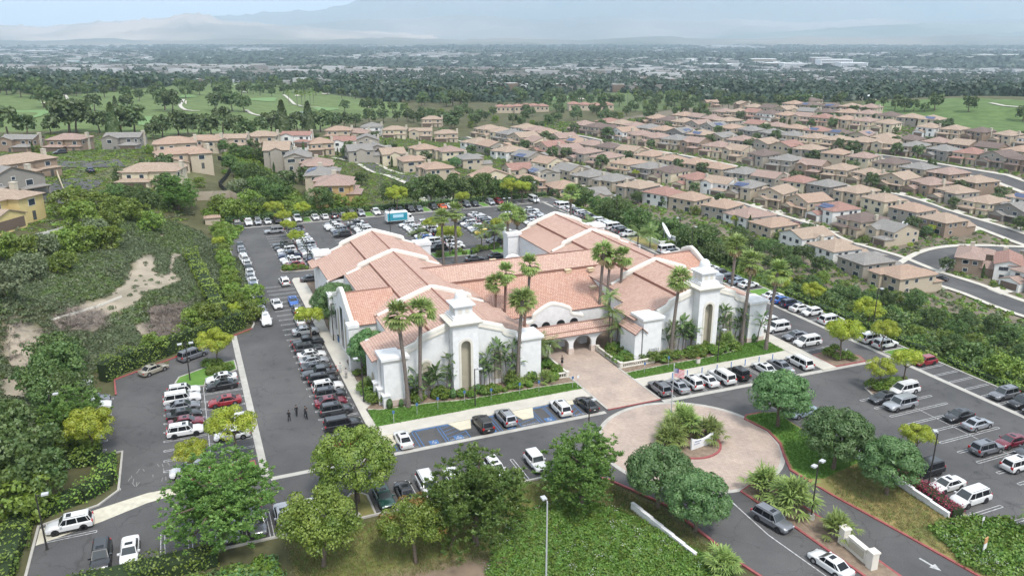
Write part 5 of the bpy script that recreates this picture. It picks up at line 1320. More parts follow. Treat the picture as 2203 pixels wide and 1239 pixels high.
def fan_palm(seed, big=1.0):
    rs=random.Random(seed); g=[]; dead=[]
    for i in range(46):
        el=math.radians(rs.uniform(-30,80)); az=rs.uniform(0,6.28)
        d=(math.cos(el)*math.cos(az),math.cos(el)*math.sin(az),math.sin(el)); g+=fan_leaf((0,0,0),d,.95*big,1.15*big,rs,9,.17)
    for i in range(20):
        el=math.radians(rs.uniform(-85,-40)); az=rs.uniform(0,6.28)
        d=(math.cos(el)*math.cos(az),math.cos(el)*math.sin(az),math.sin(el)); dead+=fan_leaf((0,0,-.2),d,.7,.95,rs,6,.2)
    return np.array(g),np.array(dead)
FANP=[]
for s_ in (1,2,3):
    g,d=fan_palm(s_); FANP.append((quads_mesh('frond_crown',g,LEAF['palm']),quads_mesh('dead_skirt',d,LEAF['deadpalm'])))
def palm(x,y,z,h,label,lean=(0,0),group='tall fan palms around the church',i=0,s=1.0,bark='palmbark'):
    t=thing('fan_palm',label,'palm tree',(x,y,z),jit.uniform(0,6.28),group); t.rotation_euler=(0,0,0)
    k=MB(); path=[]; rad=[]
    for j in range(9):
        q=j/8; path.append((lean[0]*q**1.6,lean[1]*q**1.6,-.2+(h+.2)*q)); rad.append((.37-.13*min(1,q*4))*(1+.06*math.sin(j*3.1))*s if q<.9 else .25*s)
    k.tube(path,rad,8); k.build('trunk',M[bark],t,smooth=60)
    a,b=FANP[i%3]
    for nm,me in (('frond_crown',a),('dead_skirt',b)):
        o=link(nm,me,t,(lean[0],lean[1],h)); o.scale=(s*1.18,s*1.18,s*1.15); o.rotation_euler=(0,0,jit.uniform(0,6.28))
    return t
def feather(seed,n=22,Ln=2.3,el0=-10,el1=75):
    rs=random.Random(seed); out=[]
    for i in range(n):
        el=math.radians(rs.uniform(el0,el1)); az=6.28*i/n+rs.uniform(-.2,.2); d=Vector((math.cos(el)*math.cos(az),math.cos(el)*math.sin(az),math.sin(el)))
        p=Vector((0,0,0)); side=d.cross(Vector((0,0,1))).normalized(); m=9
        for j in range(m):
            q=p+d*(Ln/m)
            out.append([tuple(p-side*.02),tuple(p+side*.02),tuple(q+side*.02),tuple(q-side*.02)])
            for sg in (-1,1):
                dd=(d*.5+side*sg*.8+Vector((0,0,-.35))).normalized(); l=.62*math.sin(3.14*(j+1)/(m+1.5))+.1
                a=q; b=q+dd*l; w=d*.07; out.append([tuple(a-w),tuple(a+w),tuple(b+w*.3),tuple(b-w*.3)])
            p=q; d=(d+Vector((0,0,-.17))).normalized(); side=d.cross(Vector((0,0,1))).normalized()
    return np.array(out)
QP=[quads_mesh('frond_crown',feather(i),LEAF['queen']) for i in (1,2)]
def queen(x,y,z,h,label,i=0,s=1.0,group='feather palms',lean=(0,0)):
    t=thing('feather_palm',label,'palm tree',(x,y,z),0,group)
    k=MB(); k.tube([(0,0,-.2),(lean[0]*.3,lean[1]*.3,h*.5),(lean[0],lean[1],h)],[.15*s,.12*s,.09*s],7); k.build('trunk',M['palmbark'],t,smooth=60)
    o=link('frond_crown',QP[i%2],t,(lean[0],lean[1],h)); o.scale=(s,s,s); o.rotation_euler=(0,0,jit.uniform(0,6.28)); return t
def paddle_crown(seed,n=9,Ln=1.3):
    rs=random.Random(seed); out=[]
    for i in range(n):
        az=6.28*i/n+rs.uniform(-.3,.3); el=math.radians(rs.uniform(15,75)); d=Vector((math.cos(el)*math.cos(az),math.cos(el)*math.sin(az),math.sin(el))); side=d.cross(Vector((0,0,1))).normalized(); p=Vector((0,0,0))
        q=p+d*.5; out.append([tuple(p-side*.03),tuple(p+side*.03),tuple(q+side*.03),tuple(q-side*.03)]); p=q; W_=[.03,.17,.22,.2,.14,.03]
        for j in range(5):
            d=(d+Vector((0,0,-.16))).normalized(); q=p+d*(Ln/5); fold=Vector((0,0,.05))
            for sg in (-1,1): out.append([tuple(p),tuple(p+side*sg*W_[j]+fold),tuple(q+side*sg*W_[j+1]+fold),tuple(q)])
            p=q
    return np.array(out)
PAD=[quads_mesh('leaf_crown',paddle_crown(i),LEAF['strelitzia']) for i in range(4)]
def paddle(u,v,h,label,lean=None,s=1.0,group='bird of paradise plants along the facades'):
    x,y=W(u,v); t=thing('bird_of_paradise_tree',label,'plant',(x,y,.1),0,group); lean=lean or (jit.uniform(-.7,.7),jit.uniform(-.3,.3))
    k=MB(); k.tube([(0,0,-.1),(lean[0]*.3,lean[1]*.3,h*.5),(lean[0],lean[1],h)],[.10,.085,.075],6); k.build('trunk',M['palmbark'],t,smooth=60)
    for j in range(2):
        o=link('leaf_crown',PAD[jit.randrange(4)],t,(lean[0]*(1-.25*j),lean[1]*(1-.25*j),h*(1-.28*j)-(0.1 if j else 0))); sc=s*(1-.25*j); o.scale=(sc,sc,sc); o.rotation_euler=(0,0,jit.uniform(0,6.28))
    return t
def fanbush_mesh(seed,n=78):
    rs=random.Random(seed); out=[]
    for i in range(n):
        el=math.radians(rs.uniform(5,88)); az=rs.uniform(0,6.28); d=(math.cos(el)*math.cos(az),math.cos(el)*math.sin(az),math.sin(el))
        out+=fan_leaf((rs.uniform(-.3,.3),rs.uniform(-.3,.3),rs.uniform(.1,.5)),d,rs.uniform(.5,.95),.6,rs,8,.07)
    return quads_mesh('fronds',np.array(out),LEAF['palm'])
FB=[fanbush_mesh(i) for i in range(2)]
def fanbush(u,v,s,label,i=0,z=.1,group='clumping fan palms of the driveway'):
    x,y=W(u,v); t=thing('clumping_fan_palm',label,'palm bush',(x,y,z),jit.uniform(0,6),group); t.scale=(s,s,s)
    k=MB(); k.cone((0,0,-.1),.3,.22,.8,8); k.build('trunk',M['palmbark'],t); link('fronds',FB[i%2],t); return t

# --- placed by survey
def at(u,v,z=0.1): x,y=W(u,v); return x,y,z
for (u,v,h,lab,lean,i,s) in (
 (-23.3,8.9,13.9,'tall fan palm before the left corner pier of the left wing',(-1.0,.3),0,1.15),(-21.2,9.7,14.2,'tall fan palm second from the left, before the left facade',(.5,0),1,1.12),
 (-2.6,26.4,11.3,'fan palm rising behind the left wing roof, leftmost of the court group',(0,0),2,.95),(-.6,27.4,12.6,'fan palm second of the court group behind the left wing',(.3,0),0,.98),
 (-5.6,9.8,13.6,'tall fan palm at the right end of the left facade',(.7,.3),1,1.1),(-2.2,15.3,11.6,'slim fan palm between left wing and arcade',(.3,.2),2,.95),(3.6,27.0,13.6,'tall fan palm above the entrance gable',(.4,0),0,1.05),
 (17.4,26.0,14.6,'tall fan palm right of the entrance, left one of the pair',(.5,0),1,1.15),(19.2,26.6,13.2,'tall fan palm right of the entrance, right one of the pair',(.5,.2),2,1.0),(21.6,26.0,13.4,'fan palm beside the right wing roof, third of the entrance group',(.3,0),0,1.0),
 (22.2,9.6,13.8,'tall fan palm beside the house number pier',(.7,0),1,1.1),(37.0,9.9,15.0,'tall fan palm before the right end of the right facade',(.6,0),2,1.15),(39.6,6.6,13.6,'tall fan palm on the lawn at the right end',(.8,.3),0,1.15),
 (43.5,22.0,14.2,'tall fan palm behind the right tower, beside the right wing',(.4,.4),1,1.15),
 (4.4,77.6,11.6,'fan palm behind the hall, left one of two',(-.2,0),2,1.1),(7.6,77.8,12.4,'fan palm behind the hall, right one of two',(0,0),0,1.2),
 (17.8,70.5,12.8,'fan palm at the back of the right wing, left one',(0,0),1,1.3),(20.8,72.2,11.6,'fan palm at the back of the right wing, right one',(.1,0),2,1.15),
 (52.5,107.0,8.2,'fan palm in the back lot beside the right edge row',(0,0),0,1.35)):
    x,y=W(u,v); palm(x,y,.1,h,lab,lean,i=i,s=s,bark='bark_red' if h<12.8 and 15<v<40 else 'palmbark')
for (u,v,h,lab,i,s,ln) in ((1.0,15.6,3.9,'feather palm before the left end of the arcade, left one',0,1.0,(-.4,0)),(1.9,14.9,3.6,'feather palm before the left end of the arcade, right one',1,.95,(.3,0)),(0.2,13.8,4.4,'feather palm beside the left wing end pier',0,1.0,(0,0)),
 (14.6,16.4,6.9,'feather palm before the right end of the arcade',1,1.05,(.1,0)),(15.4,16.0,4.4,'short feather palm under the right end of the arcade',0,1.0,(.2,0)),(14.8,17.5,9.4,'slim feather palm left of the right wing porch',1,.9,(0,0)),
 (-9.0,83.5,4.5,'feather palm behind the left wing',0,1.2,(0,0)),(2.5,92.0,4.6,'feather palm in the back lot island, left',1,1.3,(0,0)),(17.5,87.0,5.2,'feather palm in the back island, left one of three',0,1.2,(0,0)),(20.5,86.0,5.0,'feather palm in the back island, middle one of three',1,1.2,(0,0)),(22.5,85.5,5.2,'feather palm in the back island, right one of three',0,1.2,(0,0)),
 (47.5,86,4.0,'feather palm beside the right wing back corner',0,1.4,(0,0)),(55.5,74.8,3.5,'feather palm beside the satellite dish, left one',1,1.4,(0,0)),(57.6,72.4,3.8,'feather palm beside the satellite dish, right one',0,1.4,(0,0)),(46.5,37,3.4,'feather palm at the right transept',1,1.6,(0,0)),(46.5,30.5,3.0,'feather palm beside the right wing roof edge',0,1.4,(0,0)),
 (30.6,-47.5,2.6,'pale young feather palm at the edge of the right lot',0,1.0,(.4,0)),(-25.2,24.8,5.4,'small palm poking above the left court tree',1,.8,(0,0))):
    x,y=W(u,v); queen(x,y,.1,h,lab,i,s,lean=ln)
def rowname(k): return ['leftmost','second from the left','third from the left','fourth from the left','fifth from the left','sixth from the left','seventh from the left','eighth from the left','ninth from the left','tenth from the left'][k]
for seg,(desc,items) in enumerate((('left of the left tower',[(-22.6,10.9,3.2),(-21.9,10.6,2.4),(-20.6,11.0,3.6),(-19.6,10.6,2.8),(-18.7,10.9,3.2),(-18.0,10.5,3.9),(-16.9,10.7,5.6),(-16.5,10.9,2.6)]),
   ('right of the left tower',[(-11.3,10.9,3.6),(-10.8,10.6,5.0),(-9.8,10.8,3.0),(-9.0,10.7,5.6),(-7.8,10.9,6.2),(-7.1,10.6,4.6),(-6.3,10.9,5.8),(-5.8,10.6,3.2)]),
   ('left of the right tower',[(22.9,10.8,3.6),(23.6,10.6,4.4),(24.4,10.9,5.2),(25.2,10.6,4.0),(26.0,10.9,4.4),(26.8,10.6,3.8),(27.2,10.9,3.0)]),
   ('right of the right tower',[(32.2,10.8,3.8),(33.0,10.6,6.2),(33.9,10.9,6.0),(35.0,10.6,4.4),(36.2,10.9,3.6),(37.1,10.7,5.4),(38.0,10.6,4.6),(40.2,9.7,4.4)]))):
    for k,(u,v,h) in enumerate(items): paddle(u,v,h,'bird of paradise, %s of those %s'%(rowname(k),desc),s=1.0+.1*(k%3))
for (u,v,s,i,lab) in ((6.9,-13.9,1.9,0,'fan palm clump left behind the white sign'),(9.3,-12.9,2.5,1,'largest fan palm clump behind the white sign'),(11.4,-15.9,1.9,0,'fan palm clump right of the white sign'),(5.6,-15.2,1.9,1,'low fan palm clump left of the white sign'),
   (9.7,-29.0,2.0,0,'fan palm clump at the head of the driveway median'),(10.2,-33.4,2.7,1,'big fan palm clump on the driveway median'),(11.0,-39.2,1.8,0,'round fan palm clump beside the median lamp post'),(-3.9,-39.2,1.7,1,'fan palm clump beside the exit road at the bottom'),
   (-6.2,10.1,1.5,0,'fan palm clump before the left facade'),(-27.6,16.2,1.5,1,'fan palm clump at the left wing side arch'),(33.6,9.7,1.8,0,'fan palm clump at the foot of the right tower'),(21.0,9.0,1.3,1,'fan palm clump beside the balustrade end'),(-1.2,9.0,1.2,0,'fan palm clump behind the left balustrade')):
    fanbush(u,v,s,lab,i)
for (kind,u,v,s,lab,nm) in (
 ('round0',22.4,-16.6,1.28,'round dense dark green tree on the lawn beside the turning circle','round_tree'),('round1',21.1,-28.3,1.28,'largest pale green round tree on the driveway lawn','round_tree'),('round0',22.6,-35.2,1.12,'round tree beside the stepped white wall on the right','round_tree'),
 ('round1',-3.6,-26.9,1.18,'round tree before the turning circle, rear one of two','round_tree'),('round0',-2.2,-32.3,1.08,'round tree beside the exit road, nearer one of two','round_tree'),
 ('round0',-26.6,45.4,1.36,'dark round tree by the side walkway behind the transept','round_tree'),('round1',-25.2,23.6,1.12,'dark round tree in the notch of the left wing','round_tree'),
 ('broad',-35.4,-12.6,1.22,'broad olive green tree on the bottom row island with the lamp','broad_tree'),
 ('lime0',-48.2,34.6,1.3,'yellow green tree at the head of the left lot','lime_tree'),('lime1',-64.4,9.5,1.4,'olive lime tree over the left lot edge row','lime_tree'),('lime2',-52.6,0.2,1.0,'small bright yellow green tree in the left lot island','lime_tree'),('lime0',-47.6,3.0,1.42,'bright yellow green tree behind the big left pine','lime_tree'),
 ('lime1',-31.8,42.0,1.2,'yellow green tree on the side walkway','lime_tree'),('lime2',47.6,-2.2,1.45,'yellow green tree on the red kerbed island','lime_tree'),('lime0',44.6,-13.0,1.0,'small tree on the right lot island, left one','lime_tree'),('lime1',50.4,-12.7,1.12,'small tree on the right lot island, right one','lime_tree'),
 ('lime2',32.2,-30.5,1.0,'thin young tree at the edge of the right lot','lime_tree'),('lime1',8.9,86.0,1.5,'bright lime tree behind the hall','lime_tree'),('lime0',57.6,-1.5,1.1,'small tree at the end of the right edge row','lime_tree'),
 ('lime1',-25.4,118,1.0,'small lime tree in the back left block, middle','lime_tree'),('lime2',-25.4,128.4,1.1,'small lime tree in the back left block, far one','lime_tree'),('lime0',-25.2,106,1.0,'small lime tree in the back left block, near one','lime_tree'),('lime1',-8.8,119.5,1.1,'small lime tree in the second back block','lime_tree'),
 ('lime0',10,106.5,1.0,'small lime tree in the third back block','lime_tree'),('lime2',26.2,99,1.0,'small lime tree in the fourth back block','lime_tree'),
 ('lime2',-26.8,137.6,1.3,'lime tree in the farthest row, left one','lime_tree'),('lime0',-19.0,137.4,1.1,'lime tree in the farthest row, second','lime_tree'),('lime1',9.2,138.6,1.6,'lime tree in the farthest row behind the truck','lime_tree'),('lime2',29.0,134.8,1.1,'lime tree in the farthest row behind the tall palms','lime_tree'),('lime0',46.6,137.2,1.6,'lime tree in the farthest row, second from the right','lime_tree'),('lime1',50.6,137.4,1.4,'lime tree in the farthest row beside the white van','lime_tree'),
 ('pine1',-50.2,-14.8,1.2,'large dark pine over the bottom left parking row','pine_tree'),('pine0',-24.8,-23.6,1.36,'large pine before the bottom row, with a forked trunk','pine_tree'),('pine2',-11.2,-22.4,1.22,'broad pine over the jeep before the turning circle','pine_tree'),
 ('tinted',-31.8,-24.4,1.12,'tree with orange tinted crown in the foreground','tinted_tree'),('loose',-41.0,-22.2,1.28,'loose olive green tree at the bottom, left of the dry lawn','loose_tree'),
 ('pine2',-66.5,15.5,1.0,'dark conifer beside the left lot edge lamp','pine_tree'),('bush0',-57.5,43.5,.9,'round dark bush at the corner above the ivy hedge','bush'),('bush1',-48.5,52.5,1.15,'dark green bush at the top of the ivy hedge','bush')):
    x,y=W(u,v); z=float(height(np.array([x]),np.array([y]))[0]); tree(kind,nm,lab,x,y,max(z,.08) if abs(z)<.5 else z,s,cat='bush' if nm=='bush' else 'tree')
# rows of slope trees: right edge slope, back, left edge
def number(objs, base, x=True):
    """each label ends with its place in the row, counted from the left of the picture"""
    objs=sorted(objs,key=lambda o:proj(*o.location)[0])
    for i,o in enumerate(objs): o['label']=base%(ORD[i+1] if i+1<len(ORD) else 'far')
def scatter_line(pts,kinds,smin,smax,nm,base,group,jx=1.5,cat='tree',limbs=False):
    obs=[]
    for k,(u,v) in enumerate(pts):
        x,y=W(u+jit.uniform(-jx,jx),v+jit.uniform(-jx,jx)); z=float(height(np.array([x]),np.array([y]))[0])
        obs.append(tree(jit.choice(kinds),nm,'-',x,y,z-.1,jit.uniform(smin,smax),group=group,cat=cat,limbs=limbs))
    number(obs,base); return obs
SL4=['slope0','slope1','slope2','slope3']
scatter_line([(70,v) for v in np.arange(54,140,6.3)],SL4,.95,1.3,'pine_tree','dark pine on the slope behind the far right edge row, %s from the left','pines of the right slope, back')
scatter_line([(80,v) for v in np.arange(46,138,6.0)],SL4,1.0,1.4,'pine_tree','dark pine lower on the slope behind the right edge row, %s from the left','pines of the right slope, lower')
scatter_line([(74,v) for v in np.arange(-68,44,5.6)],SL4,1.05,1.5,'pine_tree','dark pine beyond the right edge row, %s from the left','pines beyond the right edge row')
scatter_line([(83,v) for v in np.arange(-60,44,6.0)],SL4,1.1,1.6,'pine_tree','pine of the second rank beyond the right edge row, %s from the left','pines beyond the right edge, second rank')
scatter_line([(94,v) for v in np.arange(-30,60,7.5)],SL4,1.0,1.5,'pine_tree','pine of the third rank down the right slope, %s from the left','pines beyond the right edge, third rank')
scatter_line([(67.5,v) for v in (12,24,38,48,-16,-30)],['bush0','bush1','lime2','lime0'],1.0,1.5,'bush','green bush on the bank beside the right edge row, %s from the left','bushes of the right bank',cat='bush')
scatter_line([(u,146.5) for u in (-36,-29,-23,-12,-5,0.5)],['bush0','slope1','bush1'],.9,1.3,'tree','green tree behind the far hedge, left part, %s from the left','trees behind the far hedge, left')
scatter_line([(12,147),(18,148),(22,147),(26,149),(31,147),(36,148),(40,147),(45,149),(51,147),(57,147.5)],SL4,1.1,1.4,'pine_tree','spreading pine behind the far hedge, %s from the left','pines behind the far hedge')
scatter_line([(-42.9,v) for v in np.arange(57,134,6)],['bush0','bush1','lime1','bush1'],.6,.85,'tree','green tree leaning over the shaded left edge row, %s from the left','trees over the left edge row',jx=.7)
def px_trees(items,nm,base,group,cat='tree',limbs=False):
    obs=[]
    for (px,py,kind,s) in items:
        x,y,z=hit(px,py); obs.append(tree(kind,nm,'-',x,y,z-.15,s,group=group,cat=cat,limbs=limbs))
    number(obs,base); return obs
px_trees([(385,455,'pine1',1.15),(365,440,'slope0',1.2),(250,470,'bush0',1.3),(215,455,'bush1',1.2),(180,445,'bush1',1.0),(160,430,'bush0',.9),(290,480,'bush0',1.4),(320,470,'slope2',1.0),(255,450,'slope1',1.0),(150,470,'bush0',1.5),(180,500,'bush1',1.5),(330,500,'bush0',1.2),(300,455,'slope3',1.0)],'tree','big tree on the knoll between the left houses, %s from the left','trees between the left houses')
px_trees([(495,372,'slope0',.9),(520,385,'slope1',.9),(545,395,'slope2',1.0),(570,405,'slope0',.9),(530,345,'slope3',.8),(480,330,'slope1',.8),(505,340,'slope0',.8),(560,350,'slope2',.8),(585,420,'slope1',1.0),(610,435,'slope0',.9),(555,430,'slope3',1.0),(515,425,'bush2',1.3),(590,440,'slope3',.9),(620,458,'bush1',.7),(540,455,'bush0',1.4),(560,465,'slope1',.8),(500,470,'bush0',1.2),(475,455,'bush0',1.1)],'tree','young pine on the bank right of the curved black fence, %s from the left','pines of the fenced bank')
px_trees([(60,560,'bush1',1.1),(20,560,'bush0',1.2),(100,550,'bush2',1.0),(145,545,'bush1',1.1),(190,540,'bush1',1.2),(215,520,'bush2',1.1),(240,535,'bush1',1.1),(10,640,'bush2',1.2),(240,500,'bush0',1.1),(65,600,'bush2',1.1),(140,585,'bush0',.9)],'bush','large wild shrub on the left hillside, %s from the left','wild shrubs of the left hillside',cat='bush')
px_trees([(120,820,'slope1',1.05),(140,850,'slope0',1.1),(105,870,'slope2',.95),(155,900,'slope3',.95),(120,915,'slope1',.9),(20,1010,'slope0',1.2),(60,1050,'slope1',1.15),(90,1090,'slope2',.9),(10,1100,'slope3',1.2),(50,1120,'bush1',1.3),(175,990,'bush0',.9),(540,690,'bush0',.9),(420,715,'bush1',1.0),(548,660,'bush1',1.0)],'tree','dark tree around the left lot hedge, %s from the left','trees around the left lot')
# bed plants
rsb=random.Random(5); cnt=0
def bed(u0,u1,v0,v1,n,kinds,lab,grp):
    obs=[]
    for i in range(n):
        u=rsb.uniform(u0,u1); v=rsb.uniform(v0,v1); x,y=W(u,v)
        obs.append(tree(rsb.choice(kinds),'shrub','-',x,y,.1,rsb.uniform(.7,1.25),group=grp,cat='shrub',limbs=False))
    number(obs,lab)
bed(-22.5,-16.5,9.4,10.6,12,['shrub','lushshrub','boxball'],'shrub in the bed left of the left tower, %s from the left','bed shrubs, left tower left')
bed(-15.5,-3.5,8.3,10.3,22,['shrub','lushshrub','boxball','shrub'],'shrub in the bed right of the left tower, %s from the left','bed shrubs, left tower right')
bed(-1.5,2.6,7.9,16.5,15,['shrub','lushshrub','lushshrub','boxball'],'shrub by the left balustrade, %s from the left','bed shrubs, left balustrade')
bed(12.9,17.8,9.9,16.6,20,['shrub','lushshrub','shrub'],'shrub inside the right balustrade, %s from the left','bed shrubs, right balustrade')
bed(18.5,35,7.9,10.2,26,['shrub','shrub','lushshrub','boxball'],'shrub in the bed of the right facade, %s from the left','bed shrubs, right facade')
bed(38,42,10.6,13.5,6,['shrub','lushshrub'],'shrub at the right end of the right facade, %s from the left','bed shrubs, right end')
bed(-28.3,-26.9,11.5,19,9,['shrub','lushshrub','boxball'],'shrub beside the left wing corner, %s from the left','bed shrubs, left corner')
bed(-27.9,-25,21.5,29,8,['shrub','boxball'],'shrub under the notch tree, %s from the left','bed shrubs, notch')
bed(-27.8,-25,46,76,14,['shrub','boxball'],'shrub along the back side walkway, %s from the left','bed shrubs, back walkway')
bed(-50.0,-46,32.4,35.6,9,['shrub','boxball','lushshrub'],'shrub on the head island of the left lot, %s from the left','shrubs of the left head island')
bed(43.4,52,-13.6,-12.2,9,['shrub','shrub','boxball'],'shrub on the small right lot island, %s from the left','shrubs of the right lot island')
bed(46,51,-3,1,5,['shrub'],'shrub on the red kerbed island, %s from the left','shrubs of the red kerbed island')
bed(-31,-19.2,86.4,88.2,12,['shrub','boxball'],'shrub on the back left island, %s from the left','shrubs of the back left island')
bed(5,30,84.6,87.8,16,['shrub','boxball','lushshrub'],'shrub on the back islands, %s from the left','shrubs of the back islands')
bed(62.9,64.5,70,82,6,['lushshrub','shrub'],'shrub by the satellite dish, %s from the left','shrubs by the dish')
for o_,(u,v,k,s,lab) in enumerate(((-25.9,9.5,'column',1.0,'clipped column shrub at the left corner pier, left one'),(-24.2,9.4,'column',.8,'clipped column shrub at the left corner pier, right one'),(-16.3,9.2,'column',1.0,'clipped column shrub left of the left tower niche'),(-12.3,9.3,'column',1.0,'clipped column shrub right of the left tower niche'),(-2.7,9.9,'column',1.1,'clipped column shrub before the left end pier'),
    (15.0,12.2,'column',1.1,'clipped column shrub by the porch, left one'),(16.3,11.0,'column',.9,'clipped column shrub by the porch, middle one'),(17.3,10.2,'column',.8,'clipped column shrub by the porch, right one'),(21.8,9.7,'column',1.1,'clipped column shrub right of the house number'),(28.5,9.0,'boxball',1.2,'clipped ball tree at the right tower'),(39.8,10.2,'column',1.0,'clipped column shrub at the right end pier'))):
    x,y=W(u,v); tree(k,'clipped_shrub',lab,x,y,.1,s,group='clipped shrubs along the facades',cat='shrub')

# hedges: a solid green core under a skin of leaves
def hedge(name,label,pts,w,h,leaf=LEAF['hedge'],dens=22,size=.2,z=None,hv=.12):
    P=[Vector((*W(*p),0)) for p in pts]; t=thing(name,label,'hedge',tuple(P[0]),0)
    o=P[0]; k=MB(); Q=[]; r=np.random.default_rng(len(name)+int(abs(o.x)))
    for i in range(len(P)-1):
        a,b=P[i],P[i+1]; d=(b-a); Ln=d.length; d.normalize(); n=Vector((-d.y,d.x,0)); steps=max(1,int(Ln/4))
        zs=[float(height(np.array([q.x]),np.array([q.y]))[0]) if z is None else z for q in (a,b)]
        q=[a-n*w*.42,a+n*w*.42,b+n*w*.42,b-n*w*.42]; za,zb=zs
        pts8=[(p.x-o.x,p.y-o.y,zz) for p,zz in zip(q,(za-.5,za-.5,zb-.5,zb-.5))]+[(p.x-o.x,p.y-o.y,zz+h*.86) for p,zz in zip(q,(za,za,zb,zb))]
        k.add(pts8,[(0,3,2,1),(4,5,6,7),(0,1,5,4),(1,2,6,5),(2,3,7,6),(3,0,4,7)])
        m=int(Ln*dens*(w+2*h)/2); s=r.random(m)*Ln; e=r.random(m)*(w+2*h)
        lat=np.where(e<h,-w/2,np.where(e<h+w,e-h-w/2,w/2)); hh=np.where(e<h,e,np.where(e<h+w,h,h-(e-h-w))); zz=za+(zb-za)*s/Ln
        wob=1+hv*np.sin(s*1.3)+hv*np.sin(s*.37+2)
        P3=np.stack([a.x-o.x+d.x*s+n.x*lat*wob,a.y-o.y+d.y*s+n.y*lat*wob,zz+hh*wob],1)+r.normal(size=(m,3))*.08
        N=np.stack([np.where(e<h,-n.x,np.where(e<h+w,0,n.x)),np.where(e<h,-n.y,np.where(e<h+w,0,n.y)),np.where((e>=h)&(e<h+w),1.0,.35)],1)
        Q.append(leaf_quads(P3,N,size,1.4,.8,r))
    k.build('core',mat('hedge_core',(0.02,0.035,0.012),.95) if not bpy.data.materials.get('hedge_core') else bpy.data.materials['hedge_core'],t)
    link('foliage',quads_mesh('foliage',np.concatenate(Q),leaf),t); return t
hedge('ivy_hedge','long dark ivy covered hedge above the left lot',[(-65.0,36.2),(-62.4,39.0),(-54,45.2),(-45,51.2),(-42.6,53.2)],1.8,3.3,LEAF['hedge'],30,.22)
hedge('clipped_hedge','long yellow green hedge along the left edge of the back lot',[(-46.0,57),(-47.2,68),(-48.8,82),(-50.2,98)],2.6,2.6,LEAF['limehedge'],26,.24)
hedge('clipped_hedge','clipped hedge behind the farthest parking row',[(-40,143.6),(8,143.6),(62,143.8)],1.6,1.7,LEAF['camphor'],18,.25)
hedge('bottom_hedge','hedge along the bottom left edge of the car park',[(-69,-17.6),(-58,-17.4),(-51,-17.4)],2.6,1.6,LEAF['hedge'],34,.2)
hedge('corner_hedge','leafy hedge around the lower left corner',[(-71.4,-17.6),(-71.0,-8),(-70.6,-2)],2.6,1.8,LEAF['hedge'],28,.22)
hedge('left_hedge','leafy hedge between the flume and the left lot',[(-70.0,-1.4),(-65.2,.6),(-62.8,2.6),(-62.6,8.6)],2.2,1.6,LEAF['hedge'],28,.22)
hedge('left_hedge','yellow green hedge beside the left lot edge row',[(-63.5,9.6),(-70.2,10.2),(-70.6,22),(-70.6,30.5),(-66.5,33.6)],2.4,2.0,LEAF['hedge'],28,.22)
hedge('low_hedge','low hedge beside the empty stalls of the right edge row',[(64.2,-9),(64.2,-44)],1.6,1.1,LEAF['hedge'],24,.2)
hedge('low_hedge','low hedge behind the middle of the right edge row',[(64.4,-4),(64.6,30)],1.6,1.2,LEAF['hedge'],24,.2)
hedge('flowering_hedge','magenta bougainvillea hedge beside the right lot',[(27.4,-32.4),(27.0,-36),(26.3,-41.8)],1.7,1.3,LEAF['red'],60,.16)

# ground cover nobody could count: instanced clumps
def clump(name,qs,m): me=quads_mesh(name,qs,m); o=bpy.data.objects.new(name,me); return o
def scatter(name,P,protos,smin,smax,seed=0):
    """one object of ground cover: the clumps are placed by geometry nodes on the points P"""
    me=bpy.data.meshes.new(name); P=np.asarray(P,np.float32); me.vertices.add(len(P)); me.vertices.foreach_set('co',P.ravel()); me.update()
    o=bpy.data.objects.new(name,me); COL.objects.link(o); o['kind']='stuff'
    ng=bpy.data.node_groups.new(name,'GeometryNodeTree'); ng.interface.new_socket('Geometry',in_out='INPUT',socket_type='NodeSocketGeometry'); ng.interface.new_socket('Geometry',in_out='OUTPUT',socket_type='NodeSocketGeometry')
    N=ng.nodes; K=ng.links; gi=N.new('NodeGroupInput'); go=N.new('NodeGroupOutput')
    pc=bpy.data.collections.new(name+'_kinds')
    for p in protos: pc.objects.link(p)
    ci=N.new('GeometryNodeCollectionInfo'); ci.inputs['Collection'].default_value=pc; ci.inputs['Separate Children'].default_value=True; ci.inputs['Reset Children'].default_value=True
    ip=N.new('GeometryNodeInstanceOnPoints'); ip.inputs['Pick Instance'].default_value=True
    m2p=N.new('GeometryNodeMeshToPoints')
    rr=N.new('FunctionNodeRandomValue'); rr.data_type='FLOAT_VECTOR'; rr.inputs['Min'].default_value=(0,0,0); rr.inputs['Max'].default_value=(.15,.15,6.283); rr.inputs['Seed'].default_value=seed
    rz=N.new('FunctionNodeRandomValue'); rz.data_type='FLOAT'; rz.inputs[2].default_value=smin; rz.inputs[3].default_value=smax; rz.inputs['Seed'].default_value=seed+1
    K.new(gi.outputs[0],m2p.inputs['Mesh']); K.new(m2p.outputs[0],ip.inputs['Points']); K.new(ci.outputs[0],ip.inputs['Instance'])
    K.new(rr.outputs[0],ip.inputs['Rotation']); K.new(rz.outputs[1],ip.inputs['Scale']); K.new(ip.outputs[0],go.inputs[0])
    md=o.modifiers.new('scatter','NODES'); md.node_group=ng; return o
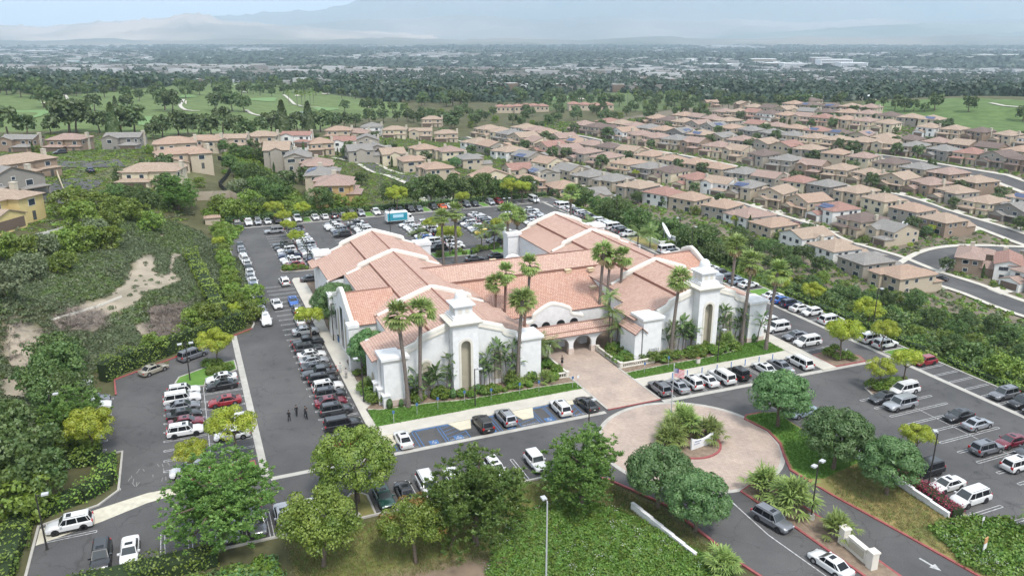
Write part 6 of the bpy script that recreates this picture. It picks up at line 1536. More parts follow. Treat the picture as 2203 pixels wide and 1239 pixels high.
def fill(poly,step,dens_fn=None,off=0.0,seed=1,avoid=None):
    """jittered points inside a polygon of the ground plane, laid on the terrain"""
    r=np.random.default_rng(seed); xs=[p[0] for p in poly]; ys=[p[1] for p in poly]
    X,Y=np.meshgrid(np.arange(min(xs),max(xs),step),np.arange(min(ys),max(ys),step)); X=X.ravel()+r.uniform(-.5,.5,X.size)*step; Y=Y.ravel()+r.uniform(-.5,.5,Y.size)*step
    m=pip(X,Y,poly)
    for a in (avoid or []): m&=~pip(X,Y,a)
    X,Y=X[m],Y[m]
    if dens_fn is not None: k=dens_fn(X,Y); X,Y=X[k],Y[k]
    return np.stack([X,Y,height(X,Y)+off],1)
def lowclump(seed,m,n=70,r0=.75,h=.45,size=.2,el=1.8):
    r=np.random.default_rng(seed); d=unit(n,r); d[:,2]=np.abs(d[:,2]); return clump('leaf_clump',leaf_quads(d*np.array([r0,r0,h])*(.6+.5*r.random(n))[:,None],d,size,el,.7,r),m)
hill=[hit(*p)[:2] for p in [(330,465),(430,500),(510,560),(530,600),(548,690),(420,730),(250,790),(100,830),(70,930),(10,1000),(-60,1100),(-300,900),(-250,700),(-40,560),(0,525),(110,505),(170,480),(250,455)]]
dirtw=[seen(d) for d in DIRT]+[seen([(110,680),(200,665),(235,690),(200,720),(120,710)]),seen([(320,660),(400,650),(410,690),(385,745),(330,735),(310,700)])]
fl0=np.random.default_rng(77)
HP=fill(hill,.62,avoid=dirtw,seed=2)
nz=np.array([mnoise.noise((x*.055,y*.055,1.7)) for x,y,_ in HP])
nz=nz+fl0.normal(0,.10,len(nz))
scatter('hillside_shrub_cover',HP[nz<=.16],[lowclump(1,LEAF['mat'],90,.75,.4,.15),lowclump(2,LEAF['mat'],90,.75,.4,.15),lowclump(3,LEAF['shrub'],90,.7,.42,.15)],.7,1.5,1)
scatter('olive_hillside_cover',HP[nz>.16],[lowclump(4,LEAF['hillgreen'],90,.75,.42,.15),lowclump(5,LEAF['hillgreen'],90,.75,.4,.15),lowclump(6,LEAF['shrub'],90,.7,.42,.15)],.7,1.5,3)
DP=np.concatenate([fill(d,1.5,seed=66+i) for i,d in enumerate(dirtw[:4])]); DP=DP[fl0.random(len(DP))<.38]
scatter('sparse_hillside_cover',DP,[lowclump(4,LEAF['mat'],70,.6,.35,.14),lowclump(5,LEAF['shrub'],70,.5,.3,.14)],.4,1.3,35)
TW=np.concatenate([fill(d,1.1,seed=5) for d in dirtw[-2:]]+[fill(dirtw[2],1.6,seed=6)])
def twigclump(seed):
    r=np.random.default_rng(seed); n=60; A=r.normal(size=(n,3))*[.7,.7,.1]; A[:,2]=np.abs(A[:,2]); d=unit(n,r); d[:,2]=np.abs(d[:,2])*.5; B=A+d*(.5+.8*r.random(n))[:,None]; w=np.cross(d,[0,0,1.0]); w/=np.linalg.norm(w,axis=1)[:,None]; w*=.02
    return clump('dry_twigs',np.stack([A-w,A+w,B+w,B-w],1),LEAF['twig'])
scatter('dry_brush',TW,[twigclump(1),twigclump(2)],.8,1.5,4)
lw=[W(-44,-62),W(-36,-40),W(-28,-31),W(-23,-24.5),W(-20,-21.5),W(-11.5,-20),W(-8.6,-25),W(-5.4,-32),W(-4.2,-37),W(-4.6,-62)]
scatter('bright_ground_cover',fill(lw,.42,seed=7),[lowclump(7,LEAF['lush'],60,.5,.38,.14),lowclump(8,LEAF['lush'],60,.5,.3,.12),lowclump(9,LEAF['hedge'],60,.5,.35,.14)],.7,1.4,5)
LB=fill([W(-76,-62),W(-76,-19),W(-52,-19.5),W(-46,-19.5),W(-44,-26),W(-36,-33),W(-38,-62)],.55,seed=8)
scatter('dark_ground_cover',LB,[lowclump(10,LEAF['hedge'],60,.6,.5,.16),lowclump(11,LEAF['camphor'],60,.6,.45,.16)],.8,1.6,6)
rb=[W(27.6,-42.5),W(30.5,-44.5),W(31.5,-50),W(32,-66),W(24.5,-64),W(21,-55),W(20,-48),W(21.6,-42.5)]
scatter('right_ground_cover',fill(rb,.42,seed=9,off=.15),[lowclump(12,LEAF['lush'],60,.5,.5,.14),lowclump(13,LEAF['hedge'],60,.5,.6,.15)],.8,1.7,7)
fl=np.random.default_rng(5)
allp=np.concatenate([fill(lw,1.5,seed=17,off=.42),fill(rb,1.0,seed=19,off=.85),fill([W(-60,-40),W(-50,-21),W(-38,-24),W(-36,-36)],1.3,seed=18,off=.6)]); nzz=np.array([mnoise.noise((x*.2,y*.2,5)) for x,y,_ in allp])
def flowerclump():
    r=np.random.default_rng(4); P=r.normal(size=(14,3))*[.35,.35,.06]; return clump('white_flowers',leaf_quads(P,np.tile([0,0,1.0],(14,1)),.09,1,.4,r),LEAF['flower'])
scatter('white_blossoms',allp[nzz>.08],[flowerclump()],.6,1.2,8)
bk=[W(63.0,-70),W(66.5,-70),W(66.5,140),W(63.0,140)]
scatter('bank_ground_cover',fill(bk,1.0,seed=10),[lowclump(14,LEAF['hedge'],60,.6,.4,.17),lowclump(15,LEAF['olive'],60,.6,.3,.17),lowclump(16,LEAF['lush'],50,.5,.2,.15)],.6,1.2,9)
br=[W(66,-70),W(170,-60),W(172,30),W(150,75),W(128,110),W(100,130),W(66,140)]
_b=fill(br,1.5,seed=11); _b=_b[np.array([np.min(np.hypot(ST_P[:,0]-x,ST_P[:,1]-y))>10 for x,y,_ in _b])]
scatter('slope_undergrowth',_b,[lowclump(17,LEAF['darkpine'],80,1.2,.9,.3),lowclump(18,LEAF['olive'],80,1.2,.8,.3)],.9,1.7,10)
bl=[W(-75,60),W(-44,100),W(-42,148),W(62,148),W(62,158),W(-10,160),W(-40,190),W(-70,150)]
scatter('back_undergrowth',fill([hit(430,455)[:2],hit(520,490)[:2],W(-44,100),W(-41.6,144),W(62,145),W(62,156),W(10,158),W(-8,165),hit(620,400)[:2],hit(560,340)[:2],hit(480,330)[:2],hit(510,380)[:2],hit(500,430)[:2]],1.2,seed=12),[lowclump(19,LEAF['olive'],70,.9,.7,.24),lowclump(20,LEAF['hedge'],70,.9,.8,.24)],.8,1.6,11)

def tuft(seed,m,n=34,r0=.22,h=.11):
    r=np.random.default_rng(seed); A=r.normal(size=(n,3))*[r0*.6,r0*.6,0]; d=unit(n,r); d[:,2]=np.abs(d[:,2])+.8; d/=np.linalg.norm(d,axis=1)[:,None]; B=A+d*h*(.6+.8*r.random(n))[:,None]; w=unit(n,r)*[1,1,0]*.022
    return clump('grass_tuft',np.stack([A-w,A+w,B+w*.4,B-w*.4],1),m)
LEAF['grass']=leafmat('lawn_grass_blades',(0.075,0.17,0.025),(0.15,0.27,0.05),.35,.3,.1); LEAF['straw']=leafmat('dry_grass_blades',(0.15,0.16,0.055),(0.32,0.26,0.12),.25,.3,.15)
def uvpoly(P): return [W(*p) for p in P]
def flatfill(P,step,z,seed): 
    q=fill(uvpoly(P),step,seed=seed); q[:,2]=z; return q
LG=np.concatenate([flatfill([(-29.0,4.8),(3.05,4.8),(3.05,7.2),(-4,7.7),(-15,7.9),(-20,8.9),(-27.5,9.6),(-28.9,10.4)],.3,.14,51),flatfill([(12.25,4.9),(42.3,4.95),(42.3,10.4),(35.5,10.4),(34.6,8.0),(28,7.4),(20,7.5),(12.25,7.2)],.3,.14,52),
   flatfill([(20.1,-12.8),(20.7,-12.5),(23.0,-12.6),(24.8,-13.2),(24.8,-21.2),(25.8,-28.2),(18.5,-29.6),(16.7,-29.0),(16.5,-26.5),(17.9,-23.8),(19.9,-20.5),(20.7,-17)],.3,.15,53)])
scatter('lawn_blades',LG,[tuft(1,LEAF['grass']),tuft(2,LEAF['grass'])],.8,1.3,30)
DG=np.concatenate([flatfill([(18.3,-29.8),(25.8,-28.4),(27.4,-46),(28,-52),(24,-60),(21,-56),(19.8,-49.8),(18.6,-41.8),(17.1,-33)],.42,.14,54),fill(uvpoly([(-44,-16.6),(-8,-16.8),(-6.5,-20),(-3.4,-27),(-2.4,-38),(-4,-38),(-6,-29),(-12,-25.5),(-22,-26),(-34,-26),(-44,-24)]),.36,seed=55)])
scatter('dry_grass',DG,[tuft(3,LEAF['straw'],34,.26,.16),tuft(4,LEAF['straw'],30,.3,.13),tuft(5,LEAF['grass'],30,.3,.12)],.8,1.6,31)
RG=fill([hit(330,490)[:2],hit(420,455)[:2],hit(400,420)[:2],hit(300,300)[:2],hit(0,290)[:2],hit(-20,500)[:2],hit(110,500)[:2],hit(200,470)[:2]],2.2,seed=56)
scatter('rough_grass',RG,[lowclump(60,LEAF['olive'],50,1.3,.35,.3,1.3),lowclump(61,LEAF['shrub'],50,1.2,.4,.3,1.3),lowclump(62,LEAF['hedge'],50,1.2,.3,.3,1.3)],.7,1.4,32)
MG=fill([hit(560,300)[:2],hit(880,290)[:2],hit(1040,300)[:2],hit(1120,400)[:2],hit(1180,430)[:2],hit(960,440)[:2],hit(760,440)[:2],hit(640,380)[:2],hit(600,340)[:2]],2.4,seed=57)
scatter('middle_gardens',MG,[lowclump(63,LEAF['olive'],50,1.3,.7,.3,1.3),lowclump(64,LEAF['hedge'],50,1.2,.8,.3,1.3),lowclump(65,LEAF['shrub'],50,1.2,.6,.3,1.3)],.6,1.3,33)
# ------------------------------------------------------------------ houses
def tm(n,a,b,c=None): return tilemat(n,a,b,c,.4,.5,.3)
ROOF={'tan':('tan',tm('tan_roof_tile',(0.33,0.25,0.19),(0.42,0.33,0.26),(0.27,0.20,0.15))),'pink':('pinkish brown',tm('pinkish_roof_tile',(0.30,0.215,0.18),(0.38,0.28,0.24),(0.25,0.175,0.145))),
 'orange':('terracotta',tm('orange_roof_tile',(0.34,0.24,0.18),(0.42,0.31,0.24),(0.29,0.195,0.145))),'red':('red',tm('red_roof_tile',(0.29,0.165,0.135),(0.36,0.22,0.185),(0.24,0.14,0.11))),
 'brown':('dark brown',tm('brown_roof_tile',(0.15,0.115,0.10),(0.20,0.155,0.135),(0.13,0.09,0.08))),'grey':('grey',tm('grey_roof_tile',(0.22,0.21,0.20),(0.29,0.275,0.255),(0.19,0.175,0.16)))}
WALL={'beige':('beige',mat('beige_stucco',(0.40,0.34,0.26),.9,.05,1)),'cream':('cream',mat('cream_stucco',(0.52,0.46,0.34),.9,.05,1)),'white':('white',mat('white_stucco',(0.62,0.62,0.60),.9,.04,1)),
 'brownw':('brown',mat('brown_stucco',(0.24,0.18,0.135),.9,.05,1)),'greige':('grey beige',mat('grey_beige_stucco',(0.30,0.275,0.235),.9,.05,1)),'ochre':('ochre',mat('ochre_stucco',(0.40,0.27,0.13),.9,.05,1)),'yellow':('yellow',mat('yellow_stucco',(0.52,0.42,0.20),.9,.05,1)),'greyw':('grey',mat('grey_stucco',(0.22,0.205,0.185),.9,.05,1))}
M['frame']=mat('white_window_frame',(0.55,0.54,0.50),.7); M['garage']=mat('brown_garage_door',(0.13,0.095,0.075),.7,.1,2); M['shut']=mat('dark_shutter',(0.07,0.075,0.07),.7)
M['solar']=mat('solar_panel',(0.035,0.055,0.13),.25,spec=.5); M['chim']=mat('chimney_stucco',(0.42,0.38,0.31),.9); M['facia']=mat('roof_edge_board',(0.22,0.17,0.13),.8)
M['blockwall']=mat('beige_block_wall',(0.33,0.28,0.22),.9,.08,1)
def plane(mb,pts,m=0):
    P=[Vector(p) for p in pts]; n=(P[1]-P[0]).cross(P[2]-P[0]); 
    if n.z<0: P=P[::-1]; n=-n
    n.normalize(); e=Vector((0,0,1)).cross(n)
    e=e.normalized() if e.length>.01 else Vector((1,0,0)); s=n.cross(e)
    mb.add([tuple(p) for p in P],[tuple(range(len(P)))],m,[[(p.dot(e),p.dot(s)) for p in P]])
def hip(mb,x0,x1,y0,y1,z,p=.36,o=.55):
    x0-=o;x1+=o;y0-=o;y1+=o; w=min(x1-x0,y1-y0)/2; h=w*p
    if x1-x0<y1-y0: a=((x0+x1)/2,y0+w,z+h); b=((x0+x1)/2,y1-w,z+h); F=[[(x0,y0,z),(x1,y0,z),a],[(x1,y0,z),(x1,y1,z),b,a],[(x1,y1,z),(x0,y1,z),b],[(x0,y1,z),(x0,y0,z),a,b]]
    else: a=(x0+w,(y0+y1)/2,z+h); b=(x1-w,(y0+y1)/2,z+h); F=[[(x0,y0,z),(x1,y0,z),b,a],[(x1,y0,z),(x1,y1,z),b],[(x1,y1,z),(x0,y1,z),a,b],[(x0,y1,z),(x0,y0,z),a]]
    for f in F: plane(mb,f)
    mb.add([(x0,y0,z-.14),(x1,y0,z-.14),(x1,y1,z-.14),(x0,y1,z-.14),(x0,y0,z),(x1,y0,z),(x1,y1,z),(x0,y1,z)],[(0,3,2,1),(0,1,5,4),(1,2,6,5),(2,3,7,6),(3,0,4,7)],1)
    return h
def gab(mb,wl,x0,x1,y0,y1,z,p=.36,o=.5,axis='y'):
    """gable roof with its ridge along the axis; wl takes the wall triangles"""
    if axis=='y':
        w=(x1-x0)/2+o; h=w*p; xm=(x0+x1)/2; a,b=y0-o*.7,y1+o*.7
        plane(mb,[(x0-o,a,z),(xm,a,z+h),(xm,b,z+h),(x0-o,b,z)]); plane(mb,[(x1+o,a,z),(x1+o,b,z),(xm,b,z+h),(xm,a,z+h)])
        for yy,f in ((y0,1),(y1,0)):
            t=[(x0,yy,z-.0),(x1,yy,z),(xm,yy,z+h-.16)]; wl.add(t if f else t[::-1],[(0,1,2)],0)
        for yy in (a,b):
            for xs in ((x0-o,xm),(xm,x1+o)):
                q=[(xs[0],yy,z if xs[0]!=xm else z+h),(xs[1],yy,z+h if xs[1]==xm else z)]; mb.add([(q[0][0],yy,q[0][2]-.2),(q[1][0],yy,q[1][2]-.2),q[1],q[0]],[(0,1,2,3)],1)
    else:
        w=(y1-y0)/2+o; h=w*p; ym=(y0+y1)/2; a,b=x0-o*.7,x1+o*.7
        plane(mb,[(a,y0-o,z),(b,y0-o,z),(b,ym,z+h),(a,ym,z+h)]); plane(mb,[(a,y1+o,z),(b,y1+o,z),(b,ym,z+h),(a,ym,z+h)])
        for xx,f in ((x0,0),(x1,1)):
            t=[(xx,y0,z),(xx,y1,z),(xx,ym,z+h-.16)]; wl.add(t if f else t[::-1],[(0,1,2)],0)
        for xx in (a,b):
            for ys in ((y0-o,ym),(ym,y1+o)):
                q=[(xx,ys[0],z if ys[0]!=ym else z+h),(xx,ys[1],z+h if ys[1]==ym else z)]; mb.add([(xx,q[0][1],q[0][2]-.2),(xx,q[1][1],q[1][2]-.2),q[1],q[0]],[(0,1,2,3)],1)
    return h
def block(wl,x0,x1,y0,y1,z0,z1): wl.box(x0,x1,y0,y1,z0,z1)
def proto(style,w,d):
    """returns list of (part name, mesh, role, location, sub)"""
    wl=MB(); out=[]; x0,x1,y0,y1=-w/2,w/2,-d/2,d/2; E=5.5; fy=y0+3.2
    up=MB(); lo=MB(); win=[]; B=-5.0
    if style=='A':
        block(wl,x0,x1,fy,y1,B,E); hip(up,x0,x1,fy,y1,E); block(wl,x0+w*.08,x0+w*.52,fy-1.1,fy,2.6,E); hip(up,x0+w*.08,x0+w*.52,fy-1.1,fy+5.5,E+.003,.36,.45); block(wl,x1-w*.45,x1-.6,y1,y1+1.6,B,E); hip(up,x1-w*.45,x1-.6,y1-5.5,y1+1.6,E+.006,.36,.45); gx=x0+w*.56
        block(wl,x0,gx,y0,fy,B,2.75); hip(lo,x0,gx,y0,fy+.6,2.8,.34,.45); gar=(x0+.7,gx-.7,y0)
        lo2=MB(); block(wl,x1-w*.36,x1,y0+1.6,fy,B,2.7); hip(lo,x1-w*.36,x1,y0+1.6,fy+.5,2.75,.3,.35); door=(x1-w*.18,y0+1.6)
        win=[('f',x0+w*.2,4.0,1.1,1.1,fy-1.1),('f',x0+w*.42,4.0,1.1,1.1,fy-1.1),('f',x1-w*.18,4.0,1.3,1.1,fy)]
    elif style=='B':
        block(wl,x0,x1,fy,y1,B,E); gab(up,wl,x0,x1,fy,y1,E,.36,.55,'y'); gab(up,wl,x0-.9,x0+w*.5,(fy+y1)/2-2.4,(fy+y1)/2+2.4,E+.003,.42,.4,'x'); block(wl,x0-.9,x0,(fy+y1)/2-2.4,(fy+y1)/2+2.4,B,E); gx=x0+w*.52
        block(wl,x0,gx,y0,fy,B,2.8); gab(lo,wl,x0,gx,y0,fy-.2,2.8,.36,.4,'y'); gar=(x0+.6,gx-.6,y0)
        mbp=None; block(wl,gx+.6,x1-.4,y0+1.2,fy,2.5,2.8); hip(lo,gx+.6,x1-.4,y0+1.2,fy+.3,2.8,.3,.3); block(wl,x1-.8,x1-.4,y0+1.2,y0+1.6,B,2.5); door=(x1-w*.24,fy)
        win=[('f',x0+w*.26,4.0,1.6,1.2,fy),('f',x1-w*.26,4.0,1.6,1.2,fy),('f',0,5.7,.8,.7,fy)]
    elif style=='C':
        block(wl,x0,x1,fy+1,y1-1,B,E); gab(up,wl,x0,x1,fy+1,y1-1,E,.36,.5,'x'); bx=x0+w*.45
        block(wl,x0,bx,fy-1.2,fy+1,B,E); gab(up,wl,x0,bx,fy-1.2,(fy+y1)/2,E,.36,.4,'y')
        gx=x1-w*.5; block(wl,gx,x1,y0,fy+1,B,2.8); hip(lo,gx,x1,y0,fy+1.4,2.85,.34,.4); gar=(gx+.6,x1-.6,y0); door=(x0+w*.35,fy-1.2)
        win=[('f',x0+w*.22,4.1,1.5,1.2,fy-1.2),('f',x1-w*.3,4.2,1.3,1.0,fy+1),('f',x1-w*.1,4.2,.8,1.0,fy+1)]
        lo.T=None
    else:
        block(wl,x0,x1,y0+5,y1,B,E); hip(up,x0,x1,y0+5,y1,E,.36); bx=x1-w*.42
        block(wl,bx,x1,y0+2.2,y0+5,B,E); hip(up,bx,x1,y0+2.2,y0+7.5,E+.004,.36,.5); gx=x0+w*.52
        block(wl,x0,gx,y0,y0+5,B,2.8); gab(lo,wl,x0,gx,y0,y0+5.4,2.8,.34,.4,'y'); gar=(x0+.6,gx-.6,y0); door=(x1-w*.2,y0+2.2)
        win=[('f',x0+w*.2,4.1,1.3,1.1,y0+5),('f',x0+w*.42,4.1,1.0,1.1,y0+5),('f',x1-w*.21,4.1,1.6,1.2,y0+2.2)]
    wy=y1-1 if style=='C' else y1
    win+=[('b',x0+w*.2,4.1,1.4,1.2,wy),('b',0-.3,4.1,1.0,1.2,wy),('b',x1-w*.26,4.1,1.5,1.2,wy+(1.6 if style=='A' else 0)),('b',x0+w*.25,1.3,2.0,1.6,wy),('b',x1-w*.26,1.3,1.5,1.3,wy+(1.6 if style=='A' else 0))]
    s0=fy+1.5 if style in 'ABC' else y0+6.5
    win+=[(sd,yy,zz,1.2,1.1,xx) for sd,xx in (('l',x0),('r',x1)) for yy,zz in ((s0+.8,4.1),((s0+y1)/2,4.2),(y1-3,4.1),(y1-3.5,1.3))]
    out.append(('wall',wl.mesh('wall',M['frame']),'wall',None)); out.append(('roof',up.mesh('roof',[M['frame'],M['facia']]),'roof',None))
    out.append(('lower_roof',lo.mesh('lower_roof',[M['frame'],M['facia']]),'roof',None))
    k=MB(); k.box(gar[0],gar[1],gar[2]-.05,gar[2]+.02,0,2.25); out.append(('garage_door',k.mesh('garage_door',M['garage']),None,None))
    k=MB(); k.box(door[0]-.5,door[0]+.5,door[1]-.05,door[1]+.02,0,2.1); out.append(('front_door',k.mesh('front_door',M['shut']),None,None))
    k=MB(); cx,cy=x1-.1,(fy+y1)/2+1; k.box(cx-.5,cx+.55,cy-.7,cy+.7,B,7.6); k.box(cx-.58,cx+.63,cy-.78,cy+.78,7.6,7.8); out.append(('chimney',k.mesh('chimney',M['chim']),None,None))
    return out,win,(x0,x1,y0,y1,fy,E)
def wmesh(w,h):
    f=MB(); w*=1.15; h*=1.15; f.box(-w/2-.12,w/2+.12,-.06,.03,-h/2-.12,h/2+.12); p=MB(); p.box(-w/2,w/2,-.075,-.03,-h/2,h/2)
    f2=MB(); f2.box(-w/2-.1,w/2+.1,-.06,.03,-h/2-.1,h/2+.1,0); f2.box(-w/2,w/2,-.075,-.03,-h/2,h/2,1)
    return f.mesh('window_frame',M['frame']),p.mesh('pane',M['glass']),f2.mesh('window',[M['frame'],M['glass']])
WM={}
def wget(w,h):
    k=(round(w,1),round(h,1))
    if k not in WM: WM[k]=wmesh(*k)
    return WM[k]
PROTO={(s,w,d):proto(s,w,d) for s in 'ABCD' for (w,d) in ((12.2,19.0),(13.4,18.0),(12.6,15.0),(14.5,13.5),(17.5,13.5))}
pm=MB(); pm.box(0,1.0,0,1.65,0,.05); PANEL=pm.mesh('solar_panel',M['solar'])
HOUSES=[]; HPOS={}
def house(x,y,rz,style,w,d,roof,wall,label,group,near=True,solar=0,z=None,chim=True,cull=True):
    z=float(height(np.array([x]),np.array([y]))[0]) if z is None else z
    t=thing('house',label,'house',(x,y,z),rz,group)
    parts,win,(x0,x1,y0,y1,fy,E)=PROTO[(style,w,d)]
    for nm,me,role,loc in parts:
        if nm=='chimney' and not chim: continue
        o=link(nm,me,t)
        if role=='wall': setmat(o,WALL[wall][1],0)
        elif role=='roof': setmat(o,ROOF[roof][1],0)
    cr,sr=math.cos(rz),math.sin(rz)
    for sd,a,zz,ww,hh,c in win:
        loc,r=((a,c,zz),0) if sd=='f' else ((a,c,zz),math.pi) if sd=='b' else ((c,a,zz),-math.pi/2) if sd=='l' else ((c,a,zz),math.pi/2)
        nx,ny={'f':(0,-1),'b':(0,1),'l':(-1,0),'r':(1,0)}[sd]; wx,wy_=nx*cr-ny*sr,nx*sr+ny*cr
        if wx*x+wy_*y>60: continue                       # faces well away
        f,p,both=wget(ww,hh)
        if near: fo=link('window',f,t,loc,r); link('pane',p,fo)
        elif zz>2 or sd=='f': link('window',both,t,loc,r)
    if solar:
        # rows of panels on the roof slope facing the back or front
        yb = y1 if solar>0 else fy; w2=(min(w,y1-fy)/2+.55); pit=.36; n=6
        for i in range(n):
            for j in range(2):
                xx=-n*.55+i*1.08
                if style in 'AD' or (style=='C'):
                    ym=((fy+y1)/2); yy=(yb+.2-(1.9+1.75*j))*1 if solar>0 else (yb-.2+(.4+1.75*j)); 
                    dist=abs((y1+.55)-yy) if solar>0 else abs(yy-(fy-.55)); zz=E+dist*pit+.12
                    if style=='C': zz=E+(min(abs(y1-1+.5-yy),abs(yy-fy-.5)))*pit+.1
                    o=link('solar_panel',PANEL,t,(xx,yy,zz)); o.rotation_euler=(math.atan(pit)*(-1 if solar>0 else 1),0,0)
                else:
                    sg=1 if solar>0 else -1; xr=w/2+.55; dx=1.3+1.75*j; zz=E+(dx)*pit+.12
                    o=link('solar_panel',PANEL,t,(sg*(xr-dx),(fy+y1)/2-3+i*1.08,zz)); o.rotation_euler=(0,math.atan(pit)*sg,math.pi/2 if sg>0 else -math.pi/2); 
                    o.rotation_mode='XYZ'; o.rotation_euler=(0,0,0); o.rotation_euler=Matrix(((0,-sg,0),(sg,0,0),(0,0,1))).to_euler()
                    mm=Matrix.Rotation(math.atan(pit)*sg,3,'Y')@Matrix.Rotation(math.pi/2*sg,3,'Z'); o.rotation_euler=mm.to_euler()
    HOUSES.append((x,y,max(w,d)/2+1.5)); return t
hr=random.Random(77)
def dd(roof,wall): return '%s house with %s tile roof'%(WALL[wall][0],ROOF[roof][0])
# single houses around the hill and beyond the car park: px,py = middle of the footprint on the ground
MAN=[(48,326,-3,'C',14.5,13.5,'grey','brownw',1,'left of the cul-de-sac houses'),(150,326,0,'A',14.5,13.5,'pink','brownw',0,'middle one facing the cul-de-sac'),(270,323,4,'C',14.5,13.5,'grey','greyw',0,'right one facing the cul-de-sac'),
 (55,383,62,'A',17.5,13.5,'tan','brownw',0,'below the cul-de-sac at the left edge'),(18,428,66,'B',17.5,13.5,'grey','greyw',0,'with the white chimney at the left edge'),(0,482,80,'D',17.5,13.5,'tan','yellow',0,'nearest at the left edge'),
 (330,402,4,'A',17.5,13.5,'tan','cream',1,'with solar panels above the hillside'),(400,362,30,'D',17.5,13.5,'orange','beige',0,'behind the solar panel house'),(380,338,20,'A',14.5,13.5,'orange','beige',0,'in the red cluster'),(440,328,5,'D',14.5,13.5,'orange','beige',0,'right in the red cluster'),
 (500,322,4,'C',14.5,13.5,'tan','beige',0,'first of the row behind the fence'),(565,316,2,'A',14.5,13.5,'tan','beige',0,'second of the row behind the fence'),(640,314,0,'C',14.5,13.5,'red','white',0,'at the row end above the fence'),
 (610,362,100,'B',14.5,13.5,'tan','greige',0,'first above the bank'),(650,378,100,'C',14.5,13.5,'grey','greige',0,'second above the bank'),(695,397,98,'A',14.5,13.5,'pink','beige',0,'third above the bank'),(705,420,98,'D',14.5,13.5,'grey','beige',1,'with solar panels above the bank'),(735,447,95,'A',14.5,13.5,'pink','ochre',0,'directly behind the far hedge'),
 (690,330,20,'A',12.6,15.0,'orange','beige',0,'left along the middle street'),(740,325,15,'C',12.6,15.0,'red','white',0,'with white walls near the middle street'),(790,322,10,'B',12.6,15.0,'grey','greige',0,'third along the middle street'),
 (780,345,110,'B',12.6,15.0,'grey','greige',0,'beside the middle street bend'),(815,340,110,'C',12.6,15.0,'grey','greyw',0,'with two gables at the middle street'),(850,352,112,'B',12.6,15.0,'tan','cream',0,'by the palms, first'),(895,367,112,'D',12.6,15.0,'orange','beige',0,'by the palms, second'),(945,385,112,'A',12.6,15.0,'orange','beige',0,'by the palms, third'),
 (1060,407,22,'B',17.5,13.5,'orange','cream',0,'large one with cream gable behind the corner'),(1135,415,22,'A',12.6,15.0,'orange','brownw',0,'behind the far corner pines, first'),(1215,428,22,'A',12.6,15.0,'orange','brownw',0,'behind the far corner pines, second'),(975,345,110,'A',12.6,15.0,'pink','cream',0,'between the two streets, first'),(920,340,110,'A',12.6,15.0,'orange','cream',0,'between the two streets, second'),
 (1020,362,110,'D',12.6,15.0,'grey','beige',0,'between the two streets, third'),(1120,385,112,'B',12.6,15.0,'red','beige',0,'between the two streets, fourth'),(1170,392,112,'C',12.6,15.0,'grey','greige',1,'with solar panels beside the long street'),(1280,442,112,'B',12.6,15.0,'grey','beige',0,'behind the slope pines, left'),
 (850,297,0,'A',14.5,13.5,'tan','cream',0,'in the upper middle, left'),(905,300,5,'C',14.5,13.5,'tan','beige',0,'in the upper middle, second'),(960,305,5,'A',14.5,13.5,'tan','beige',0,'in the upper middle, third'),(930,272,0,'A',14.5,13.5,'tan','beige',0,'in the upper middle, top'),(800,290,0,'A',12.6,15.0,'grey','white',1,'in the upper middle with solar panels'),
 (730,300,0,'A',14.5,13.5,'orange','beige',0,'above the middle street, first'),(770,305,0,'D',12.6,15.0,'pink','beige',0,'above the middle street, second'),
 (2100,578,58,'D',17.5,13.5,'pink','brownw',0,'large one at the right with brown walls'),(2175,592,60,'C',17.5,13.5,'red','white',0,'with white walls at the right edge'),
 (1530,232,10,'C',12.6,15.0,'orange','brownw',0,'alone in the trees at the top, left'),(1600,238,10,'B',12.6,15.0,'tan','brownw',0,'alone in the trees at the top, right')]
for (px,py,a,st,w,d,rf,wa,so,lb) in MAN:
    x,y,z=hit(px,py); house(x,y,math.radians(a),st,w,d,rf,wa,dd(rf,wa)+', '+lb,None,near=True,solar=so,z=z+(3.0 if 600<px<745 and py>350 else 0))
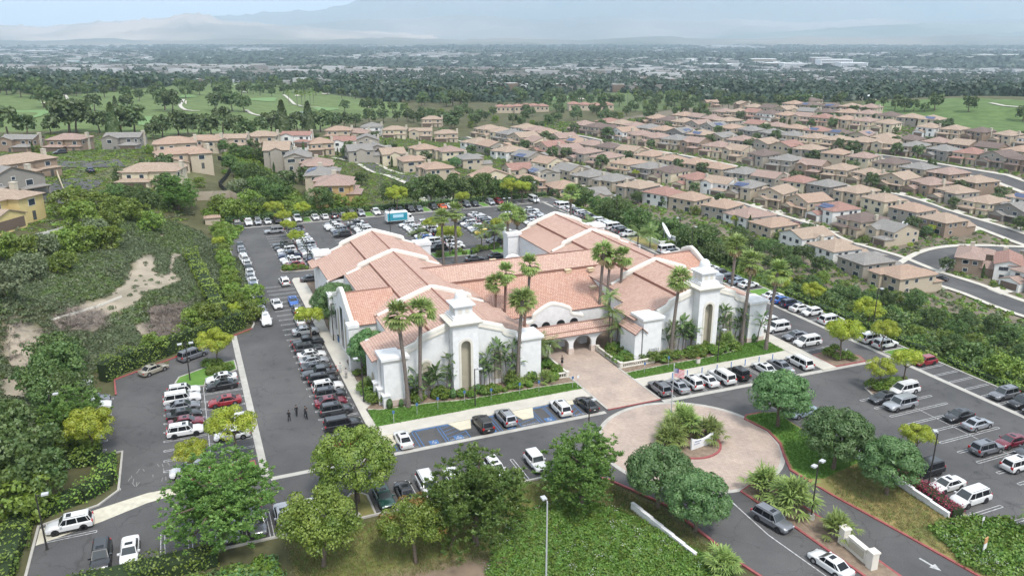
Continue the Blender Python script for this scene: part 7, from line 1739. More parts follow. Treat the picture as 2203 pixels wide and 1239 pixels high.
# the estate in rows along its curved streets
region=seen([(1010,300),(1080,285),(1160,262),(1300,262),(1480,246),(1640,236),(1720,226),(1830,240),(1960,262),(2100,290),(2203,300)])+[W(420,140),W(300,-40),W(120,-40),W(130,50),W(133,110),W(128,150),W(118,200),W(112,250)]+[hit(1040,340)[:2]]
forbid=[seen([(1930,500),(2203,520),(2203,640),(1950,600)])]
rows=[(-21.5,-1),(21.5,1),(52,-1),(94,1),(124.5,-1),(166.5,1),(197,-1),(239,1),(269.5,-1),(311.5,1),(342,-1)]
PR=list('tan tan tan tan pink pink pink orange orange red brown brown grey grey'.split()); PW=list('beige beige beige cream cream brownw greige greige white beige'.split())
SPARAMS=[]
for ri,(off,face) in enumerate(rows):
    P=offset_path(ST_P,off); 
    seg=np.linalg.norm(np.diff(P,axis=0),axis=1); cum=np.concatenate([[0],np.cumsum(seg)]); n=int(cum[-1]/15.3); obs=[]
    T=np.gradient(ST_P,axis=0); T/=np.linalg.norm(T,axis=1)[:,None]
    for i in range(n+1):
        s=(i+.5)*15.3+hr.uniform(-.6,.6)
        if s>cum[-1]: continue
        k=min(np.searchsorted(cum,s)-1,len(P)-2); f=(s-cum[k])/(seg[k]+1e-9); x,y=P[k]*(1-f)+P[k+1]*f
        if not pip(np.array([x]),np.array([y]),region)[0]: continue
        if any(math.hypot(x-a,y-b)<c+8.0 for a,b,c in HOUSES if True): 
            if any(math.hypot(x-a,y-b)<13.5 for a,b,c in HOUSES): continue
        px,py=proj(x,y,float(height(np.array([x]),np.array([y]))[0]))
        if px>2290 or px<950: continue
        if ri==0 and 1960<px: continue
        if any(pip(np.array([x]),np.array([y]),f_)[0] for f_ in forbid) : continue
        t=T[k]; N=np.array([t[1],-t[0]])*(1 if face>0 else -1)      # house +y away from its street
        rz=math.atan2(N[1],N[0])-math.pi/2+hr.uniform(-.04,.04)
        rf=hr.choice(PR); wa=hr.choice(PW); 
        if rf=='grey': wa=hr.choice(['greige','greyw','beige'])
        if rf=='red': wa=hr.choice(['white','beige','cream'])
        dist=math.hypot(x,y); st=hr.choice('AAABCDD')
        w_,d_=hr.choice(((12.2,19.0),(13.4,18.0)))
        o=house(x,y,rz,st,w_,d_,rf,wa,'-','houses of the estate, row %s from the church'%ORD[ri+1],near=dist<430,solar=hr.choice((1,-1)) if hr.random()<.2 else 0,chim=hr.random()<.35)
        o['_d']=dd(rf,wa); obs.append((px,o))
    obs.sort(key=lambda a:a[0])
    for i,(px,o) in enumerate(obs):
        HPOS[(o.location.x,o.location.y)]='the %s house from left in %s estate row'%(ORD[i+1],ORD[ri+1])
        o['label']='%s, %s from left in %s estate row'%(o['_d'],ORD[i+1] if i+1<len(ORD) else 'far',ORD[ri+1]); del o['_d']
for off in (73,145.5,218,290.5):
    P=offset_path(ST_P,off); keep=pip(P[:,0],P[:,1],region); idx=np.where(keep)[0]
    if len(idx)>4: street('estate_street',P[idx[0]:idx[-1]+1],8)
# driveways of the houses along the long street
for off,face in ((-19.5,-1),(19.5,1)):
    pass
print('houses',len(HOUSES))
HB=[(x,y) for x,y,_ in HOUSES]
# driveway slabs and front paths
for (x,y,c),o in list(zip(HOUSES,[o for o in bpy.data.objects if o.get('category')=='house'])):
    if math.hypot(x,y)>430 or not o.get('group'): continue
    rz=o.rotation_euler[2]; cr,sr=math.cos(rz),math.sin(rz)
    def wp(a,b): return (x+a*cr-b*sr,y+a*sr+b*cr)
    gx=-3.0; drape('driveway',[wp(gx,-9.6),wp(gx,-12),wp(gx,-16)],5.0,M['concrete'],.30)
# cars on the street and in driveways
scars=[(1709,487,'U','R',1,'maroon SUV parked on the long estate street'),(1612,455,'s','s',1,'silver sedan parked on the long estate street'),(2025,604,'s','k',1,'black sedan parked by the street corner at the right'),(1588,448,'s','k',0,'black sedan in a driveway of the estate'),(1320,385,'s','w',0,'white car in a driveway at the upper estate'),(1140,325,'s','k',0,'dark car in the white driveway at the top of the estate'),(745,345,'s','k',1,'dark sedan on the middle street'),(195,372,'s','n',1,'navy car in the cul-de-sac'),(1555,438,'s','w',0,'white car beside the estate street'),(130,334,'u','k',0,'dark SUV in the cul-de-sac driveway'),(1650,462,'s','g',1,'grey car along the estate street')]
for px,py,ty,ck,al,lb in scars:
    x,y,z=hit(px,py); d=np.hypot(ST_P[:,0]-x,ST_P[:,1]-y); k=int(np.argmin(d)); t=np.gradient(ST_P,axis=0)[k]; a=math.atan2(t[1],t[0])+(0 if al else math.pi/2)
    car(ty,ck,x,y,z+.32,a,lb,'cars in the estate',detail=1)
# pines filling the slope between the church car park and the estate
sg=random.Random(9); pts=[]
for i in range(6000):
    u=sg.uniform(68,150); v=sg.uniform(-60,150)
    if any(math.hypot(u-a,v-b)<6.6 for a,b in pts): continue
    x,y=W(u,v); z=float(height(np.array([x]),np.array([y]))[0]); px,py=proj(x,y,z)
    if px<1180 or px>2300 or any(math.hypot(x-p,y-q)<10.5 for p,q in HB) or np.min(np.hypot(ST_P[:,0]-x,ST_P[:,1]-y))<10 or np.min(np.hypot(SIDE[:,0]-x,SIDE[:,1]-y))<8: continue
    if v<-20 and u>135: continue
    if 66<u<97 and any(abs(u-c)<4 for c in (70,74,80,83,94)): continue
    pts.append((u,v))
obs=[]
for u,v in pts[:230]:
    x,y=W(u,v); z=float(height(np.array([x]),np.array([y]))[0]); obs.append(tree(sg.choice(SL4+['bush0','bush1']),'pine_tree','-',x,y,z-.1,sg.uniform(.85,1.25)*(1 if u<110 else .75),group='pines filling the slope below the car park',limbs=False))
for o in obs: o['label']='dark pine in the mass filling the slope below the car park'
print('slope pines',len(pts))
# garden trees between the houses
gt=random.Random(12); obs=[]
tries=0
while len(obs)<290 and tries<4000:
    tries+=1; bx,by=gt.choice(HB); a=gt.uniform(0,6.28); r_=gt.uniform(9.5,16); x,y=bx+r_*math.cos(a),by+r_*math.sin(a)
    if y<180 or any(math.hypot(x-p,y-q)<9.2 for p,q in HB): continue
    if np.min(np.hypot(ST_P[:,0]-x,ST_P[:,1]-y))<5.5: continue
    u,v=L(x,y)
    if flat_dist(np.array([u]),np.array([v]))[0]<3: continue
    z=float(height(np.array([x]),np.array([y]))[0]); k=gt.choice(['park0','park1','park2','bush0','bush1','lime0','slope1','round0','cypress','shrub','shrub'])
    far_=math.hypot(x,y)>420
    if far_ and k in('lime0','slope1','round0','bush0','bush1'): k=gt.choice(['park0','park1','park2'])
    s=gt.uniform(.55,1.05) if k.startswith('park') else gt.uniform(.8,1.3) if k=='shrub' else gt.uniform(.6,1.0)
    obs.append(tree(k,'garden_tree','-',x,y,z-.1,s,group='garden trees of the houses',limbs=False))
obs.sort(key=lambda o:proj(*o.location)[0])
for i,o in enumerate(obs):
    d,(bx,by),hi=min(((math.hypot(o.location.x-p,o.location.y-q),(p,q),j) for j,(p,q) in enumerate(HB)),key=lambda a:a[0])
    hp=next((v_ for k_,v_ in HPOS.items() if abs(k_[0]-bx)<.05 and abs(k_[1]-by)<.05),None); dx=proj(*o.location)[0]-proj(bx,by,o.location.z)[0]
    o['label']=('garden tree %s %s'%('to the left of' if dx<-4 else 'to the right of' if dx>4 else 'beside',hp)) if hp else 'garden tree among the tile roofed houses'
g=fill(region,3.0,seed=31); gu_,gv_=L(g[:,0],g[:,1]); keep=np.array([min(math.hypot(x-p,y-q) for p,q in HB)>8.6 and np.min(np.hypot(ST_P[:,0]-x,ST_P[:,1]-y))>9 and np.min(np.hypot(SIDE[:,0]-x,SIDE[:,1]-y))>8.5 and all(abs(np.min(np.hypot(ST_P[:,0]-x,ST_P[:,1]-y))-o_)>6.5 for o_ in (73,145.5,218,290.5)) for x,y,_ in g]) if len(g) else []
scatter('garden_planting',g[keep],[lowclump(40,LEAF['hedge'],60,1.1,.8,.4,1.3),lowclump(41,LEAF['olive'],60,1.0,.9,.4,1.3),lowclump(42,LEAF['lush'],60,.9,.4,.4,1.3),lowclump(43,LEAF['shrub'],60,1.1,.9,.4,1.3)],.6,1.5,12)
# ------------------------------------------------------------------ golf course, tree belts, city, mountains
def belt(items,kinds,smin,smax,nm,base,group,lab_n=True):
    """items: (px, py) of the feet of trees seen in the photograph"""
    obs=[]
    gf=1.12 if 'golf' in nm else 1.1
    for it in items:
        x,y,z=hit(it[0],it[1]); obs.append(tree(jit.choice(kinds) if len(it)<4 else it[3],nm,'-',x,y,z-.2,gf*(it[2] if len(it)>2 and it[2] else jit.uniform(smin,smax)),group=group,limbs=False))
    if lab_n: number(obs,base)
    else:
        for o in obs: o['label']=base
    return obs
PK=['park0','park1','park2']
belt([(20,300,1.8),(60,292,1.2),(110,290,1.1),(150,288,2.1),(165,285,1.9),(215,286,1.3),(245,292,1.7,'conifer'),(262,290,1.5),(290,288,1.8),(330,300,1.0),(350,296,1.3),(385,292,1.5),(405,290,1.1),(430,296,1.4),(455,300,1.5),(480,290,1.7),(505,298,1.4),(530,300,1.2),(560,292,1.1),(585,288,1.5),(610,290,1.9,'conifer'),(640,288,1.4),(665,285,1.9,'conifer'),(690,284,1.6),(715,282,1.5),(740,278,1.3),(765,275,1.2),(795,268,1.3),(825,264,1.2),(855,262,1.0),(880,262,1.1)],PK,1,1,'golf_tree','tree at the near edge of the golf course, %s from the left','trees at the near edge of the golf course')
belt([(15,205,1.9),(45,210,1.6),(75,212,1.9),(110,215,1.4),(140,212,1.3),(95,232,1.9),(118,236,1.7),(165,208,1.4),(190,212,1.7),(225,210,1.5),(205,240,1.5),(190,250,1.2,'conifer'),(250,240,1.2,'conifer'),(270,216,1.6),(300,218,1.3),(330,214,1.5),(275,235,1.4),(355,238,2.0),(372,241,1.9),(400,212,1.5),(430,205,1.4),(475,214,2.0),(490,222,1.5),(465,240,1.7),(500,240,1.8),(525,242,1.6),(520,205,1.5),(545,203,1.3),(560,206,1.5),(585,208,1.2),(610,203,1.3),(640,200,1.3),(680,206,1.2),(705,204,1.3),(735,212,1.4),(765,214,1.3),(790,210,1.4),(742,240,1.2),(790,242,1.6),(815,244,1.5),(845,243,1.2),(870,247,1.1)],PK,1,1,'golf_tree','tree on the golf fairways at the left, %s from the left','trees on the golf fairways')
belt([(2010,238,1.5),(2083,242,1.4),(1930,228,1.1),(1925,237,1.0),(1945,241,1.2),(1965,240,1.0),(1988,241,.8),(2200,262,1.3),(1900,230,.9),(1870,236,1.0)],PK,1,1,'golf_tree','tree on the green hill at the right, %s from the left','trees on the green hill')
bp=random.Random(6)
pts=[]
for i in range(120):
    px=bp.uniform(890,1530); py=bp.uniform(232,272)-(8 if px>1300 else 0)+(px<1050)*6
    pts.append((px,py))
for o in belt(pts,PK+['bush1'],.75,1.15,'parking_lot_tree','leafy tree around the clubhouse parking lot','trees around the clubhouse parking lot',False): pass
pts=[(bp.uniform(890,1500),bp.uniform(212,232)) for i in range(60)]+[(bp.uniform(0,900),bp.uniform(186,203)) for i in range(70)]
belt(pts,PK,1.1,1.9,'woodland_tree','tree in the dark belt beyond the golf course','trees of the belt beyond the golf course',False)
pts=[(bp.uniform(1500,1850),bp.uniform(214,236)) for i in range(36)]
belt(pts,PK,1.0,1.6,'woodland_tree','tree behind the top of the estate','trees behind the top of the estate',False)
# small fan palms on the course
obs=[]
for px,py in [(640,228),(650,231),(657,226),(668,229),(675,222),(622,226),(1420,224),(1432,226),(1445,222),(1460,225),(1350,222),(1365,226),(876,262),(1330,224),(1480,228)]:
    x,y,z=hit(px,py); t=thing('fan_palm','-','palm tree',(x,y,z),0,'palms on the golf course'); k=MB(); k.tube([(0,0,-.3),(0,0,12)],[.3,.2],5); k.build('trunk',M['palmbark'],t)
    o=link('frond_crown',FANP[0][0],t,(0,0,12)); o.scale=(1.5,1.5,1.5); obs.append(t)
number(obs,'slim fan palm on the distant golf course, %s from the left')
# bunkers, greens, paths, pond
M['sand']=mat('bunker_sand',(0.45,0.41,0.34),.95); M['green']=mat('mown_putting_green',(0.12,0.20,0.07),.95)
def blob(name,px,py,w,h,m,off=.5):
    pts=[]; n=14
    for i in range(n):
        a=6.283*i/n; k=1+.25*math.sin(3*a+px); x,y,z=hit(px+w*k*math.cos(a),py+h*k*math.sin(a)); pts.append((x,y,z+off))
    k=MB(); k.poly(pts); o=k.build(name,m)
    if o.data.polygons[0].normal.z<0: o.data.flip_normals()
    o['kind']='structure'
for px,py,w,h in ((55,191,7,1.2),(105,223,14,1.8),(400,222,2,4),(642,207,9,1.2),(700,203,9,1.1),(795,231,7,1.6),(1250,213,7,2.2),(820,224,6,1),(775,226,5,1)): blob('sand_bunker',px,py,w,h,M['sand'],.7)
for px,py,w,h in ((403,208,18,3),(805,222,14,2.2),(570,215,30,4),(300,262,60,9),(60,245,50,8),(700,236,26,4),(1190,212,30,4)): blob('putting_green',px,py,w,h,M['green'],.4)
blob('pond',655,246,22,4,mat('pond_water',(0.16,0.19,0.20),.08,spec=.6),.4)
for pl in ([(140,205),(150,218),(165,232),(190,241)],[(395,215),(388,228),(400,238),(430,240)],[(530,238),(545,247),(570,252)],[(610,205),(625,217),(650,230),(690,232)],[(505,183),(520,193),(530,200)],[(2130,223),(2160,229),(2203,232)]):
    drape('cart_path',smooth_path([hit(*p)[:2] for p in pl],8),3.0,M['concrete'],.5)
# clubhouse group and other middle distance buildings
cl=mat('clubhouse_roof_tile',(0.26,0.15,0.12),.9,.2,.3)
def gbuild(px,py,w,d,h,rz,roof,wall,label,nm='building',parts=3,flat=False):
    x,y,z=hit(px,py); t=thing(nm,label,'building',(x,y,z),rz)
    xs=np.linspace(-w/2,w/2,parts+1); r_=random.Random(int(px*7+py))
    for i in range(parts):
        a,b=xs[i],xs[i+1]; hh=h*r_.uniform(.8,1.1); y0,y1=-d/2*r_.uniform(.7,1.1),d/2*r_.uniform(.8,1.1)
        wl=MB(); wl.box(a+.02,b-.02,y0,y1,-3,hh); wl.build('wall',wall,t)
        k=MB()
        if flat: k.box(a-.2,b+.2,y0-.3,y1+.3,hh,hh+.5)
        else: hip(k,a,b,y0,y1,hh,.34,.6)
        k.build('roof',[roof,M['facia']] if not flat else [roof],t)
        n=max(2,int((b-a)/5))
        for j in range(n):
            xx=a+(b-a)*(j+.5)/n; g=MB(); g.box(xx-.8,xx+.8,y0-.06,y0+.02,hh*.45,hh*.75); g.build('window',M['glass'],t)
    return t
gbuild(1105,243,34,16,7,.1,cl,WALL['beige'][1],'red brown roofed clubhouse among trees, left part','clubhouse',4)
gbuild(1150,241,26,18,7,.15,cl,WALL['beige'][1],'red brown roofed clubhouse among trees, middle part','clubhouse',3)
gbuild(1270,237,44,16,6,.05,cl,WALL['beige'][1],'low red brown roofed lodge right of the clubhouse','clubhouse',4)
gbuild(188,176,55,25,8,0,ROOF['orange'][1],WALL['cream'][1],'long terracotta roofed building behind the golf course, left','building',3)
gbuild(240,174,50,25,9,0,ROOF['orange'][1],WALL['cream'][1],'long terracotta roofed building behind the golf course, right','building',3)
gbuild(36,180,24,16,8,0,ROOF['orange'][1],WALL['cream'][1],'terracotta roofed building at the far left edge','building',1)
gbuild(362,165,44,24,8,0,M['white'],M['white'],'white flat roofed hall in the trees, left','building',1,True); gbuild(398,166,34,24,7,0,M['white'],M['white'],'white flat roofed hall in the trees, right','building',1,True)
for px,py,w,h,lb in ((823,178,40,6,'white hall beyond the fairways'),(946,186,27,11,'white block beyond the fairways'),(990,184,28,8,'brown roofed hall beyond the fairways'),(1022,184,20,9,'cream hall beside the brown roofed hall'),(1118,182,10,10,'small house with a pink roof in the wood'),(1178,182,10,8,'grey hall left of the pink church'),(1222,184,26,8,'pink church with a pointed gable'),(1295,186,30,7,'terracotta hall right of the pink church'),
    (1510,200,42,8,'round white canopy at the tree edge'),(1560,202,50,6,'long white roof at the tree edge'),(1690,214,60,6,'white roofed row before the wood, left'),(1735,216,60,6,'white roofed row before the wood, right'),(1880,216,45,5,'white roofed row behind the green hill, left'),(1810,214,20,6,'pink house in the wood')):
    w=w*hit(px,py)[1]/1700; h=min(h,8)
    pink='pink' in lb or 'terracotta' in lb; gbuild(px,py,w,22,h,0,ROOF['orange' if pink else 'grey'][1] if not 'white' in lb else M['white'],WALL['cream'][1],lb,'building',2 if w>30 else 1,'white' in lb)
# big pale buildings of the town
for i,(px,py,w,h,d,lb) in enumerate(((1465,124,260,14,120,'long cream shopping centre, left'),(1420,128,120,12,80,'low cream store beside the shopping centre'),(1500,134,150,12,80,'terracotta edged store by the highway'),(1543,148,120,18,60,'white columned office at the highway foot'),(1640,140,110,26,60,'tan office block with dark glass, left'),(1665,146,90,20,60,'tan office block with dark glass, right'),
    (1710,148,120,22,50,'white banded office block'),(1705,141,170,16,50,'grey glass office behind the white banded block'),(1762,144,80,38,60,'dark glass tower block of the hospital'),(1792,148,130,36,70,'white hospital block, left'),(1830,150,110,26,60,'white hospital block, right'),(1895,152,90,14,50,'beige block right of the hospital'),
    (2020,92,300,14,120,'white warehouse on the right, left one'),(2090,92,260,14,120,'white warehouse on the right, middle one'),(2160,98,260,14,120,'white warehouse on the right, right one'),(1920,90,420,16,150,'long tan warehouse on the right'),
    (960,80,900,16,260,'long white warehouse below the hills, left'),(1130,72,700,16,260,'long white warehouse below the hills, middle'),(1250,70,900,16,260,'long white warehouse below the hills, right'),(1345,68,1100,16,260,'farthest long white warehouse'),
    (400,128,420,12,200,'long white roofed works on the left, near one'),(470,126,420,12,200,'long white roofed works on the left, right one'),(350,108,420,12,200,'white works below the brown hills'),(520,112,300,12,160,'white works in the left centre'),(20,138,240,10,90,'white sheds at the left edge'),(125,138,160,10,90,'turquoise roofed shed on the left'),(210,137,200,10,90,'white shed right of the turquoise one'),(85,118,220,24,120,'dark works with pale towers on the left'),
    (2150,126,240,20,80,'pink office cluster at the right edge'),(760,125,120,10,60,'white store in the centre left'),(880,122,140,10,60,'white store in the centre'),(900,150,110,10,40,'white school building in the trees'),(870,142,90,12,40,'pink school building in the trees'),(1160,132,220,10,60,'long white school in the centre'),(1225,138,200,8,50,'long white roof right of the centre school'))):
    colr=M['white'] if 'white' in lb else WALL['cream'][1]
    if 'tan' in lb or 'beige' in lb: colr=WALL['beige'][1]
    if 'dark' in lb and 'tan' not in lb: colr=WALL['greyw'][1]
    x,y,z=hit(px,py); t=thing('town_building',lb,'building',(x,y,z),random.Random(i).uniform(-.15,.15))
    k=MB(); k.box(-w/2,w/2,-d/2,d/2,-4,h); k.build('wall',colr,t)
    k=MB(); k.box(-w/2-1,w/2+1,-d/2-1,d/2+1,h,h+1.2); k.build('roof',M['white'] if 'turquoise' not in lb else mat('turquoise_roof',(0.15,0.42,0.40),.6),t)
    if h>11 and w<400:
        for j in range(max(1,int(h/6))):
            g=MB(); g.box(-w/2+3,w/2-3,-d/2-.3,-d/2+.05,2+j*6,4.6+j*6); g.build('window_band',M['glass'],t)
# highway climbing away
drape('highway',smooth_path([hit(1535,126)[:2],hit(1543,118)[:2],hit(1550,108)[:2],hit(1548,98)[:2]],60),60,M['concrete'],1.5)
# tree cover and houses of the valley
fr=np.random.default_rng(9)
def wedge(r0,r1,step,px0=-150,px1=2350):
    n=int(0.5*(px1-px0)/F_PX*(r1*r1-r0*r0)/(step*step)); r=np.sqrt(fr.random(n)*(r1*r1-r0*r0)+r0*r0); px=fr.uniform(px0,px1,n); u=(px-CX)/F_PX
    return r*u, r*1.0
def cityness(X,Y):
    s=np.array([mnoise.noise((x*.0011,y*.0007,2.0)) for x,y in zip(X,Y)]); return s
keepout=[seen([(1840,216),(2203,200),(2203,330),(1840,240)])+[W(420,140)],golfL and None] if False else []
def clumpfar(seed,n,rx,rz,size): r=np.random.default_rng(seed); d=unit(n,r); d[:,2]=np.abs(d[:,2]); return clump('far_crowns',leaf_quads(d*[rx,rx,rz]+[0,0,rz*.25],d,size,1.2,.5,r),LEAF['far'])
GMASK=[seen([(0,196),(110,212),(200,200),(330,190),(460,178),(560,182),(720,205),(870,222),(880,250),(730,262),(600,285),(420,285),(330,300),(0,285)])+[(-620,600)],GOLFR,seen([(1130,236),(1200,206),(1330,200),(1500,205),(1530,232),(1300,240)])]
X,Y=wedge(820,3200,17)
Z=height(X,Y); k=np.ones(len(X),bool)
for g_ in GMASK: k&=~pip(X,Y,g_)
PY=proj(X,Y,Z)[1]; k&=(PY<222)
c=cityness(X,Y); k&=(fr.random(len(c))>.15+c*1.2)|(PY>160)
P=np.stack([X,Y,Z-1],1)[k]; print('near valley trees',len(P))
scatter('valley_tree_cover',P,[clumpfar(1,34,6,9,3.4),clumpfar(2,34,5,12,3.0),clumpfar(3,34,8,8,3.8)],.7,1.5,20)
X,Y=wedge(3200,9500,48); Z=height(X,Y); c=cityness(X,Y); PXX=proj(X,Y,Z)[0]; k=(fr.random(len(c))>.12+c*1.6)&~((PXX<330)&(Y>4200)&(fr.random(len(c))<.7))
P=np.stack([X,Y,Z-1],1)[k]; print('far valley trees',len(P))
scatter('far_tree_cover',P,[clumpfar(4,22,24,11,14),clumpfar(5,22,32,9,16)],.8,1.6,21)
def boxes(name,X,Y,wr,dr,hr_,mats,pick):
    n=len(X); Z=height(X,Y); w=fr.uniform(*wr,n); d=fr.uniform(*dr,n); h=fr.uniform(*hr_,n); a=fr.normal(0,.25,n)
    ca,sa=np.cos(a),np.sin(a); co=[]
    for sx,sy in ((-1,-1),(1,-1),(1,1),(-1,1)):
        px_=sx*w/2; py_=sy*d/2; co.append((X+px_*ca-py_*sa,Y+px_*sa+py_*ca))
    Q=[];mi=[]
    for i in range(4):
        a0,b0=co[i]; a1,b1=co[(i+1)%4]; Q.append(np.stack([np.stack([a0,b0,Z-2],1),np.stack([a1,b1,Z-2],1),np.stack([a1,b1,Z+h],1),np.stack([a0,b0,Z+h],1)],1)); mi.append(pick)
    Q.append(np.stack([np.stack([co[i][0],co[i][1],Z+h],1) for i in range(4)],1)); mi.append((pick+1)%len(mats))
    me=quads_mesh(name,np.concatenate(Q),mats,np.concatenate(mi)); o=link(name,me); o['kind']='stuff'; return o
MT=[mat('pale_town_wall',(0.42,0.42,0.41),.9),mat('grey_town_wall',(0.27,0.27,0.27),.9),WALL['greyw'][1],ROOF['grey'][1],ROOF['tan'][1]]
X,Y=wedge(1150,3300,31); k=np.ones(len(X),bool)
for g_ in GMASK: k&=~pip(X,Y,g_)
X,Y=X[k],Y[k]; boxes('valley_houses',X,Y,(10,26),(10,18),(7,11.5),MT,fr.integers(0,5,len(X)))
X,Y=wedge(2000,9500,66); k=cityness(X,Y)>-.1; X,Y=X[k],Y[k]; boxes('town_buildings',X,Y,(18,80),(15,50),(9,19),MT,fr.integers(0,3,len(X))); print('town',len(X))
X,Y=wedge(5500,13500,190,250,2350); boxes('distant_town_buildings',X,Y,(40,200),(30,90),(8,16),MT,fr.integers(0,3,len(X)))
# mountains
def mountain(name,dist,depth,sky,c1,c2,rough,base=-100,seed=0,nx=260,ny=26):
    px=np.linspace(sky[0][0],sky[-1][0],nx); py=np.interp(px,[s[0] for s in sky],[s[1] for s in sky])
    X=np.zeros((ny,nx));Y=X.copy();Z=X.copy(); colr=np.zeros((ny,nx,3))
    for j in range(ny):
        t=j/(ny-1)*1.35
        for i in range(nx):
            u=(px[i]-CX)/F_PX; d=dist+depth*t; crest_y=dist+depth
            H=CAM_H+(HZ-py[i])/F_PX*(crest_y)*1.0/ (CT*CT) *CT - base
            x=u*d; n1=mnoise.fractal((x/2600+seed,d/2600,seed),.9,2.1,6); n2=1-abs(mnoise.fractal((x/1400+seed,d/900,seed+7),.8,2.2,5))*1.6
            prof=min(1,t)**1.15 if t<=1 else 1-(t-1)*1.2
            X[j,i]=x;Y[j,i]=d;Z[j,i]=base+H*max(0,prof)*(1+rough*(n2-.6)*(1-abs(2*min(t,1)-1)*.4)*(.0 if abs(t-1)<.03 else 1))+H*.10*rough*n1
            m=min(1,max(0,.5+n1*1.1)); colr[j,i]=[c1[k]*(1-m)+c2[k]*m for k in range(3)]
    me=grid_mesh(name,X,Y,Z,M['terrain'],colr); o=link(name,me); o['kind']='structure'
mountain('foothills',8200,3000,[(-900,80),(-300,84),(0,82),(120,86),(260,83),(400,87),(560,82),(700,86),(850,81),(980,85),(1100,82),(1250,86),(1400,80),(1560,84),(1700,78),(1850,81),(2000,74),(2120,79),(2300,76),(2800,84)],(0.19,0.165,0.125),(0.07,0.085,0.055),1.0,seed=11,ny=18)
mountain('brown_hills',11500,3500,[(-900,70),(-200,66),(0,62),(50,56),(100,57),(150,60),(200,54),(260,51),(300,50),(350,45),(400,42),(440,33),(470,37),(510,47),(600,54),(680,60),(800,68),(950,74)],(0.40,0.31,0.24),(0.13,0.12,0.08),.7,seed=1)
mountain('middle_hills',13500,3500,[(520,74),(600,64),(700,54),(800,47),(900,44),(1000,38),(1050,40),(1150,48),(1300,44),(1420,50),(1550,46),(1700,52),(1850,44),(2000,50),(2200,44),(2500,50),(3100,60)],(0.25,0.21,0.17),(0.12,0.12,0.09),.6,seed=3)
mountain('blue_mountains',17000,5000,[(380,70),(440,44),(500,38),(560,38),(600,33),(700,30),(745,22),(790,11),(830,3),(860,-6),(960,-5),(1000,5),(1100,6),(1180,-1),(1230,-22),(1400,-50),(1700,-62),(2000,-50),(2300,-40),(2900,-20),(3500,30)],(0.10,0.12,0.09),(0.16,0.15,0.11),.5,seed=5)
mountain('right_low_hills',12500,2200,[(1450,84),(1600,72),(1700,66),(1800,60),(1950,52),(2050,55),(2150,50),(2300,52),(2700,60),(3000,85)],(0.17,0.17,0.12),(0.07,0.09,0.05),.6,seed=7)
mountain('left_far_hills',16500,3000,[(-1800,60),(-900,52),(-300,50),(0,56),(200,62),(380,70)],(0.25,0.21,0.16),(0.14,0.14,0.1),.5,seed=9)
# ------------------------------------------------------------------ lamps, signs, walls, flag, dish, people
LPOST=MB(); LPOST.cone((0,0,0),.09,.07,1,8)
def lamp(u,v,h,heads,label,ang=0,base=False,group='parking lot lamp posts',z=0.05):
    x,y=W(u,v); t=thing('lamp_post',label,'lamp post',(x,y,z),ANG+ang,group)
    k=MB(); k.cone((0,0,0),.10,.075,h,8); k.cone((0,0,0),.18,.18,.08,8); k.build('pole',M['lampgrey'] if 'grey street' in label else M['pole'],t)
    if base: k=MB(); k.cone((0,0,-.1),.38,.36,.75,12); k.build('concrete_base',M['gutter'],t)
    for s in ((-1,1) if heads==2 else (1,)):
        k=MB(); k.box(min(0,s*.55),max(0,s*.55),-.035,.035,h-.16,h-.09); k.build('arm',M['pole'],t)
        k=MB(); k.box(min(s*.5,s*1.15),max(s*.5,s*1.15),-.24,.24,h-.2,h-.02); k.build('lamp_head',M['lampgrey'],t)
for a in ((-20.8,-33.2,8.8,1,'grey street lamp in the bright ground cover at the bottom',math.pi/2,0),(10.9,-35.6,7.2,2,'twin headed lamp post on the driveway median',.3,1),(-2.4,-7.6,4.6,1,'lamp post at the left side of the turning circle',.3,0),(25.3,-14.2,7.0,2,'twin headed lamp post at the corner of the drive lawn',0,0),
   (29.0,-35.6,7.0,1,'lamp post beside the bougainvillea hedge',1.0,0),(-67.6,-8.6,6.6,1,'lamp post in front of the lone white SUV, lower left',0,0),(-52.4,31.2,6.4,2,'lamp post before the grey minivan in the left lot',0,0),(-36.1,-15.9,6.8,1,'lamp post on a concrete foot in the bottom row island',1.57,1),
   (-14.2,5.4,6.0,1,'lamp post on the pavement before the left tower',0,0),(-28.9,13.2,7.2,1,'lamp post at the left corner of the church',3.14,0),(28.5,5.2,5.8,1,'lamp post on the pavement before the right tower',0,0),(-69.4,17.6,6.8,1,'lamp post in the trees at the left edge',0,0),
   (-25.2,88.0,7.2,1,'lamp post on the back left island',0,0),(-28.4,39.6,7.0,1,'lamp post beside the side walkway tree',0,0),(65.4,-24.6,7.4,2,'lamp post behind the low hedge at the right',0,0),(65.6,8.0,7.4,1,'lamp post behind the right edge row, near one',0,0),(66,72,7.4,1,'lamp post right of the satellite dish',3.14,0),(66,104,7.4,1,'lamp post behind the far right edge row',3.14,0),(34.6,112,7.4,2,'lamp post in the back lot aisle',0,0),(54,134,7.0,1,'lamp post at the far right corner',3.14,0),(62.8,62,7.4,1,'lamp post left of the right edge hedge',0,0),(0,110,7.2,2,'lamp post in the back lot behind the left wing',0,0)):
    lamp(*a[:5],ang=a[5],base=bool(a[6]))
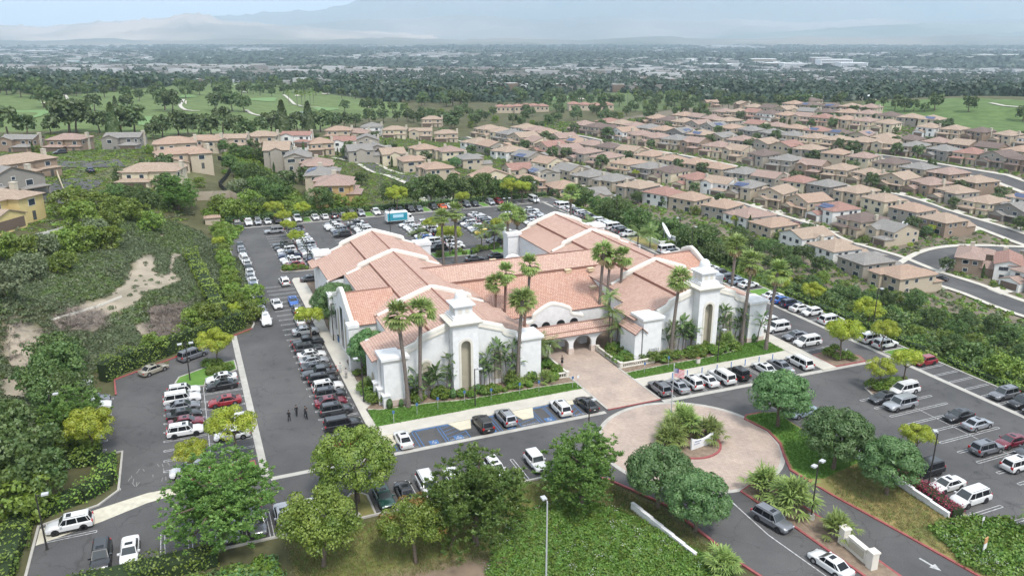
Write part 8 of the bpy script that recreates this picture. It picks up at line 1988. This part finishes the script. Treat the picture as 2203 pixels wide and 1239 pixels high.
# flag pole
def flagpole():
    x,y=W(8.6,-10.9); t=thing('flagpole','tall white flagpole with a striped flag before the white sign','flagpole',(x,y,.1),ANG)
    k=MB(); k.cone((0,0,0),.08,.05,9.3,8); k.build('pole',M['lampgrey'],t); k=MB(); k.cone((0,0,9.3),.11,.02,.2,8); k.build('finial',M['lampgrey'],t)
    R_m=mat('flag_red',(0.45,0.03,0.05),.8); W_m=mat('flag_white',(0.6,0.6,0.6),.8); B_m=mat('flag_blue',(0.03,0.05,0.18),.8)
    fl=MB(); nx=14; z1=8.7; Hh=1.25; Wd=2.0
    def P(i,j): s=i/nx; return (.08+Wd*s*.88, .16*math.sin(s*7)+.06*math.sin(s*3), z1-Hh*j/13-.75*s**1.3*Wd*.35)
    for i in range(nx):
        for j in range(13): fl.quad(P(i,j+1),P(i+1,j+1),P(i+1,j),P(i,j),2 if (i<nx*.4 and j<7) else (0 if j%2==0 else 1))
    fo=fl.build('flag',[R_m,W_m,B_m],t)
    st=MB()
    for a in range(5):
        for b in range(4):
            i=.6+a*1.0; j=.9+b*1.55; p=P(i,j); st.quad((p[0]-.035,p[1]-.02,p[2]-.035),(p[0]+.035,p[1]-.02,p[2]-.035),(p[0]+.035,p[1]-.02,p[2]+.035),(p[0]-.035,p[1]-.02,p[2]+.035))
    st.build('flag_stars',W_m,fo)['kind']='stuff'
flagpole()
# white sign in the round island
def sign():
    x,y=W(9.3,-17.2); t=thing('entrance_sign','white curved sign wall in the round island','sign',(x,y,.1),ANG+.15)
    k=MB(); n=12; pts=[(-1.9+3.8*i/n, 1.15+.55*abs(2*i/n-1)**2.2) for i in range(n+1)]
    for yy,f in ((-.12,0),(.12,1)):
        for i in range(n):
            q=[(pts[i][0],yy,0),(pts[i+1][0],yy,0),(pts[i+1][0],yy,pts[i+1][1]),(pts[i][0],yy,pts[i][1])]; k.add(q if not f else q[::-1],[(0,1,2,3)])
    for i in range(n): k.quad((pts[i][0],-.12,pts[i][1]),(pts[i+1][0],-.12,pts[i+1][1]),(pts[i+1][0],.12,pts[i+1][1]),(pts[i][0],.12,pts[i][1]))
    for s in (-1,1): k.quad((s*1.9,-s*.12,0),(s*1.9,s*.12,0),(s*1.9,s*.12,1.7),(s*1.9,-s*.12,1.7))
    k.build('wall',M['white'],t)
    blue=mat('sign_blue',(0.08,0.13,0.28),.6); 
    # lettering too small to read in the photograph: rows of worn letter-sized strokes
    k=MB(); rr=random.Random(2)
    for x0,x1,zz,hh in ((-1.35,-.35,1.02,.2),(-1.5,-.5,.68,.17),(.35,1.05,.95,.10),(.3,1.1,.74,.10),(1.4,1.5,.78,.10)):
        xx=x0
        while xx<x1:
            w_=rr.uniform(.04,.09); k.quad((xx,-.135,zz),(xx+w_,-.135,zz),(xx+w_,-.135,zz+hh*rr.uniform(.6,1)),(xx,-.135,zz+hh*rr.uniform(.6,1))); xx+=w_+rr.uniform(.03,.06)
    o=k.build('sign_lettering',blue,t); o['kind']='stuff'
sign()
# stepped cream monument sign on the median
def monument():
    x,y=W(10.6,-42.6); t=thing('monument_sign','cream stepped monument sign with end piers on the driveway median','sign',(x,y,.1),ANG-math.radians(95))
    for nm,a,b,h in (('pier',-2.5,-1.7,1.9),('pier',1.7,2.5,1.9)):
        k=MB(); k.box(a,b,-.4,.4,0,h); k.box(a-.08,b+.08,-.48,.48,h,h+.18); k.build(nm,M['trim'],t)
    k=MB(); k.box(-1.7,1.7,-.22,.22,0,1.15); k.box(-1.2,1.2,-.22,.22,1.15,1.55); k.build('wall',M['trim'],t); k=MB(); k.box(-1.3,1.3,-.3,.3,1.55,1.68); k.build('coping',M['trim'],t)
    k=MB(); k.box(-1.1,1.1,-.26,-.22,.45,1.3); k.box(-1.1,1.1,.22,.26,.45,1.3); k.build('inscription_panel',M['tan'],t)
monument()
# stepped white walls
def stepwall(label,pts,h0,h1,steps):
    P=[Vector((*W(*p),0)) for p in pts]; o=P[0]; t=thing('stepped_wall',label,'wall',tuple(o),0); a,b=P[0],P[-1]; d=(b-a); Ln=d.length; d.normalize(); n=Vector((-d.y,d.x,0))*.14
    for i in range(steps):
        p=d*(Ln*i/steps); q=d*(Ln*(i+1)/steps); h=h0+(h1-h0)*i/(steps-1)
        k=MB(); k.prism([((p-n).x,(p-n).y),((q-n).x,(q-n).y),((q+n).x,(q+n).y),((p+n).x,(p+n).y)],-.3,h); k.build('wall_panel',M['white'],t)
        k=MB(); k.prism([((p-n*1.5).x,(p-n*1.5).y),((q-n*1.5).x,(q-n*1.5).y),((q+n*1.5).x,(q+n*1.5).y),((p+n*1.5).x,(p+n*1.5).y)],h,h+.08); k.build('coping',M['white'],t)
stepwall('stepped white garden wall between drive lawn and right lot',[(25.8,-26.5),(25.2,-41.5)],1.35,.8,6)
stepwall('stepped white garden wall left of the exit road',[(-6.6,-26.0),(-5.0,-36.2)],.85,.45,6)
# satellite dish in its walled pit
def dish():
    x,y=W(64.5,76.5); t=thing('satellite_dish','large white satellite dish tilted behind a low white wall','satellite dish',(x,y,.1),ANG)
    k=MB(); n=20; R=2.3
    rings=[(R*r,.55*r*r) for r in np.linspace(0.02,1,6)]; pts=[(r*math.cos(6.283*j/n),r*math.sin(6.283*j/n),z) for r,z in rings for j in range(n)]
    k.add(pts,[(i*n+j,i*n+(j+1)%n,(i+1)*n+(j+1)%n,(i+1)*n+j) for i in range(5) for j in range(n)])
    o=k.build('dish',M['white'],t,(0,0,2.9),smooth=60); o.rotation_euler=(math.radians(58),0,math.radians(52))
    k=MB(); k.cone((0,0,0),.15,.12,2.8,8); k.build('mast',M['steel'],t)
    k=MB(); k.tube([(0,0,2.9),(-1.0,-1.3,3.6)],.05,5); k.build('feed_arm',M['steel'],t)
    wl=thing('low_wall','low white wall round the satellite dish','wall',(x,y,0),ANG)
    for a,b,c,d in ((-3.4,-3.1,-3.4,2.6),(-3.1,3.0,-3.4,-3.1),(2.7,3.0,-3.1,2.6)):
        k=MB(); k.box(a,b,c,d,0,1.3); k.build('wall_panel',M['white'],wl)
dish()
# small signs on posts
def postsign(u,v,h,label,col='b',group='blue signs along the front lawns',z=.14):
    x,y=W(u,v); t=thing('sign_post',label,'sign',(x,y,z),ANG,group); k=MB(); k.cone((0,0,0),.035,.035,h,6); k.build('post',M['steel'],t)
    k=MB(); k.box(-.17,.17,-.045,-.02,h-.45,h); k.build('sign_plate',M['bluepaint'] if col=='b' else M['white'] if col=='w' else mat('orange_sign_plate',(.5,.2,.03),.6),t)
S_=[(-26.5,4.9),(-22.8,6.0),(-19.5,6.6),(-15.2,7.2),(-11.3,6.4),(-6.6,6.6),(-3.6,6.2),(1.8,5.6),(14.9,6.0),(19.8,6.6)]
for i,(u,v) in enumerate(S_): postsign(u,v,1.9,'blue accessible parking sign on the front lawn, %s from the left'%ORD[i+1])
for i,u in enumerate((17.7,20.5,23.3,26.2,29.0,31.8,34.6,37.4)):
    x,y=W(u,2.3); t=thing('blue_bollard','slim blue bollard at the stall heads, %s from the left'%ORD[i+1],'bollard',(x,y,.12),ANG,'blue bollards right of the plaza'); k=MB(); k.cone((0,0,0),.07,.07,1.15,8); k.build('post',mat('blue_bollard_paint',(0.05,0.16,0.42),.5) if i==0 else bpy.data.materials['blue_bollard_paint'],t); k=MB(); k.cone((0,0,1.15),.08,.03,.08,8); k.build('cap',M['white'],t)
postsign(11.9,-37.6,1.9,'white directional sign on the median','w',None); postsign(26.4,-44.6,1.8,'small grey white sign at the end of the stepped wall','w',None); postsign(49.8,-1.2,1.5,'white sign on the red kerbed island','w',None); postsign(2.4,5.0,2.2,'slim sign post at the plaza edge','w',None)
x,y=W(25.2,6.0); t=thing('stone_marker','small stone marker on the right lawn','marker',(x,y,.14),ANG); k=MB(); k.box(-.3,.3,-.2,.2,0,.9); k.build('shaft',M['trim'],t); k=MB(); k.box(-.36,.36,-.26,.26,.9,1.0); k.build('cap',M['eave'],t)
x,y=W(-67.0,32.2); t=thing('utility_cabinet','grey green utility cabinet beside the ivy hedge','cabinet',(x,y,.05),ANG+.4); k=MB(); k.box(-.8,.8,-.6,.6,0,1.9); k.build('body',mat('cabinet_green',(0.20,0.24,0.20),.6),t); k=MB(); k.box(-.9,.9,-.7,.7,1.9,2.0); k.build('lid',M['lampgrey'],t); k=MB(); k.box(-.7,-.05,-.63,-.6,.2,1.7); k.build('door',mat('cabinet_door',(0.17,0.21,0.18),.6),t)
x,y=W(-26.9,38.4); t=thing('blue_bin','blue recycling bin at the transept wall','bin',(x-.6,y,.13),ANG); k=MB(); k.box(-.35,.35,-.35,.35,0,1.1); k.build('body',M['bluepaint'],t); k=MB(); k.box(-.4,.4,-.4,.4,1.1,1.2); k.build('lid',M['blacktrim'],t)
# black fence along the bank, pad wall and balustrade fences of the left houses
def fence(label,pp,h,m,post=3.0,name='fence',z0=0.0,solid=True,world=False):
    P=[hit(*p) for p in pp]; t=thing(name,label,'fence',P[0],0); o=P[0]
    for i in range(len(P)-1):
        a=Vector(P[i])-Vector(o); b=Vector(P[i+1])-Vector(o); Ln=(b-a).length; n=max(1,int(Ln/post))
        for j in range(n):
            p=a.lerp(b,j/n); q=a.lerp(b,(j+1)/n); d=(q-p).normalized(); s=Vector((-d.y,d.x,0))*.06
            k=MB(); k.add([tuple(p-s),tuple(q-s),tuple(q+s),tuple(p+s)]+[tuple(v_+Vector((0,0,h))) for v_ in (p-s,q-s,q+s,p+s)],[(0,3,2,1),(4,5,6,7),(0,1,5,4),(1,2,6,5),(2,3,7,6),(3,0,4,7)]); k.build('panel',m,t)
            k=MB(); k.box(p.x-.1,p.x+.1,p.y-.1,p.y+.1,p.z-.3,p.z+h+.12); k.build('post',m,t)
fence('curved black mesh fence along the bank of the left houses',[(470,345),(492,352),(500,362),(488,385),(472,402),(490,420)],1.8,M['blacktrim'])
fence('beige block wall of the garden behind the solar panel house',[(425,432),(460,430),(495,428),(525,441)],2.6,M['blockwall'],4)
fence('long pale garden fence right of the yellow house',[(122,372),(132,400),(148,440),(158,488),(146,494)],1.4,WALL['cream'][1],3)
fence('white glass panel fence below the yellow house',[(146,496),(105,508),(60,518),(20,527),(-20,534)],1.1,M['frame'],3)
fence('stone path edge on the hillside',[(112,690),(160,676),(215,660),(262,640)],.4,M['trim'],6)
x,y,z=hit(1955,498); t=thing('patio_cover','white flat patio cover beside the grey estate house','patio cover',(x,y,z),math.radians(60)); k=MB(); k.box(-3.5,3.5,-3,3,3.0,3.25); k.build('roof',M['white'],t)
for a in (-3.2,3.2):
    for b in (-2.7,2.7): k=MB(); k.box(a-.15,a+.15,b-.15,b+.15,0,3); k.build('post',M['white'],t)
x,y,z=hit(458,482); t=thing('small_shed','small shed with a red roof at the top of the left hedge','shed',(x,y,z),ANG); k=MB(); k.box(-2,2,-1.5,1.5,0,2.1); k.build('wall',WALL['beige'][1],t); k=MB(); hip(k,-2,2,-1.5,1.5,2.1,.3,.3); k.build('roof',[ROOF['orange'][1],M['facia']],t)
# people
SKIN=mat('skin',(0.42,0.26,0.19),.7); HAIRM=mat('dark_hair',(0.03,0.02,0.018),.8)
def person(u,v,face,top,bottom,label,skirt=False,arm=0.0,stride=.12,z=.0,group=None,suit=True):
    x,y=W(u,v); t=thing('person',label,'person',(x,y,z),ANG+face,group)
    V={'pel':(0,0,.95,.135),'waist':(0,0,1.12,.125),'chest':(0,.01,1.32,.155),'neckb':(0,0,1.47,.075),'neck':(0,0,1.54,.058),'head':(0,.015,1.64,.095),'crown':(0,.0,1.73,.075)}
    E=[('pel','waist'),('waist','chest'),('chest','neckb'),('neckb','neck'),('neck','head'),('head','crown')]
    for s,n in ((-1,'l'),(1,'r')):
        st=s*stride
        V.update({n+'hip':(s*.10,0,.90,.10),n+'kn':(s*.105,st*.6+.02,.50,.068),n+'an':(s*.11,st,.10,.046),n+'toe':(s*.12,st+.14,.045,.035),
                  n+'sh':(s*.19,0,1.41,.068),n+'el':(s*(.25),-.03-arm*.05,1.13,.048),n+'wr':(s*(.24-arm*.10),.08+arm*.16,.90+arm*.2,.034),n+'ha':(s*(.23-arm*.14),.11+arm*.2,.82+arm*.22,.036)})
        E+=[('pel',n+'hip'),(n+'hip',n+'kn'),(n+'kn',n+'an'),(n+'an',n+'toe'),('chest',n+'sh'),(n+'sh',n+'el'),(n+'el',n+'wr'),(n+'wr',n+'ha')]
    ks=list(V); me=bpy.data.meshes.new('body'); me.from_pydata([V[k][:3] for k in ks],[(ks.index(a),ks.index(b)) for a,b in E],[])
    m=bpy.data.materials.new('clothes_and_skin'); m.use_nodes=True; N=m.node_tree.nodes; K=m.node_tree.links; b=N['Principled BSDF']; b.inputs['Roughness'].default_value=.85
    tc=N.new('ShaderNodeTexCoord'); sp=N.new('ShaderNodeSeparateXYZ'); K.new(tc.outputs['Object'],sp.inputs[0]); r=N.new('ShaderNodeValToRGB'); r.color_ramp.interpolation='CONSTANT'
    mr=N.new('ShaderNodeMath'); mr.operation='DIVIDE'; mr.inputs[1].default_value=1.85; K.new(sp.outputs['Z'],mr.inputs[0]); K.new(mr.outputs[0],r.inputs['Fac'])
    el=r.color_ramp.elements; el[0].position=0; el[0].color=(.015,.013,.012,1); el[1].position=.05; el[1].color=(SKIN and (0.42,0.26,0.19,1)) if skirt else tuple(bottom)+(1,)
    if skirt: e=el.new(.27); e.color=tuple(bottom)+(1,)
    e=el.new(.53); e.color=tuple(top)+(1,); e=el.new(.815); e.color=(0.42,0.26,0.19,1)
    K.new(r.outputs['Color'],b.inputs['Base Color']); me.materials.append(m)
    o=link('body',me,t); md=o.modifiers.new('skin','SKIN'); md.use_smooth_shade=True
    sk=me.skin_vertices[0].data
    for i,k in enumerate(ks): rr=V[k][3]; sk[i].radius=(rr,rr*(.72 if k in('chest','waist','pel') else 1)); sk[i].use_root=(k=='pel')
    o.modifiers.new('sub','SUBSURF').levels=1; o.modifiers['sub'].render_levels=1
    k=MB(); n=10; pts=[];rg=[(.1,1.66),(.112,1.71),(.10,1.77),(.06,1.815),(.01,1.83)]
    for rr,zz in rg: pts+=[(rr*math.cos(6.283*j/n),rr*math.sin(6.283*j/n)-.02,zz) for j in range(n)]
    k.add(pts,[(i*n+j,i*n+(j+1)%n,(i+1)*n+(j+1)%n,(i+1)*n+j) for i in range(4) for j in range(n)]); k.build('hair',HAIRM,t,smooth=60)
    if suit=='skirt' or skirt:
        k=MB(); k.cone((0,0,.52),.24,.15,.45,10,0); k.build('skirt',mat('skirt_cloth',bottom,.85),t)
DK=(.012,.012,.015)
g='group of people in dark suits on the left aisle'
person(-39.9,11.2,math.radians(-30),DK,DK,'man in dark suit at the left of the group, facing the others',arm=.8,group=g); person(-38.7,12.4,math.radians(200),DK,DK,'man in dark suit at the back of the group',arm=.5,group=g)
person(-37.6,11.6,math.radians(110),(.03,.03,.035),DK,'man in charcoal suit at the right of the group, back one',arm=.3,group=g); person(-37.5,10.9,math.radians(80),(.04,.042,.05),DK,'man in charcoal suit at the right front of the group',arm=.4,group=g)
person(4.1,13.9,math.radians(190),(.03,.025,.022),DK,'woman in a dark dress walking on the entrance plaza',skirt=True,arm=.9,z=.12)
g='people on the side walkway'
person(-31.5,25.2,math.radians(180),(.05,.015,.015),DK,'person in dark clothes on the side walkway, far left one',group=g,z=0); person(-30.0,25.0,math.radians(180),(.5,.5,.5),(.45,.45,.45),'person in white clothes on the side walkway, far right one',group=g,z=.13)
person(-31.0,22.8,math.radians(180),(.10,.085,.07),(.03,.03,.03),'person in brown jacket on the side walkway, near left one',group=g,z=0); person(-29.6,22.4,math.radians(180),(.42,.40,.40),(.2,.19,.18),'person in pale clothes on the side walkway, near right one',group=g,z=.13)
person(13.4,83.2,math.radians(180),(.02,.03,.07),DK,'person in dark clothes walking behind the hall',group=None,z=.0)

# narrow banner in the right ground cover: orange top, white field, dark foot
x,y=W(22.9,-47.6); t=thing('banner_sign','narrow standing banner, orange above white, in the right ground cover','sign',(x,y,.2),ANG+.2)
for nm,z0,z1,m in (('foot',0,.5,mat('dark_violet_banner',(0.05,0.03,0.09),.7)),('field',.5,1.35,M['white']),('top_panel',1.35,2.05,mat('orange_banner',(0.50,0.27,0.13),.7))):
    k=MB(); k.box(-.3,.3,-.04,.04,z0,z1-.01); k.build(nm,m,t)
# ------------------------------------------------------------------ air
def haze_box():
    m = bpy.data.materials.new('valley_haze'); m.use_nodes=True; N=m.node_tree.nodes; N.clear()
    out=N.new('ShaderNodeOutputMaterial'); v=N.new('ShaderNodeVolumePrincipled')
    v.inputs['Color'].default_value=(0.70,0.85,1.0,1); v.inputs['Density'].default_value=0.000080; v.inputs['Anisotropy'].default_value=0.3
    v.inputs['Density Attribute'].default_value=''
    m.node_tree.links.new(v.outputs[0],out.inputs['Volume'])
    mb=MB(); mb.box(-31000,31000,-1200,34500,-130,2600); o=mb.build('haze',m); o['kind']='stuff'
    for p in o.data.polygons: pass
haze_box()
print('objects', len(bpy.data.objects))
